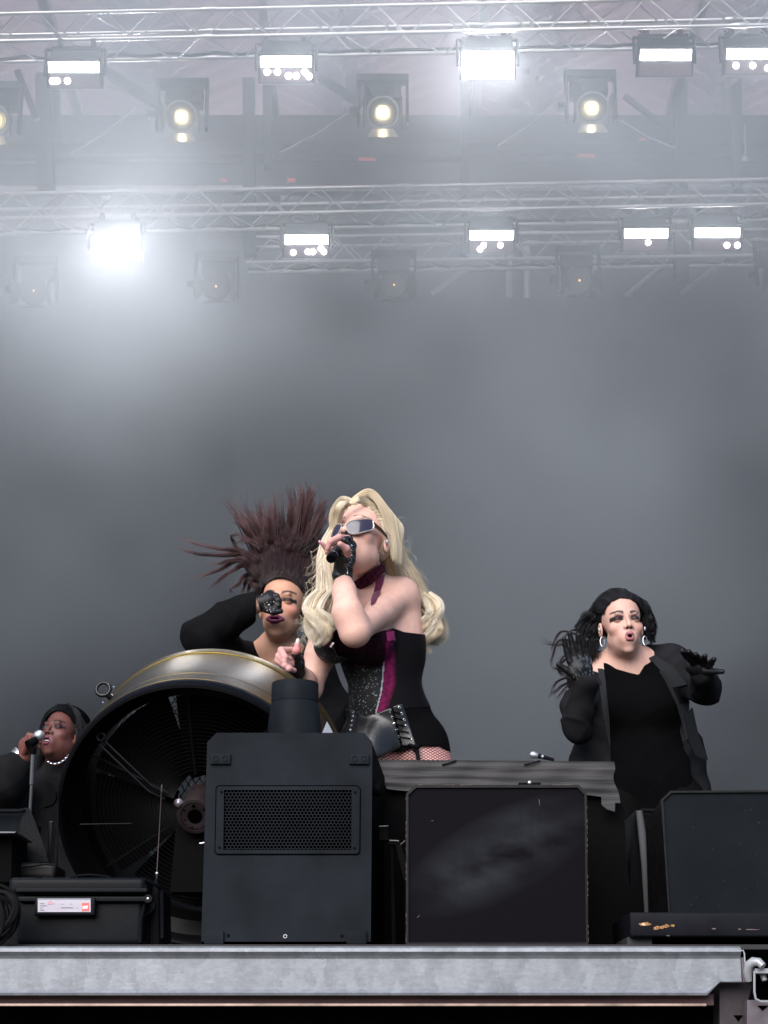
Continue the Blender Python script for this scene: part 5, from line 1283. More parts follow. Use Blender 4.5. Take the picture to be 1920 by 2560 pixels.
# neck and torso
nb = P(938, 1490, 5.34); B.cone(hd.W((0, .034, -.050)), nb, .044, .050, .014); B.cone(nb, P(944, 1520, 5.36), .055, .07, .04)
T_ = [P(950, 1560, 5.36), P(957, 1640, 5.35), P(965, 1735, 5.34), P(985, 1800, 5.34), P(1002, 1860, 5.34)]
B.cone(P(872, 1510, 5.30), P(1003, 1492, 5.34), .042, .050, .05)                       # clavicle line
B.ell(T_[0], (.130, .092, .115), .05); B.ell(T_[1], (.124, .092, .12), .05)
B.ell(T_[2], (.098, .080, .085), .05); B.ell(P(972, 1775, 5.35), (.112, .088, .06), .05); B.ell(P(990, 1838, 5.36), (.130, .100, .085), .05)
for (x, y) in ((846, 1592), (925, 1600)): B.ell(P(x, y, 5.225), (.064, .060, .060), .03)
# legs, knees bent, feet on the stage
hipL, hipR = P(935, 1880, 5.36), P(1050, 1880, 5.38)
B.ell(P(925, 1895, 5.33), (.085, .09, .10), .04); B.ell(P(1048, 1893, 5.36), (.080, .092, .10), .04)
kneeL, kneeR = Vector((hipL.x - .10, 5.16, 2.26)), Vector((hipR.x + .10, 5.2, 2.26)); 
for hp, kn, sx in ((hipL, kneeL, -1), (hipR, kneeR, 1)):
    ft = Vector((kn.x + sx * .06, 5.52, FLOOR_Z + .05)); B.chain([hp, kn, ft], [.082, .055, .036], .03); B.cone(ft, ft + Vector((sx * .03, -.14, -.015)), .035, .025, .02)
# viewer-right arm: raised to the microphone
sh, el, wr = P(1004, 1490, 5.33), P(888, 1580, 5.02), P(857, 1442, 5.06)
B.ell(P(1006, 1487, 5.33), (.046, .052, .050), .03); B.chain([sh, P(948, 1533, 5.20), el], [.044, .041, .038], .02)
B.chain([P(886, 1578, 5.02), P(869, 1532, 5.015), P(861, 1480, 5.045), wr], [.038, .0375, .0285, .0205], .035)
# viewer-left arm: down to the fan
shl, ell_, wrl = P(818, 1540, 5.30), P(776, 1722, 5.26), P(744, 1672, 5.14)
B.chain([shl, P(800, 1640, 5.28), ell_], [.046, .043, .034], .02); B.chain([ell_, P(760, 1700, 5.20), wrl], [.033, .030, .021], .02)
# hand round the microphone (five digits)
pc = P(862, 1395, 5.035)
B.cone(wr, pc, .021, .026, .012); B.cone(pc, P(868, 1368, 5.04), .026, .024, .012)
B.chain([P(876, 1362, 5.04), P(869, 1347, 5.02), P(848, 1343, 4.985), P(826, 1354, 4.965), P(819, 1372, 4.97)], [.012, .0105, .0098, .009, .0065], .004, 6)
B.chain([P(878, 1372, 5.05), P(866, 1356, 5.06), P(842, 1352, 5.04), P(822, 1362, 5.02), P(818, 1378, 5.01)], [.011, .0105, .0095, .0085, .0065], .004, 6)
B.chain([P(876, 1384, 5.06), P(850, 1370, 5.09), P(826, 1370, 5.07), P(817, 1382, 5.05)], [.011, .0100, .009, .0065], .004, 6)
B.chain([P(860, 1392, 5.07), P(838, 1388, 5.09), P(816, 1370, 5.06), P(799, 1354, 5.04)], [.010, .009, .0085, .0045], .004, 6)
B.chain([P(870, 1390, 5.02), P(866, 1372, 4.985), P(850, 1360, 4.965)], [.013, .011, .0085], .005, 6)
# fist on the fan with the thumb up
fc = P(724, 1652, 5.10); B.ell(fc, (.030, .026, .030), .01, 1); B.cone(wrl, fc, .021, .026, .012)
for i, (x0_, y0_, x1_, y1_, x2_, y2_) in enumerate([(716, 1622, 700, 1626, 712, 1644), (712, 1632, 694, 1640, 710, 1654), (714, 1645, 692, 1652, 712, 1664), (722, 1656, 702, 1664, 722, 1672)]):
    B.chain([P(x0_ + 12, y0_ + 4, 5.08), P(x1_ + 3, y1_, 5.04), P(x2_, y2_, 5.01), P(x2_ + 14, y2_ + 4, 5.03)], [.0105, .0105, .0095, .007], .003, 6)
B.chain([P(736, 1648, 5.07), P(741, 1626, 5.04), P(745, 1600, 5.035)], [.012, .0115, .0055], .004, 6)
V, Fq = polygonise(B, .0026, coarse=(P(960, 1930, 5.3).z, .009))
d_, idx = B(V, ids=True)
C = np.tile(SK, (len(V), 1)); C = hd.cols(V, idx, C, SK, (.45, .12, .14), shadow=(.45, .2, .18), brow=(.22, .12, .08), blush=(.62, .22, .17), browarch=.006)
px_, py_ = proj(V)
C[idx == 6] = (.66, .36, .33)
thumb_tip = (idx == 6) & (px_ < 760) & (px_ > 735) & (py_ < 1634); C[thumb_tip] = np.array((.70, .26, .26)) * (1 - np.clip((1612 - py_[thumb_tip]) / 12, 0, 1))[:, None] + np.array((.8, .74, .66)) * np.clip((1612 - py_[thumb_tip]) / 12, 0, 1)[:, None]
C[(idx == 6) & (px_ < 807) & (px_ > 780)] = (.75, .42, .46)
M_net = tint_mat('fishnet', .5, .4, sss=.1)
t = M_net.node_tree; pb = t.nodes['Principled BSDF']; g_ = t.nodes.new('ShaderNodeNewGeometry'); sx_ = t.nodes.new('ShaderNodeSeparateXYZ'); t.links.new(g_.outputs['Position'], sx_.inputs[0])
def lin(a, b_):
    m1 = t.nodes.new('ShaderNodeMath'); m1.operation = 'MULTIPLY'; t.links.new(sx_.outputs['X'], m1.inputs[0]); m1.inputs[1].default_value = a
    m2 = t.nodes.new('ShaderNodeMath'); m2.operation = 'MULTIPLY_ADD'; t.links.new(sx_.outputs['Z'], m2.inputs[0]); m2.inputs[1].default_value = b_; t.links.new(m1.outputs[0], m2.inputs[2])
    m3 = t.nodes.new('ShaderNodeMath'); m3.operation = 'SINE'; t.links.new(m2.outputs[0], m3.inputs[0]); m4 = t.nodes.new('ShaderNodeMath'); m4.operation = 'ABSOLUTE'; t.links.new(m3.outputs[0], m4.inputs[0]); return m4.outputs[0]
mi_ = t.nodes.new('ShaderNodeMath'); mi_.operation = 'MINIMUM'; t.links.new(lin(230, 360), mi_.inputs[0]); t.links.new(lin(230, -360), mi_.inputs[1])
cm = t.nodes.new('ShaderNodeMath'); cm.operation = 'LESS_THAN'; cm.inputs[1].default_value = .42; t.links.new(mi_.outputs[0], cm.inputs[0])
mxn = t.nodes.new('ShaderNodeMixRGB'); t.links.new(cm.outputs[0], mxn.inputs[0]); at_ = [n for n in t.nodes if n.type == 'ATTRIBUTE'][0]; t.links.new(at_.outputs['Color'], mxn.inputs[1]); mxn.inputs[2].default_value = (.02, .012, .014, 1); t.links.new(mxn.outputs[0], pb.inputs['Base Color'])
cen = V[Fq].mean(1); legs = cen[:, 2] < P(960, 1862, 5.3).z
C[V[:, 2] < P(960, 1862, 5.3).z] = (.66, .33, .30)
body = np_mesh('body', V, Fq, [M_skin, M_net], singer, C, matidx=legs.astype(int))

# ---- clothes: grown from the same torso
def garment(name, prims, grow, clips, h, m, colf=None, disp=None, parent=None, k=None, coarse=None):
    G = Field()
    for q in prims:
        q = list(q)
        if q[0] == 'c': q[3] += grow; q[4] += grow
        else: q[2] = q[2] + grow
        G.pr.append(tuple(q))
    G.clips = clips; G.disp = disp; v, f = polygonise(G, h, coarse=coarse)
    c = colf(v) if colf else np.full((len(v), 3), .012); return np_mesh(name, v, f, m, parent, c), G, v
torso = [q for q in B.pr if q[0] == 'e' and not q[7] and q[5] >= .03 and q[1][2] < hd.o[2] - .15 and q[2][0] > .05][:12]
M_velvet = tint_mat('velvet', .7, .12, sheen=.03, bump=(320, .5, .001))
spk = tint_mat('sparkle', .5, .15, bump=(700, .5, .001)); M_sp = spk
t = M_sp.node_tree; pb = t.nodes['Principled BSDF']; vv = t.nodes.new('ShaderNodeTexVoronoi'); vv.inputs['Scale'].default_value = 330; tcx = t.nodes.new('ShaderNodeTexCoord'); t.links.new(tcx.outputs['Object'], vv.inputs[0])
sc1 = t.nodes.new('ShaderNodeSeparateColor'); t.links.new(vv.outputs['Color'], sc1.inputs[0]); gt = t.nodes.new('ShaderNodeMath'); gt.operation = 'GREATER_THAN'; gt.inputs[1].default_value = .955; t.links.new(sc1.outputs[0], gt.inputs[0])
mxs = t.nodes.new('ShaderNodeMixRGB'); at_ = [n for n in t.nodes if n.type == 'ATTRIBUTE'][0]; t.links.new(gt.outputs[0], mxs.inputs[0]); t.links.new(at_.outputs['Color'], mxs.inputs[1]); mxs.inputs[2].default_value = (.20, .215, .235, 1); t.links.new(mxs.outputs[0], pb.inputs['Base Color'])
def corset_col(v):
    x, y = proj(v); c = np.tile(np.array((.0035, .0025, .0035)), (len(v), 1)); n = np.sin(v[:, 0] * 210 + 3 * np.sin(v[:, 2] * 90)) * np.sin(v[:, 2] * 160 + v[:, 0] * 70)
    pl = np.interp(y, [1560, 1668, 1695, 1734, 1781], [966, 958.5, 957, 952, 940]); pr = np.interp(y, [1560, 1656, 1705, 1772], [984, 991, 993, 972])
    mg = (x > pl + 1.5) & (y > 1540); a = np.clip((pr - x) / 12, 0, 1) * np.clip((x - pl) / 4, .3, 1) * (.75 + .35 * n); c[mg] += np.array((.20, .006, .075))[None] * np.clip(a[mg], 0, 1)[:, None]
    gr = (x < pl - 1.5) & (y > 1668); c[gr] = np.array((.012, .0125, .014)) * (1 + .3 * n[gr])[:, None]
    cup = (x < pl) & (y <= 1668); c[cup] = np.array((.020, .004, .010)) * (1 + .5 * n[cup])[:, None]
    pipe = (np.abs(x - pl) < 1.6) & (y > 1655); c[pipe] = (.42, .43, .47); return c
topline = [(700, 1596), (800, 1588), (845, 1572), (880, 1585), (935, 1583), (983, 1570), (1010, 1580), (1061, 1586), (1200, 1588)]
corset, Gc, vc = garment('corset', torso, .0065, [below(topline), above([(700, 1790), (900, 1792), (940, 1790), (985, 1775), (1200, 1760)])], .0028, [M_velvet, M_sp], corset_col, parent=singer)
xf, yf = proj(np.array([(corset.data.polygons[i].center) for i in range(0)] or np.zeros((1, 3))))
me = corset.data; cen = np.zeros(len(me.polygons) * 3); me.polygons.foreach_get('center', cen); cen = cen.reshape(-1, 3); fx, fy = proj(cen)
pl = np.interp(fy, [1560, 1668, 1695, 1734, 1781], [966, 958.5, 957, 952, 940]); me.polygons.foreach_set('material_index', ((fx < pl - 2) & (fy > 1664)).astype(np.int32))
shorts, Gs, _ = garment('shorts', torso + [q for q in B.pr if q[0] == 'e' and abs(q[2][2] - .10) < 1e-6], .005, [below([(700, 1745), (1200, 1742)]), above([(700, 1880), (1000, 1880), (1035, 1868), (1060, 1864), (1100, 1866), (1122, 1885), (1200, 1890)])], .003, mat('shorts_cloth', (.0035, .0035, .004), .95, spec=.06, bump=(60, .5, .003)), disp=fold_disp(.0012, (30, 20, 60)), parent=singer)
M_leather = mat('black_leather', (.006, .006, .007), .27, bump=(120, .25, .0015), spec=.55)
pol_t = [(700, 1830), (874, 1828), (884, 1772), (913, 1788), (939, 1784), (985, 1765), (987, 1765)]
leather, Gl, _ = garment('leather_panel', torso + [q for q in B.pr if q[0] == 'e' and abs(q[2][2] - .10) < 1e-6], .0125,
    [below([(860, 1772), (884, 1772), (913, 1788), (939, 1784), (985, 1765)]), above([(860, 1900), (900, 1905), (950, 1893), (1003, 1868)]),
     lambda p: (lambda x, y: (x - np.interp(y, [1765, 1868], [978, 1003])) / 830.)(*proj(p)), lambda p: (p[:, 1] - 5.36)], .0028, M_leather, disp=fold_disp(.0009, (18, 14, 22), 1.), parent=singer)
st = garment('lacing_strip', torso + [q for q in B.pr if q[0] == 'e' and abs(q[2][2] - .10) < 1e-6], .0105,
    [below([(960, 1772), (1010, 1757)]), above([(1000, 1866), (1045, 1866)]), lambda p: (lambda x, y: (x - np.interp(y, [1760, 1866], [1007, 1042])) / 830.)(*proj(p)), lambda p: (lambda x, y: (np.interp(y, [1765, 1868], [981, 1006]) - x) / 830.)(*proj(p)), lambda p: (p[:, 1] - 5.36)], .0028, M_leather, parent=singer)
M_eye = mat('eyelet_metal', (.82, .8, .78), .2, .95)
def ring_on(F, x, y, r, rr, m, par, nm, y0=5.1, y1=5.5, up=.003):
    h = trace(F, x, y, y0, y1)
    if h is None: return
    n = normal_at(F, h); h = h + n * up; M = frame(h, n); k = 14
    b = MB(); b.tube([M @ Vector((r * math.cos(2 * math.pi * q / k), r * math.sin(2 * math.pi * q / k), 0)) for q in range(k + 1)], rr, 6, cap=False); return b.build(nm, m, par, smooth=True)
for i in range(6): ring_on(Gl, 979 + 25 * i / 5 - 3, 1778 + 80 * i / 5, .0034, .0012, M_eye, leather, 'eyelet')
for i in range(7): ring_on(st[1], 998 + 34 * i / 6, 1769 + 94 * i / 6, .0034, .0012, M_eye, st[0], 'eyelet')
for i in range(5): ring_on(Gl, 886 - 8 * i / 4, 1780 + 46 * i / 4, .0030, .0011, M_eye, leather, 'eyelet')
b = MB()
for i in range(6):
    a = trace(Gl, 976 + 25 * i / 5, 1778 + 80 * i / 5, 5.1, 5.5); c = trace(st[1], 998 + 34 * min(i + 1, 6) / 6, 1769 + 94 * min(i + 1, 6) / 6, 5.1, 5.5)
    if a and c: b.tube([a + Vector((0, -.006, 0)), c + Vector((0, -.006, 0))], .0018, 6)
if b.n: b.build('lace', M_black, singer, smooth=True)
b = MB(); 
for (xa, ya, xb, yb, w_) in ((1040, 1862, 1047, 1905, .006), (1022, 1862, 1048, 1868, .004), (1030, 1866, 1036, 1880, .003)):
    b.tube([P(xa, ya, 5.245), P(xb, yb, 5.22)], w_, 8)
b.build('garter_ribbon', M_black, singer, smooth=True)
# choker and halter strap
neckp = [q for q in B.pr if q[0] == 'c' and q[5] in (.014, .04) and abs(q[3] - .05) < .009 and q[1][2] > P(0, 1530, 5.3).z]
choker, Gk, _ = garment('choker', neckp, .010, [below([(870, 1465), (887, 1453), (954, 1408), (980, 1395)]), above([(870, 1492), (889, 1481), (930, 1461), (954, 1437), (980, 1415)])], .0025, M_velvet,
    lambda v: np.array((.045, .006, .020))[None] * (1 + .6 * np.sin(v[:, 0] * 300) * np.sin(v[:, 2] * 260))[:, None], parent=singer)
band_patch(B, [(941, 1440), (938, 1460), (934, 1480), (929, 1500), (927, 1515)], [(960, 1436), (957, 1456), (952, 1476), (943, 1500), (935, 1512)], 5.0, 5.5, .004).build('halter_strap', mat('plum_velvet', (.12, .006, .045), .6, sheen=.4, noise=(120, .6)), singer, smooth=True)
def buckle(x0_, y0_, x1_, y1_, Y):
    b = MB(); a, c = P(x0_, y0_, Y), P(x1_, y1_, Y); dr_ = (c - a); M = frame((a + c) / 2, (0, -1, 0), dr_); b.box((0, 0, 0), (dr_.length, .007, .004), bev=.001)
    o = b.build('buckle', mat('pale_gold', (.86, .78, .68), .25, .9), singer); o.matrix_world = M; return o
buckle(967, 1604, 987, 1600, 5.245); buckle(825, 1618, 834, 1606, 5.13)
band_patch(Gc, [(964, 1582), (965, 1592), (968, 1603)], [(984, 1578), (985, 1590), (987, 1599)], 5.1, 5.5, .003).build('strap_tab', mat('fuchsia_velvet', (.30, .01, .11), .55, noise=(200, .7)), singer, smooth=True)
# glitter cup at the left
cupf = Field(); cupf.ell(P(836, 1612, 5.215), (.062, .055, .056), .01); cupf.clips = [below([(780, 1590), (812, 1588), (826, 1600), (845, 1640), (900, 1650)])]
v, f = polygonise(cupf, .0028); x, y = proj(v); cc_ = np.where(((y < 1612 + (x - 800) * .3) & (x > 806))[:, None], np.array((.16, .03, .10)), np.array((.030, .031, .034)))
cup = np_mesh('cup', v, f, M_sp, singer, cc_)

# ---- glove on the raised hand, glove on the fist
M_glove = mat('glove_leather', (.009, .009, .011), .32, bump=(90, .7, .0025), spec=.7)
G = Field(); G.cone(P(857, 1437, 5.06), pc, .0265, .0295, .01); G.cone(P(856, 1438, 5.06), P(858, 1420, 5.055), .030, .026, .008); G.cone(pc, P(869, 1368, 5.035), .0295, .0255, .012)
G.cone(P(872, 1376, 5.02), P(877, 1362, 5.03), .017, .014, .01); G.cone(P(868, 1362, 5.02), P(862, 1350, 4.995), .0125, .0115, .006); G.cone(P(873, 1356, 5.02), P(871, 1347, 5.0), .011, .009, .005); G.cone(P(846, 1392, 5.02), P(856, 1375, 5.0), .014, .014, .01)
G.disp = fold_disp(.0012, (60, 90, 240)); v, f = polygonise(G, .0024); gl = np_mesh('glove', v, f, M_glove, singer, np.full((len(v), 3), .01))
b = MB()
for i in range(46):
    u = i / 45; x = 872 + 8 * math.sin(u * 3.1) - 6 * u + rng.uniform(-6, 6); y = 1352 + 82 * u + rng.uniform(-2, 2); h = trace(G, x, y, 4.9, 5.15)
    if h: b.lathe([(0, .0016), (.0011, .0008), (.0014, -.001)], frame(h, normal_at(G, h)), 6)
b.build('crystal_trim', mat('crystal', (.75, .78, .85), .08, .8), gl)
G = Field(); G.ell(P(733, 1655, 5.10), (.030, .030, .030), .01); G.cone(P(735, 1660, 5.10), P(744, 1680, 5.13), .030, .0235, .012); G.cone(P(737, 1650, 5.08), P(741, 1634, 5.05), .0155, .0135, .008)
v, f = polygonise(G, .0026); gl2 = np_mesh('glove', v, f, M_glove, singer, np.full((len(v), 3), .01))

# ---- sunglasses
def on_wrap(x, y, off=0):
    """line of sight against a wrap-round cylinder in front of the eyes"""
    o = np.array([0, 0, CZ]); d = A3(ray(x, y)); lo = hd.L(o[None])[0]; ld = (d @ hd.R) / hd.hs; a, c = .088 + off, .104 + off
    A_ = (ld[0] / a) ** 2 + (ld[1] / c) ** 2; B_ = 2 * (lo[0] * ld[0] / a ** 2 + lo[1] * ld[1] / c ** 2); C_ = (lo[0] / a) ** 2 + (lo[1] / c) ** 2 - 1; D_ = B_ * B_ - 4 * A_ * C_
    tt = (-B_ - math.sqrt(max(D_, 0))) / (2 * A_); return Vector(o + d * tt)
gls = None
M_gold = mat('pale_gold_frame', (.9, .82, .74), .22, .75)
M_tint = mat('tinted_lens', (.030, .026, .050), .12, spec=.6, coat=.25)
RL = [(864, 1313), (877, 1303), (906, 1298), (929, 1299), (934, 1310), (932, 1323), (916, 1328), (897, 1333), (877, 1334), (869, 1326)]
LL = [(821, 1320), (826, 1313), (840, 1311), (852, 1311), (853, 1318), (848, 1330), (840, 1341), (825, 1345), (821, 1336)]
gl_root = None
for k_, pl_ in enumerate((RL, LL)):
    pts = resample([A3(on_wrap(x, y, .001)) for x, y in pl_ + pl_[:1]], 40); b = MB(); b.tube([Vector(p) for p in pts], .0019 if k_ == 0 else .0016, 6, cap=False); o = b.build('glasses_frame', M_gold, singer, smooth=True)
    c = sum((Vector(p) for p in pts), Vector()) / len(pts); vs = [Vector(p) for p in pts[:-1]]; ctr = on_wrap(sum(p[0] for p in pl_) / len(pl_), sum(p[1] for p in pl_) / len(pl_), .002); n = len(vs)
    mids = [v_.lerp(ctr, .5) - (v_.lerp(ctr, .5) - on_wrap(*[float(q[0]) for q in proj(np.array([list(v_.lerp(ctr, .5))]))], .002)) for v_ in vs]
    b = MB(); b.add(vs + mids + [ctr], [(i, (i + 1) % n, n + (i + 1) % n, n + i) for i in range(n)] + [(n + i, n + (i + 1) % n, 2 * n) for i in range(n)]); b.build('lens', M_tint, o, smooth=True)
b = MB(); b.tube([on_wrap(852, 1312, .001), on_wrap(858, 1311, .003), on_wrap(865, 1313, .001)], .0022, 6); b.build('glasses_bridge', M_gold, singer, smooth=True)
b = MB(); a = on_wrap(933, 1310, .001); c = Vector(hd.W((.079, .0, .006))); e1 = a.lerp(c, .5) + Vector((.004, 0, 0))
for dz in (-.006, -.003, 0, .003, .006): b.tube([a + Vector((0, 0, dz)), e1 + Vector((0, 0, dz * .8)), c + Vector((0, 0, dz * .5))], .0024, 6)
b.build('glasses_temple', mat('brown_temple', (.10, .045, .035), .25), singer, smooth=True)
b = MB(); b.tube([a + Vector((0, -.002, -.008)), e1 + Vector((0, -.002, -.008)), c + Vector((0, 0, -.004))], .0016, 6); b.build('temple_trim', M_gold, singer, smooth=True)
# ear monitor and earrings
ec = Vector(hd.W((.083, -.001, -.012))); b = MB(); b.box(ec, (.011, .012, .014), Euler((.3, .2, .5)).to_matrix(), bev=.005, seg=3); b.build('ear_monitor', M_clear, singer, smooth=True)
b = MB(); b.tube([ec + Vector((0, 0, .006)), ec + Vector((-.012, -.002, .022)), ec + Vector((-.002, .002, .033)), ec + Vector((.010, .006, .02))], .0014, 6); b.build('ear_monitor_wire', M_clear, singer, smooth=True)
for (x, y, n, dx) in ((945, 1380, 7, 2), (957, 1377, 3, 1)):
    b = MB()
    for i in range(n): p = Vector(hd.W((.077, -.008, -.03))); q = P(x + dx * math.sin(i / n * 3), y + i * 3.1, p.y - .006); b.lathe([(0, .002), (.0019, .0005), (.0019, -.0012), (0, -.002)], frame(q, (0, -1, .2)), 7)
    b.build('earring', M_dia, singer)

# ---- hair
Hh = Hair(); BL = (.86, .74, .55); BLd = (.58, .44, .28); BLl = (.92, .84, .69)
cp1 = hd.cap(.008, line=(-.052, .082)); cv, cf = polygonise(cp1, .004); cc_ = np.tile(np.array(BL) * .75, (len(cv), 1))
def LP(*pts): return [P(x, y, Y) for x, y, Y in pts]
def W_(*pts): return [hd.W(p) for p in pts]
RS = .00072
for i in range(24):      # crown: swept from a side parting over the skull
    a = i / 23; yb = -.058 + .12 * a; zt_ = .121 - .25 * (yb - .01) ** 2 * 8
    Hh.lock(W_((-.016, yb - .006, zt_ - .008), (.006, yb - .010, zt_ - .002), (.040, yb - .005, .118 - yb * .1), (.074, yb + .012, .085), (.088, .03 + yb * .4, .02), (.090, .055 + yb * .3, -.05)), [.004, .010, .012, .012, .011, .009], 70, BL, RS, flat=.3, colvar=.16)
    Hh.lock(W_((-.014, yb - .006, zt_ - .008), (-.026, yb - .010, zt_ - .004), (-.050, yb - .008, .110), (-.078, yb + .006, .072), (-.086, .02 + yb * .4, .01), (-.086, .03 + yb * .3, -.06)), [.004, .009, .012, .012, .010, .008], 55, BL, RS, flat=.3, colvar=.16)
hairline(Hh, hd, .006, 27, BL, cnt=60, r=RS, w=.010)
for j in range(6):       # front swoop from the parting: back over the brow, and down the viewer-left cheek
    Hh.lock(LP((872 + j * 2, 1264 - j, 5.15), (878 + j * 3, 1257 - 1.2 * j, 5.14), (892 + j, 1252 - j, 5.14), (914, 1256 - j * .6, 5.17), (940, 1272 + j * 2, 5.20), (958, 1305 + 2 * j, 5.24)), [.002, .005, .009, .010, .010, .008], 80, BL, RS, flat=.35, colvar=.24)
    Hh.lock(LP((876 - j, 1264, 5.15), (866 - j * 2, 1256, 5.125), (852 - j * 1.5, 1268, 5.11), (842 - j, 1298, 5.14), (832 - j * 1.5, 1330, 5.16), (820 - j, 1372, 5.16)), [.002, .005, .008, .009, .009, .010], 80, BL, RS, flat=.5, colvar=.24)
for j in range(14):      # viewer-right fall over the shoulder
    q = j / 13; ww = .006 + .006 * q
    Hh.lock(LP((908 + 12 * q, 1263 + 4 * q, 5.18 + .08 * q), (936 + 12 * q, 1284 + q * 6, 5.22 + .07 * q), (962 + 26 * q, 1336, 5.25 + .06 * q), (974 + 30 * q, 1396, 5.30 + .04 * q), (990 + 40 * q, 1448 - 6 * q, 5.36), (1016 + 50 * q, 1492, 5.40), (1040 + 58 * q, 1542, 5.40), (1060 + 44 * q, 1588, 5.40), (1070 + 14 * q, 1616 - 4 * q, 5.39)), [.006, .011, .015, .017, .018, .019, .019, .017, .009], 170, (BL, BLl, BL, BLd)[j % 4] if q < .6 else (BLl, BL)[j % 2], RS, wave=ww * .55, wl=2.2, flat=.8, colvar=.17, twist=.5, frizz=.00006, phase=.6 + q * .9, spread=.004)
for j in range(7):
    q = j / 6; x0_ = 1056 + 30 * q; y0_ = 1512 + 20 * (j % 3)
    Hh.lock(LP((x0_ - 12, y0_ - 30, 5.38), (x0_ + 12, y0_ - 6, 5.35), (x0_ + 16, y0_ + 24, 5.34), (x0_ - 6, y0_ + 44, 5.35), (x0_ - 18, y0_ + 66, 5.37), (x0_ - 2, y0_ + 84, 5.37)), [.006, .011, .012, .012, .011, .005], 90, (BLl, BL)[j % 2], RS, wave=.002, wl=2, flat=.8, twist=1.0, colvar=.17, spread=.003)
for j in range(13):      # viewer-left fall in front of the shoulder
    q = j / 12; ww = .007 + .006 * q
    Hh.lock(LP((858 - 8 * q, 1272 + 6 * q, 5.13), (844 - 10 * q, 1312, 5.16), (838 - 24 * q, 1362, 5.17), (842 - 38 * q, 1412, 5.17), (846 - 50 * q, 1462, 5.15), (846 - 54 * q, 1510, 5.13), (836 - 58 * q, 1556, 5.12), (812 - 32 * q, 1590, 5.11), (794 - 16 * q, 1616 - 8 * abs(q - .5), 5.11)), [.005, .009, .012, .014, .015, .016, .016, .014, .005], 140, (BL, BLl, BL, BLd)[j % 4] if q < .5 else (BLl, BL)[j % 2], RS, wave=ww * .6, wl=2.1, flat=.8, colvar=.17, twist=.5, frizz=.00006, phase=.2 + q * .9, spread=.004)
for j in range(7):
    q = j / 6; x0_ = 776 + 36 * q; y0_ = 1505 + 12 * (j % 3)
    Hh.lock(LP((x0_ + 18, y0_ - 30, 5.12), (x0_ - 4, y0_ - 6, 5.09), (x0_ - 10, y0_ + 22, 5.08), (x0_ + 10, y0_ + 42, 5.07), (x0_ + 18, y0_ + 64, 5.08), (x0_ - 2, y0_ + 84, 5.09)), [.006, .010, .011, .011, .010, .004], 90, (BLl, BL)[j % 2], RS, wave=.002, wl=2, flat=.8, twist=1.0, colvar=.17, spread=.003)
for j in range(5): Hh.lock(LP((956 + j * 4, 1385, 5.26), (954 + j * 7, 1420, 5.30), (950 + j * 11, 1450, 5.33), (978 + j * 9, 1476, 5.38)), [.007, .010, .011, .007], 80, BLd, RS, flat=.7)
for j in range(80):     # flyaways
    if j % 2: x0_ = rng.uniform(975, 1090); y0_ = 1300 + (x0_ - 975) * 2.2 + rng.uniform(-20, 30); s_ = 1; Yq = 5.36
    else: y0_ = rng.uniform(1340, 1610); x0_ = np.interp(y0_, [1340, 1380, 1470, 1570, 1610], [815, 800, 782, 762, 778]); s_ = -1; Yq = 5.12
    pts = [P(x0_ - s_ * 18, y0_ - 30, Yq)]; x, y = x0_, y0_
    for q in range(4): x += s_ * rng.uniform(-9, 17); y += rng.uniform(-10, 24); pts.append(P(x, y, Yq + rng.uniform(-.03, .03)))
    Hh.lock(pts, [.002, .003], 3, BL, .00026, colvar=.2, spread=.010)
Hh.mesh('hair', M_hair, singer, ns=3, base=(cv, cf, cc_))

# ---- microphone in her hand
mic = empty('microphone', P(830, 1392, 5.0), 'black handheld microphone gripped in front of the blonde singer’s mouth'.replace('’', "'"), 'microphone')
a, c = P(864, 1350, 5.10), P(826, 1398, 4.955)
M_micb = mat('mic_lacquer', (.010, .010, .011), .18, .3, spec=.8)
b = MB(); dv = (c - a); b.tube([a, a + dv * .1, a + dv * .45, c - dv * .16], [.024, .021, .0165, .0150], 24); b.build('mic_handle', M_micb, mic, smooth=True)
b = MB(); b.lathe([(.0148, -.018), (.0150, -.004), (.0135, .003), (.010, .004), (.009, .0015), (0, .0015)], frame(c - dv * .04, dv), 28); b.build('mic_end_cap', M_blackgloss, mic, smooth=True)
b = MB(); b.lathe([(.0150, -.001), (.0156, 0), (.0150, .001)], frame(c - dv * .17, dv), 28); b.build('silver_band', M_alu, mic, smooth=True)
# ================================================================ dancer behind the fan, hair flying
d1 = person(690, 1600, 6.0, 'dancer in black coat with long brown hair blown straight up, gloved fist at her face')
B = Field()
hd1 = Head(B, 708, 1521, 6.0, -10, 0, 5, hs=1.06, mouth=(.0018, .016), jaw=.93, lipw=.026, eyes=.0011)
SK1 = np.array((.60, .33, .22))
nb = P(690, 1640, 6.08); B.cone(hd1.W((0, .034, -.052)), nb, .046, .054, .014); B.cone(nb, P(695, 1690, 6.1), .08, .10, .05)
B.cone(P(610, 1660, 6.1), P(775, 1668, 6.1), .06, .06, .05); B.ell(P(695, 1730, 6.12), (.15, .10, .16), .05); B.ell(P(720, 1850, 6.12), (.13, .10, .15), .05); B.ell(P(740, 1930, 6.12), (.16, .11, .12), .05)
hl, hr = P(690, 1960, 6.12), P(795, 1960, 6.12)
for hp, sx in ((hl, -1), (hr, 1)):
    kn = Vector((hp.x + sx * .08, 6.0, 2.32)); ft = Vector((kn.x + sx * .04, 6.25, FLOOR_Z + .05)); B.chain([hp, kn, ft], [.085, .058, .038], .03); B.cone(ft, ft + Vector((0, -.15, -.015)), .035, .025, .02)
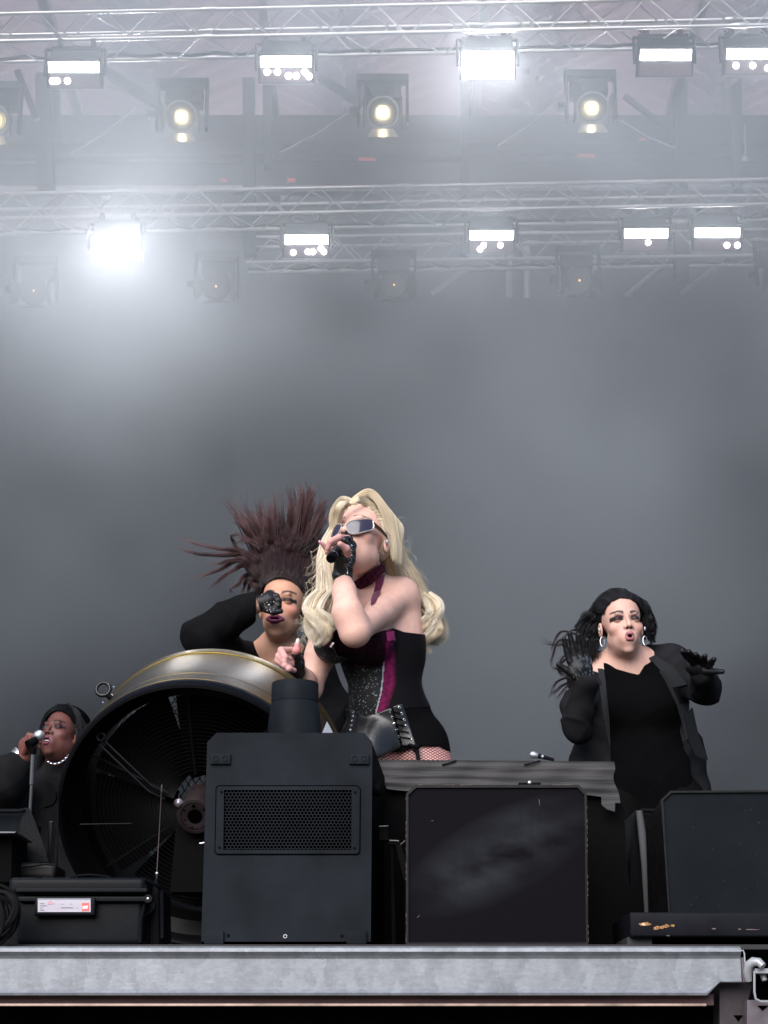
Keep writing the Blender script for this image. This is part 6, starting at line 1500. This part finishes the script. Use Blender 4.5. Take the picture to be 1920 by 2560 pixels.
# arm bent: elbow far left, forearm back to the face
shL, elb, wrs = P(600, 1662, 6.08), P(497, 1600, 5.86), P(640, 1512, 5.80)
B.chain([shL, elb], [.055, .045], .02); B.chain([elb, wrs], [.045, .026], .02)
fc1 = P(672, 1502, 5.80); B.cone(wrs, fc1, .024, .030, .012, 7)
for i, (x0_, y0_, x1_, y1_, x2_, y2_) in enumerate([(672, 1485, 690, 1492, 694, 1508), (676, 1496, 695, 1502, 697, 1516), (674, 1508, 694, 1515, 692, 1526), (670, 1518, 688, 1526, 684, 1532)]):
    B.chain([P(x0_, y0_, 5.80), P(x1_, y1_, 5.79), P(x2_, y2_, 5.80)], [.013, .0125, .0105], .004, 7)
B.chain([P(662, 1522, 5.80), P(684, 1530, 5.77), P(702, 1528, 5.77)], [.013, .011, .0085], .004, 7)
# other arm hangs behind
B.chain([P(778, 1668, 6.1), P(830, 1770, 6.15), P(812, 1850, 6.05)], [.055, .045, .03], .02); hand(B, P(812, 1850, 6.05), P(806, 1880, 6.03), (-.1, -.1, -1), (-1, 0, 0), col=7)
V, Fq = polygonise(B, .0023, coarse=[(P(960, 1700, 6).z, .010)]); d_, idx = B(V, ids=True); C = np.tile(SK1, (len(V), 1))
C = hd1.cols(V, idx, C, SK1, (.19, .035, .085), shadow=(.065, .024, .028), brow=(.06, .035, .04), blush=(.60, .20, .16), iris=(.05, .03, .02), shadow_h=.013, shadow_a=1.0, browarch=.008, browt=.0058, browz=.031)
C[idx == 7] = (.010, .009, .010)
np_mesh('body', V, Fq, M_skin, d1, C)
G = Field(); G.cone(P(600, 1668, 6.1), P(775, 1672, 6.1), .075, .072, .06); G.ell(P(695, 1740, 6.13), (.185, .125, .18), .06); G.ell(P(735, 1860, 6.13), (.165, .125, .18), .06)
G.ell(P(760, 1960, 6.13), (.20, .13, .2), .06); G.cone(P(700, 2000, 6.1), P(690, 2180, 6.05), .12, .10, .05); G.cone(P(800, 2000, 6.1), P(825, 2180, 6.05), .12, .10, .05)
G.chain([P(602, 1668, 6.08), P(545, 1640, 5.95), P(505, 1594, 5.86)], [.088, .080, .066], .04); G.chain([P(502, 1592, 5.86), P(560, 1556, 5.84), P(600, 1530, 5.82), P(652, 1508, 5.80)], [.064, .056, .054, .047], .03)
G.chain([P(778, 1672, 6.1), P(832, 1770, 6.15), P(814, 1852, 6.05)], [.08, .065, .05], .03)
G.disp = crease_disp(.0085, 1.1, .7)
G.clips = [lambda p: (lambda x, y: np.minimum(np.minimum((x - np.interp(y, [1560, 1600, 1650, 1700], [640, 655, 676, 694])) / 740., (np.interp(y, [1560, 1600, 1650, 1700], [790, 770, 745, 706]) - x) / 740.), 6.10 - p[:, 1]))(*proj(p))]
v, f = polygonise(G, .0045, coarse=(P(960, 1860, 6).z, .012)); np_mesh('coat', v, f, M_coat, d1, coat_cols(v) * 1.5)
G = Field(); G.ell(P(695, 1745, 6.11), (.162, .105, .175), .05); G.ell(P(725, 1850, 6.12), (.14, .11, .15), .05); G.cone(P(640, 1680, 6.1), P(760, 1680, 6.1), .062, .06, .05)
G.clips = [below([(600, 1640), (660, 1640), (700, 1668), (735, 1650), (800, 1630)])]
v, f = polygonise(G, .005); np_mesh('top', v, f, M_coat, d1, coat_cols(v))
# crystals on the glove
b = MB(); 
for i in range(80):
    x, y = rng.uniform(640, 698), rng.uniform(1484, 1530); h = trace(B, x, y, 5.6, 5.95)
    if h: b.lathe([(0, .0012), (.0011, .0004), (.0011, -.001)], frame(h, normal_at(B, h)), 6)
b.build('glove_crystals', mat('crystal_bead', (.8, .82, .85), .08, .85), d1)
p = Vector(hd1.W((.082, -.004, -.012))); b = MB(); b.box(p, (.010, .012, .026), None, bev=.004); b.build('ear_monitor', M_clear, d1, smooth=True)
# hair thrown upward
H1 = Hair(); DK = (.018, .011, .012); MD = (.060, .030, .032); RD = (.15, .078, .080)
cpp = hd1.cap(.010, line=(-.036, .082)); cv, cf = polygonise(cpp, .005); cc_ = np.tile(np.array(DK), (len(cv), 1))
YH = 6.05
def up(pts, w, n, c=MD, t=RD, **k): H1.lock([P(x, y, YH + (rng.uniform(-.06, .06))) for x, y in pts], w, n, c, tipcol=t, K=26, **k)
for j in range(34):      # dense trunk above the head
    q = j / 33; x0_ = 652 + 100 * q; up([(x0_, 1470 - 20 * math.sin(q * 3.1)), (656 + 92 * q, 1400), (640 + 120 * q, 1350 + rng.uniform(-15, 15)), (618 + 165 * q, 1345 - 50 * rng.uniform(0, 1))], [.014, .019, .016, .006], 62, DK, MD, r=.0010, flat=.6, spread=.016, wave=.004, lenvar=.45)
tips = [(568, 1243, 600, 1290), (573, 1270, 610, 1310), (575, 1290, 615, 1325), (605, 1258, 628, 1300), (620, 1270, 640, 1310), (652, 1280, 655, 1320), (672, 1262, 665, 1310), (685, 1262, 680, 1310), (697, 1280, 690, 1320), (699, 1222, 697, 1290),
        (716, 1238, 720, 1280), (720, 1212, 728, 1262), (730, 1240, 730, 1290), (742, 1212, 748, 1265), (747, 1197, 763, 1245), (756, 1215, 762, 1255), (768, 1230, 764, 1275), (786, 1222, 775, 1250), (800, 1212, 782, 1236), (790, 1240, 776, 1270), (815, 1245, 795, 1270), (820, 1262, 800, 1290), (826, 1285, 806, 1310), (578, 1330, 620, 1350), (590, 1365, 625, 1352), (640, 1245, 650, 1290), (662, 1240, 664, 1288)]
for (tx, ty, mx_, my) in tips:
    bx = np.interp(mx_, [590, 810], [662, 745])
    for rep in range(3):
        o_ = rng.uniform(-11, 11); up([(bx + o_, 1430), (bx * .55 + mx_ * .45 + o_, 1370), (mx_ + o_, my), (tx + o_ * 1.2, ty)], [.012, .012, .006, .0015], 17, DK, RD, r=.0009, flat=.5, spread=.007, wave=.004 * rng.uniform(-1, 1), wl=.8, lenvar=.35)
for j in range(60):      # single wisps fanning out above
    x1 = rng.uniform(575, 830); y1 = 1235 + .0016 * (x1 - 745) ** 2 + rng.uniform(-40, 40); bx = np.interp(x1, [575, 830], [664, 744]); cxx = rng.uniform(-26, 26)
    up([(bx, 1420), (bx * .6 + x1 * .4 + cxx * .4, 1360), (bx * .25 + x1 * .75 + cxx, 1300), (x1 + cxx * .3, y1)], [.008, .008, .004, .001], 5, MD, RD, r=.0008, flat=.6, spread=.003, wave=rng.uniform(-.006, .006), wl=.7, lenvar=.3)
for pts in ([(672, 1440), (640, 1400), (614, 1385), (590, 1374), (545, 1372), (500, 1362), (443, 1340)], [(668, 1450), (634, 1412), (600, 1388), (560, 1387), (520, 1388), (480, 1380), (442, 1367)], [(664, 1460), (632, 1425), (604, 1398), (575, 1402), (545, 1410), (512, 1412)],
            [(664, 1470), (628, 1420), (598, 1400), (560, 1418), (520, 1436), (468, 1449)], [(662, 1470), (630, 1430), (606, 1412), (575, 1430), (540, 1455), (521, 1473)], [(660, 1478), (630, 1440), (612, 1440), (596, 1458), (577, 1473), (585, 1487)], [(658, 1484), (626, 1450), (612, 1460), (606, 1478), (602, 1492)],
            [(655, 1488), (632, 1462), (622, 1470), (618, 1490)], [(660, 1465), (640, 1395), (600, 1380), (582, 1352), (580, 1340), (600, 1338)]):
    up(pts, [.012, .013, .010, .006, .003, .001], 34, DK, RD, r=.0011, flat=.5, spread=.004, wave=.0015, lenvar=.25)
for j in range(14):      # down the sides of the face
    up([(735 + j * 1.2, 1452 + j * 2), (757 + j, 1490 + j), (766 + j * 1.5, 1540), (776 + rng.uniform(-10, 10), 1600 + rng.uniform(-20, 30))], [.008, .010, .010, .006], 26, DK, DK, r=.0010, flat=.6, spread=.006)
    up([(690 - j * 2.4, 1452 + j * .6), (664 - j * 1.4, 1470 + j), (655 - j * .4, 1495), (648, 1530)], [.008, .009, .009, .005], 24, DK, DK, r=.0010, flat=.6)
for j in range(24): up([(725 + rng.uniform(-20, 20), 1440), (735 + rng.uniform(-30, 40), 1400 + rng.uniform(-20, 20)), (760 + rng.uniform(-30, 30), 1370 + rng.uniform(-40, 40)), (770 + rng.uniform(-30, 30), 1330 + rng.uniform(-40, 60))], [.01, .02, .018, .01], 22, DK, MD, r=.001, flat=.6, spread=.01)
hairline(H1, hd1, K=26, grow=.010, n=28, col=(.024, .015, .016), cnt=32, r=.001, lift=.004)
for i in range(30):      # roots along the face rising straight into the updraught
    a = -1.35 + 2.7 * i / 29; l0 = np.array((.072 * math.sin(a), -.074 + .055 * abs(math.sin(a)) ** 2, .090 - .060 * (1 - math.cos(a)))); p0 = hd1.W(l0 - np.array((0, 0, .006))); p1 = hd1.W(l0 + np.array((.012 * math.sin(a), .010, .030)))
    q1, q2 = proj(np.array([p1])); x = float(q1[0]); y = float(q2[0])
    H1.lock([p0, p1, P(x + (x - 705) * .10 + rng.uniform(-5, 5), y - 45, 6.0), P(x + (x - 705) * .25 + rng.uniform(-14, 14), y - 95, 6.03), P(x + (x - 705) * .5 + rng.uniform(-26, 26), y - 140 - rng.uniform(0, 40), 6.05)], [.004, .011, .014, .012, .004], 46, (.026, .016, .017), tipcol=MD, r=.0009, flat=.5, K=26, spread=.006, wave=.002, colvar=.5, lenvar=.4)
H1.mesh('hair', M_hairdk, d1, ns=3, base=(cv, cf, cc_))


trousers(d1, [([hp, Vector((hp.x + sx * .08, 6.0, 2.32)), Vector((hp.x + sx * .12, 6.25, FLOOR_Z + .05))], [.085, .060, .040]) for hp, sx in ((hl, -1), (hr, 1))])
# ================================================================ dancer on the right
d2 = person(1580, 1700, 6.1, 'dark-haired woman in black coat at the right, lips rounded, both gloved hands raised')
B = Field()
hd2 = Head(B, 1554, 1567, 6.1, 7, 1, -3, hs=.975, mouth=(.0055, .0075), jaw=.91, lipw=.0155, eyes=.0022)
SK2 = np.array((.68, .42, .34))
nb = P(1565, 1668, 6.2); B.cone(hd2.W((0, .032, -.054)), nb, .046, .054, .015); B.ell(P(1562, 1630, 6.12), (.044, .045, .026), .03)
B.cone(nb, P(1572, 1700, 6.22), .065, .085, .05); B.cone(P(1475, 1690, 6.2), P(1672, 1668, 6.2), .07, .07, .06)
B.ell(P(1585, 1760, 6.22), (.155, .115, .17), .06); B.ell(P(1592, 1860, 6.22), (.145, .13, .15), .06); B.ell(P(1605, 1950, 6.22), (.20, .14, .14), .06)
for hp, sx in ((P(1555, 1975, 6.22), -1), (P(1660, 1975, 6.22), 1)):
    kn = Vector((hp.x + sx * .07, 6.1, 2.32)); ft = Vector((kn.x + sx * .03, 6.35, FLOOR_Z + .05)); B.chain([hp, kn, ft], [.105, .07, .045], .03); B.cone(ft, ft + Vector((0, -.16, -.015)), .04, .03, .02)
sL, eL, wL = P(1478, 1700, 6.2), P(1432, 1822, 6.0), P(1462, 1712, 5.9); B.chain([P(1485, 1702, 6.2), P(1440, 1770, 6.1), P(1442, 1822, 6.0)], [.046, .036, .033], .02); B.chain([P(1444, 1824, 6.0), P(1450, 1770, 5.95), wL], [.033, .032, .026], .015)
hL = hand(B, wL, P(1452, 1672, 5.88), (-.22, -.05, 1), (-1, -.2, .0), s=1.05, curl=(.12, .1, .15, .2), spread=.12, thumb=(-1, -.15, .62), col=7, rt=1.1)
sR, eR, wR = P(1674, 1672, 6.2), P(1765, 1722, 6.05), P(1752, 1692, 5.86); B.chain([sR, eR], [.05, .038], .02); B.chain([eR, wR], [.036, .028], .02)
pR = P(1748, 1668, 5.82); B.cone(wR, pR, .030, .030, .015, 7); B.ell(pR, (.046, .030, .030), .012, 7)
for pts in ([(1738, 1660), (1716, 1640), (1706, 1628)], [(1742, 1654), (1730, 1638), (1722, 1629)], [(1748, 1656), (1744, 1640), (1738, 1637)], [(1758, 1660), (1760, 1645), (1762, 1640)], [(1768, 1668), (1780, 1655), (1785, 1649)], [(1762, 1678), (1788, 1682), (1807, 1678)])[0:1] + ([(1742, 1656), (1730, 1640), (1722, 1629)], [(1750, 1656), (1744, 1644), (1739, 1636)], [(1758, 1662), (1760, 1648), (1762, 1640)], [(1766, 1668), (1778, 1658), (1785, 1648)]):
    B.chain([P(pts[0][0], pts[0][1], 5.80), P(pts[1][0], pts[1][1], 5.76), P(pts[2][0], pts[2][1], 5.73)], [.0115, .0105, .0088], .004, 7)
B.cone(P(1762, 1678, 5.80), P(1806, 1679, 5.77), .013, .0085, .006, 7)
V, Fq = polygonise(B, .0023, coarse=[(P(960, 1760, 6.1).z, .012)]); d_, idx = B(V, ids=True); C = np.tile(SK2, (len(V), 1))
C = hd2.cols(V, idx, C, SK2, (.40, .15, .165), shadow=(.048, .014, .020), brow=(.030, .020, .022), blush=(.66, .30, .25), iris=(.03, .018, .012), shadow_h=.0165, browarch=.006, browt=.0064, browz=.0305, gaze=(.0, .0005))
C[idx == 7] = (.006, .006, .007); np_mesh('body', V, Fq, M_skin, d2, C)
# shirt and coat
G = Field(); G.cone(P(1490, 1698, 6.2), P(1665, 1678, 6.2), .075, .075, .06); G.ell(P(1585, 1765, 6.20), (.168, .135, .18), .06); G.ell(P(1592, 1865, 6.20), (.155, .14, .16), .06); G.ell(P(1605, 1950, 6.2), (.205, .15, .16), .06)
for x, y in ((1545, 1775), (1630, 1768)): G.ell(P(x, y, 6.11), (.085, .08, .075), .05)
G.clips = [below([(1480, 1640), (1512, 1653), (1540, 1672), (1575, 1682), (1597, 1687), (1611, 1664), (1650, 1640)])]
G.cone(P(1560, 1980, 6.2), P(1545, 2280, 6.1), .12, .09, .04); G.cone(P(1655, 1980, 6.2), P(1680, 2280, 6.1), .12, .09, .04)
G.disp = crease_disp(.0035, 1.3, .4)
def inside_coat(p):
    x, y = proj(p); L_ = np.interp(y, [1600, 1700, 1800, 2000], [1500, 1514, 1524, 1530]); R_ = np.interp(y, [1600, 1640, 1700, 1760, 1830, 1900, 2000], [1616, 1622, 1662, 1690, 1710, 1724, 1732])
    return np.minimum(-np.minimum(x - L_, R_ - x) / 720., 6.18 - p[:, 1])
G.clips.append(inside_coat)
v, f = polygonise(G, .0045, coarse=(P(960, 1990, 6).z, .012)); np_mesh('shirt', v, f, mat('black_jersey', (.0030, .0030, .0034), 1.0, spec=.04), d2, np.full((len(v), 3), .005))
G = Field(); G.cone(P(1478, 1696, 6.22), P(1676, 1668, 6.22), .085, .085, .06); G.ell(P(1580, 1770, 6.24), (.190, .150, .20), .06); G.ell(P(1590, 1880, 6.24), (.190, .155, .20), .06)
G.cone(P(1500, 1900, 6.22), P(1490, 1985, 6.2), .10, .12, .05); G.cone(P(1690, 1880, 6.22), P(1712, 2060, 6.2), .10, .10, .06); G.ell(P(1600, 1990, 6.26), (.235, .15, .16), .05)
G.chain([P(1485, 1700, 6.2), P(1440, 1770, 6.1), P(1440, 1820, 6.0)], [.062, .050, .048], .03); G.chain([P(1444, 1826, 6.0), P(1450, 1770, 5.95), P(1462, 1712, 5.9)], [.048, .045, .043], .02)
G.chain([P(1672, 1672, 6.2), P(1722, 1690, 6.12), P(1762, 1722, 6.04)], [.070, .061, .052], .04); G.chain([P(1764, 1722, 6.04), P(1762, 1712, 5.95), P(1753, 1686, 5.84)], [.053, .047, .043], .03)
G.disp = crease_disp(.0095, 1.0, 2.1)
def open_front(p):
    x, y = proj(p); L_ = np.interp(y, [1600, 1660, 1720, 1800, 1900, 2000], [1512, 1514, 1524, 1530, 1534, 1538]); R_ = np.interp(y, [1600, 1640, 1700, 1760, 1830, 1900, 2000], [1606, 1612, 1652, 1680, 1700, 1716, 1722])
    return np.minimum(np.minimum((x - L_), (R_ - x)) / 720., 6.22 - p[:, 1])
G.clips = [open_front]
v, f = polygonise(G, .0045, coarse=(P(960, 1990, 6).z, .012)); np_mesh('coat', v, f, M_coat, d2, coat_cols(v, .25) * 3.0)
cG = G
def lapel(L, Rr): 
    try: band_patch(cG, L, Rr, 5.8, 6.3, .006, thick=.006).build('lapel', mat('lapel_wool', (.022, .024, .027), .9, spec=.15, bump=(300, .3, .0008)), d2, smooth=True)
    except Exception: pass
lapel([(1616, 1650), (1642, 1682), (1670, 1718), (1688, 1762), (1703, 1812), (1714, 1850)], [(1638, 1640), (1690, 1670), (1722, 1712), (1720, 1755), (1720, 1812), (1719, 1850)])
lapel([(1494, 1668), (1500, 1720), (1510, 1790), (1522, 1850), (1530, 1890)], [(1511, 1668), (1523, 1720), (1529, 1780), (1533, 1850), (1536, 1890)])
b = MB(); slab(b, [(1712, 1790), (1732, 1770), (1745, 1830), (1754, 1858), (1768, 1890), (1770, 1902), (1738, 1888), (1722, 1850)], 6.02, (0, .012, .004)); b.build('coat_hem', mat('hem_wool', (.010, .011, .0125), .95, spec=.05), d2)
# glove crystals
for nm, reg, n, rr in (('glove_crystals', (1432, 1484, 1638, 1716), 110, .0013), ('glove_crystals', (1755, 1785, 1650, 1676), 12, .0016)):
    b = MB()
    for i in range(n):
        x, y = rng.uniform(reg[0], reg[1]), rng.uniform(reg[2], reg[3]); h = trace(B, x, y, 5.6, 6.0)
        if h: 
            nn = normal_at(B, h); b.tube([h + nn * .001, h + nn * .001 + Vector((.0015, 0, -.008 if n > 50 else -.001))], rr * .7, 5)
    b.build(nm, mat('bugle_bead', (.30, .31, .33), .12, .8), d2)
for q in (-1, 1):
    p = Vector(hd2.W((q * .083, -.004, -.010))); b = MB(); b.box(p, (.008, .010, .014), None, bev=.004); b.build('ear_monitor', M_clear, d2, smooth=True)
    c = Vector(hd2.W((q * .078, -.01, -.055))); b = MB(); k_ = 20; b.tube([c + Vector((.0075 * math.sin(6.283 * t_ / k_), .003 * math.cos(6.283 * t_ / k_), .017 * math.cos(6.283 * t_ / k_))) for t_ in range(k_ + 1)], .0009, 6, cap=False); b.build('hoop_earring', M_dia, d2, smooth=True)
H2 = Hair(); BK = (.007, .0065, .008); BR = (.045, .018, .022)
cpp = hd2.cap(.010, line=(-.036, .078)); cv, cf = polygonise(cpp, .005); cc_ = np.tile(np.array(BK), (len(cv), 1))
def lk(pts, w, n, c=BK, t=None, Y=6.15, **k): H2.lock([P(x, y, Y + rng.uniform(-.03, .03)) for x, y in pts], w, n, c, tipcol=t, K=24, **k)
for j in range(16):
    q = j / 15
    lk([(1566 - 30 * q, 1494 - 6 * q + 4 * q * q), (1536 - 34 * q, 1500 + 6 * q), (1508 - 30 * q, 1534 + 6 * q), (1490 - 34 * q, 1570), (1484 - 30 * q, 1620), (1478 - 16 * q, 1670)], [.010, .016, .020, .022, .022, .016], 60, r=.0011, flat=.7, wave=.006, wl=2.5, spread=.008)
    lk([(1556 + 20 * q, 1488 + 2 * q), (1586 + 16 * q, 1500 + 6 * q), (1606 + 14 * q, 1530), (1614 + 14 * q, 1570), (1612 + 14 * q, 1600 + 6 * q)], [.010, .013, .015, .016, .010], 46, r=.0011, flat=.7, wave=.006, wl=2.5, spread=.006)
for j in range(12): lk([(1500 + rng.uniform(-5, 5), 1520 + j * 8), (1470, 1530 + j * 8), (1450 + rng.uniform(-4, 8), 1545 + j * 7), (1446 + rng.uniform(-6, 20), 1562 + j * 8), (1462, 1572 + j * 9)], [.008, .010, .008, .006, .002], 16, r=.0011, flat=.6, wave=.003)
for j in range(10): lk([(1618, 1530 + j * 6), (1630, 1545 + j * 6), (1634 + rng.uniform(-4, 4), 1565 + j * 4), (1622 + rng.uniform(-6, 8), 1590 + j * 3)], [.007, .008, .006, .002], 14, r=.001, flat=.6, wave=.004)
for j in range(14): lk([(1508 - j, 1530 + 4 * j), (1482 - rng.uniform(0, 10), 1570 + 4 * j), (1462 + rng.uniform(-14, 10), 1610 + 5 * j), (1440 + rng.uniform(-20, 14), 1650 + 6 * j)], [.012, .016, .014, .005], 34, r=.001, flat=.6, wave=.006, wl=1.6, spread=.008, lenvar=.35)
for pts in ([(1450, 1600), (1400, 1612), (1375, 1608), (1345, 1596)], [(1450, 1590), (1405, 1580), (1384, 1610), (1378, 1640)], [(1452, 1640), (1410, 1640), (1395, 1670), (1405, 1690), (1425, 1700)], [(1450, 1610), (1400, 1600), (1382, 1640), (1378, 1660), (1390, 1680)], [(1440, 1660), (1405, 1678), (1390, 1670), (1376, 1671)],
            [(1440, 1690), (1400, 1700), (1382, 1720), (1381, 1748)], [(1435, 1700), (1405, 1715), (1385, 1730), (1364, 1737)], [(1440, 1700), (1418, 1716), (1400, 1738), (1388, 1755)], [(1470, 1620), (1425, 1640), (1398, 1668), (1420, 1694), (1440, 1700)], [(1430, 1730), (1412, 1755), (1402, 1775)], [(1455, 1580), (1430, 1576), (1405, 1600), (1392, 1635)]):
    lk(pts, [.005, .005, .004, .002], 12, BK, BR, r=.0009, flat=.6, spread=.006, lenvar=.3)
hairline(H2, hd2, K=24, grow=.010, n=28, col=(.013, .012, .014), cnt=32, r=.001, lift=.004)
H2.mesh('hair', M_hairdk, d2, ns=3, base=(cv, cf, cc_))


trousers(d2, [([hp, Vector((hp.x + sx * .07, 6.1, 2.32)), Vector((hp.x + sx * .10, 6.35, FLOOR_Z + .05))], [.115, .080, .050]) for hp, sx in ((P(1555, 1975, 6.22), -1), (P(1660, 1975, 6.22), 1))])
# ================================================================ backing singer at the far left
d3 = person(120, 1900, 8.5, 'woman at the far left singing into a stand microphone, silver chain over black sweater')
B = Field()
hd3 = Head(B, 152, 1841, 8.5, -24, 14, 0, hs=1.10, mouth=(.010, .016), jaw=1.12, lipw=.020, eyes=.0022, nosew=1.35)
SK3 = np.array((.125, .048, .038))
nb = P(160, 1915, 8.62); B.cone(hd3.W((0, .02, -.06)), nb, .066, .08, .04); B.cone(P(60, 1975, 8.62), P(240, 1960, 8.65), .09, .09, .06); B.ell(P(140, 2030, 8.65), (.24, .15, .24), .07); B.ell(P(140, 2150, 8.65), (.24, .16, .24), .07)
for sx in (-1, 1):
    hp = Vector((P(140, 2150, 8.65).x + sx * .1, 8.65, 2.7)); ft = Vector((hp.x + sx * .05, 8.62, FLOOR_Z + .05)); B.chain([hp, (hp + ft) / 2, ft], [.12, .08, .05], .03); B.cone(ft, ft + Vector((0, -.16, -.01)), .045, .03, .02)
s3, e3, w3 = P(58, 1980, 8.6), P(-30, 2005, 8.35), P(62, 1893, 8.2); B.chain([s3, e3], [.07, .055], .02); B.chain([e3, w3], [.055, .034], .02)
B.cone(w3, P(66, 1862, 8.18), .034, .036, .015, 8)
for i, pts in enumerate(([(62, 1852), (72, 1838), (90, 1840), (101, 1848)], [(64, 1860), (76, 1846), (92, 1850), (100, 1856)], [(66, 1868), (80, 1856), (93, 1860), (97, 1868)], [(68, 1874), (80, 1866), (90, 1868), (88, 1874)])):
    B.chain([P(x, y, 8.15 - .01 * k_) for k_, (x, y) in enumerate(pts)], [.013, .012, .011, .009], .005, 8)
B.chain([P(62, 1880, 8.16), P(70, 1862, 8.12), P(76, 1846, 8.1)], [.015, .013, .010], .005, 8)
V, Fq = polygonise(B, .0038, coarse=(P(960, 1960, 8.5).z, .014)); d_, idx = B(V, ids=True); C = np.tile(SK3, (len(V), 1))
C = hd3.cols(V, idx, C, SK3, (.16, .045, .075), shadow=(.05, .018, .022), brow=(.012, .007, .007), blush=(.17, .055, .06), iris=(.02, .01, .01), browt=.0052)
C[idx == 8] = (.17, .065, .055); np_mesh('body', V, Fq, M_skin, d3, C)
b = MB(); b.tube([Vector(hd3.W((x, -.094 + abs(x) * .3, -.0585))) for x in (-.010, -.005, 0, .005, .010)], .0028, 6); b.build('teeth', mat('teeth', (.6, .55, .52), .3), d3, smooth=True)
G = Field(); G.cone(P(60, 1978, 8.62), P(245, 1962, 8.65), .115, .115, .07); G.ell(P(145, 2035, 8.66), (.30, .18, .26), .07); G.ell(P(145, 2160, 8.66), (.29, .18, .27), .07); G.cone(P(160, 1905, 8.6), P(155, 1950, 8.6), .080, .12, .05)
G.chain([P(58, 1985, 8.6), P(0, 2010, 8.45), P(-30, 2005, 8.35)], [.13, .12, .10], .05); G.chain([P(-30, 2005, 8.35), P(20, 1950, 8.27), P(46, 1912, 8.22)], [.11, .10, .07], .05)
G.ell(P(145, 2300, 8.66), (.28, .2, .3), .07); G.disp = crease_disp(.009, .8, 1.2)
v, f = polygonise(G, .007, coarse=(P(960, 2060, 8.5).z, .016)); np_mesh('sweater', v, f, M_coat, d3, coat_cols(v) * 2.2)
G = hd3.cap(.014, line=(-.034, .072), k=(.9, .42)); G.pr.append(('e', hd3.W((0, .05, -.02)), np.array((.085, .07, .11)), hd3.R, None, .03, 0, False)); G.pr.append(('e', hd3.W((.062, .03, -.055)), np.array((.036, .06, .11)), hd3.R, None, .03, 0, False)); G.pr.append(('e', hd3.W((-.062, .03, -.055)), np.array((.030, .06, .10)), hd3.R, None, .03, 0, False)); v, f = polygonise(G, .005); H3 = Hair(); SB = (.006, .006, .007)
hairline(H3, hd3, .014, 28, SB, cnt=34, r=.0011, lift=.004, w=.016, drop=-.03)
for j in range(12):
    q = j / 11
    for s_ in (-1, 1): H3.lock([hd3.W(l) for l in ((s_ * .02, -.03 + .08 * q, .14), (s_ * .072, -.03 + .09 * q, .095), (s_ * .098, -.012 + .09 * q, .02), (s_ * .100, .0 + .08 * q, -.06), (s_ * .088, -.01 + .08 * q, -.15))], [.006, .012, .014, .014, .010], 60, SB, r=.0011, flat=.4, colvar=.4)
H3.mesh('hair', M_hairdk, d3, ns=3, base=(v, f, np.full((len(v), 3), .007)))
b = MB(); c0, c1 = P(36, 1893, 8.16), P(60, 1905, 8.2); dv = (P(64, 1880, 8.2) - P(30, 1915, 8.2)); b.lathe([(.046, -.028), (.050, -.026), (.050, .026), (.046, .028)], frame(P(48, 1897, 8.22), dv), 30); b.build('silver_cuff', mat('silver_cuff_metal', (.85, .83, .85), .2, .9), d3, smooth=True)
b = MB(); pts = resample([A3(P(x, y, 8.44)) for x, y in ((119, 1903), (130, 1909), (146, 1908), (160, 1900), (172, 1888))], 13)
for i in range(12):
    a, c = Vector(pts[i]), Vector(pts[i + 1]); M = frame((a + c) / 2, (0, -1, 0) if i % 2 else (0, -.3, 1), c - a); L_ = (c - a).length * .62
    b.tube([M @ Vector((L_ * math.cos(6.283 * q / 12), L_ * .5 * math.sin(6.283 * q / 12), 0)) for q in range(13)], .0022, 6, cap=False)
b.build('chain_necklace', M_dia, d3, smooth=True)
x0_ = P(140, 2150, 8.65).x
trousers(d3, [([Vector((x0_ + sx * .1, 8.65, 2.7)), Vector((x0_ + sx * .125, 8.635, 2.3)), Vector((x0_ + sx * .15, 8.62, FLOOR_Z + .05))], [.125, .085, .055]) for sx in (-1, 1)])
ms = empty('microphone_stand', P(75, 2366, 8.0), 'slim microphone stand holding a round-headed microphone at the far left', 'microphone stand')
b = MB(); b.tube([P(83, 1880, 8.08), P(79, 1962, 8.06)], .011, 10); b.tube([P(79, 1962, 8.06), P(75, 2030, 8.05), P(66, 2300, 8.03)], .0075, 10); b.build('pole', mat('stand_tube', (.045, .047, .05), .4, .4), ms, smooth=True)
b = MB(); b.lathe([(0, .02), (.012, .02), (.13, .006), (.13, 0), (0, 0)], Matrix.Translation((P(66, 2300, 8.03).x, 8.03, FLOOR_Z)), 30); b.build('base', M_black, ms, smooth=True)
b = MB(); b.tube([P(83, 1885, 8.08), P(84, 1868, 8.07)], .014, 10); b.tube([P(70, 1862, 8.07), P(90, 1850, 8.1)], [.022, .018], 12); b.build('mic_clip', M_black, ms, smooth=True)
b = MB(); c = P(97, 1840, 8.12); b.lathe([(0, .028), (.018, .022), (.026, .008), (.027, 0), (.022, -.014), (.018, -.02)], frame(c, (.55, -.2, .8)), 24); b.build('mic_head', M_grille, ms, smooth=True)
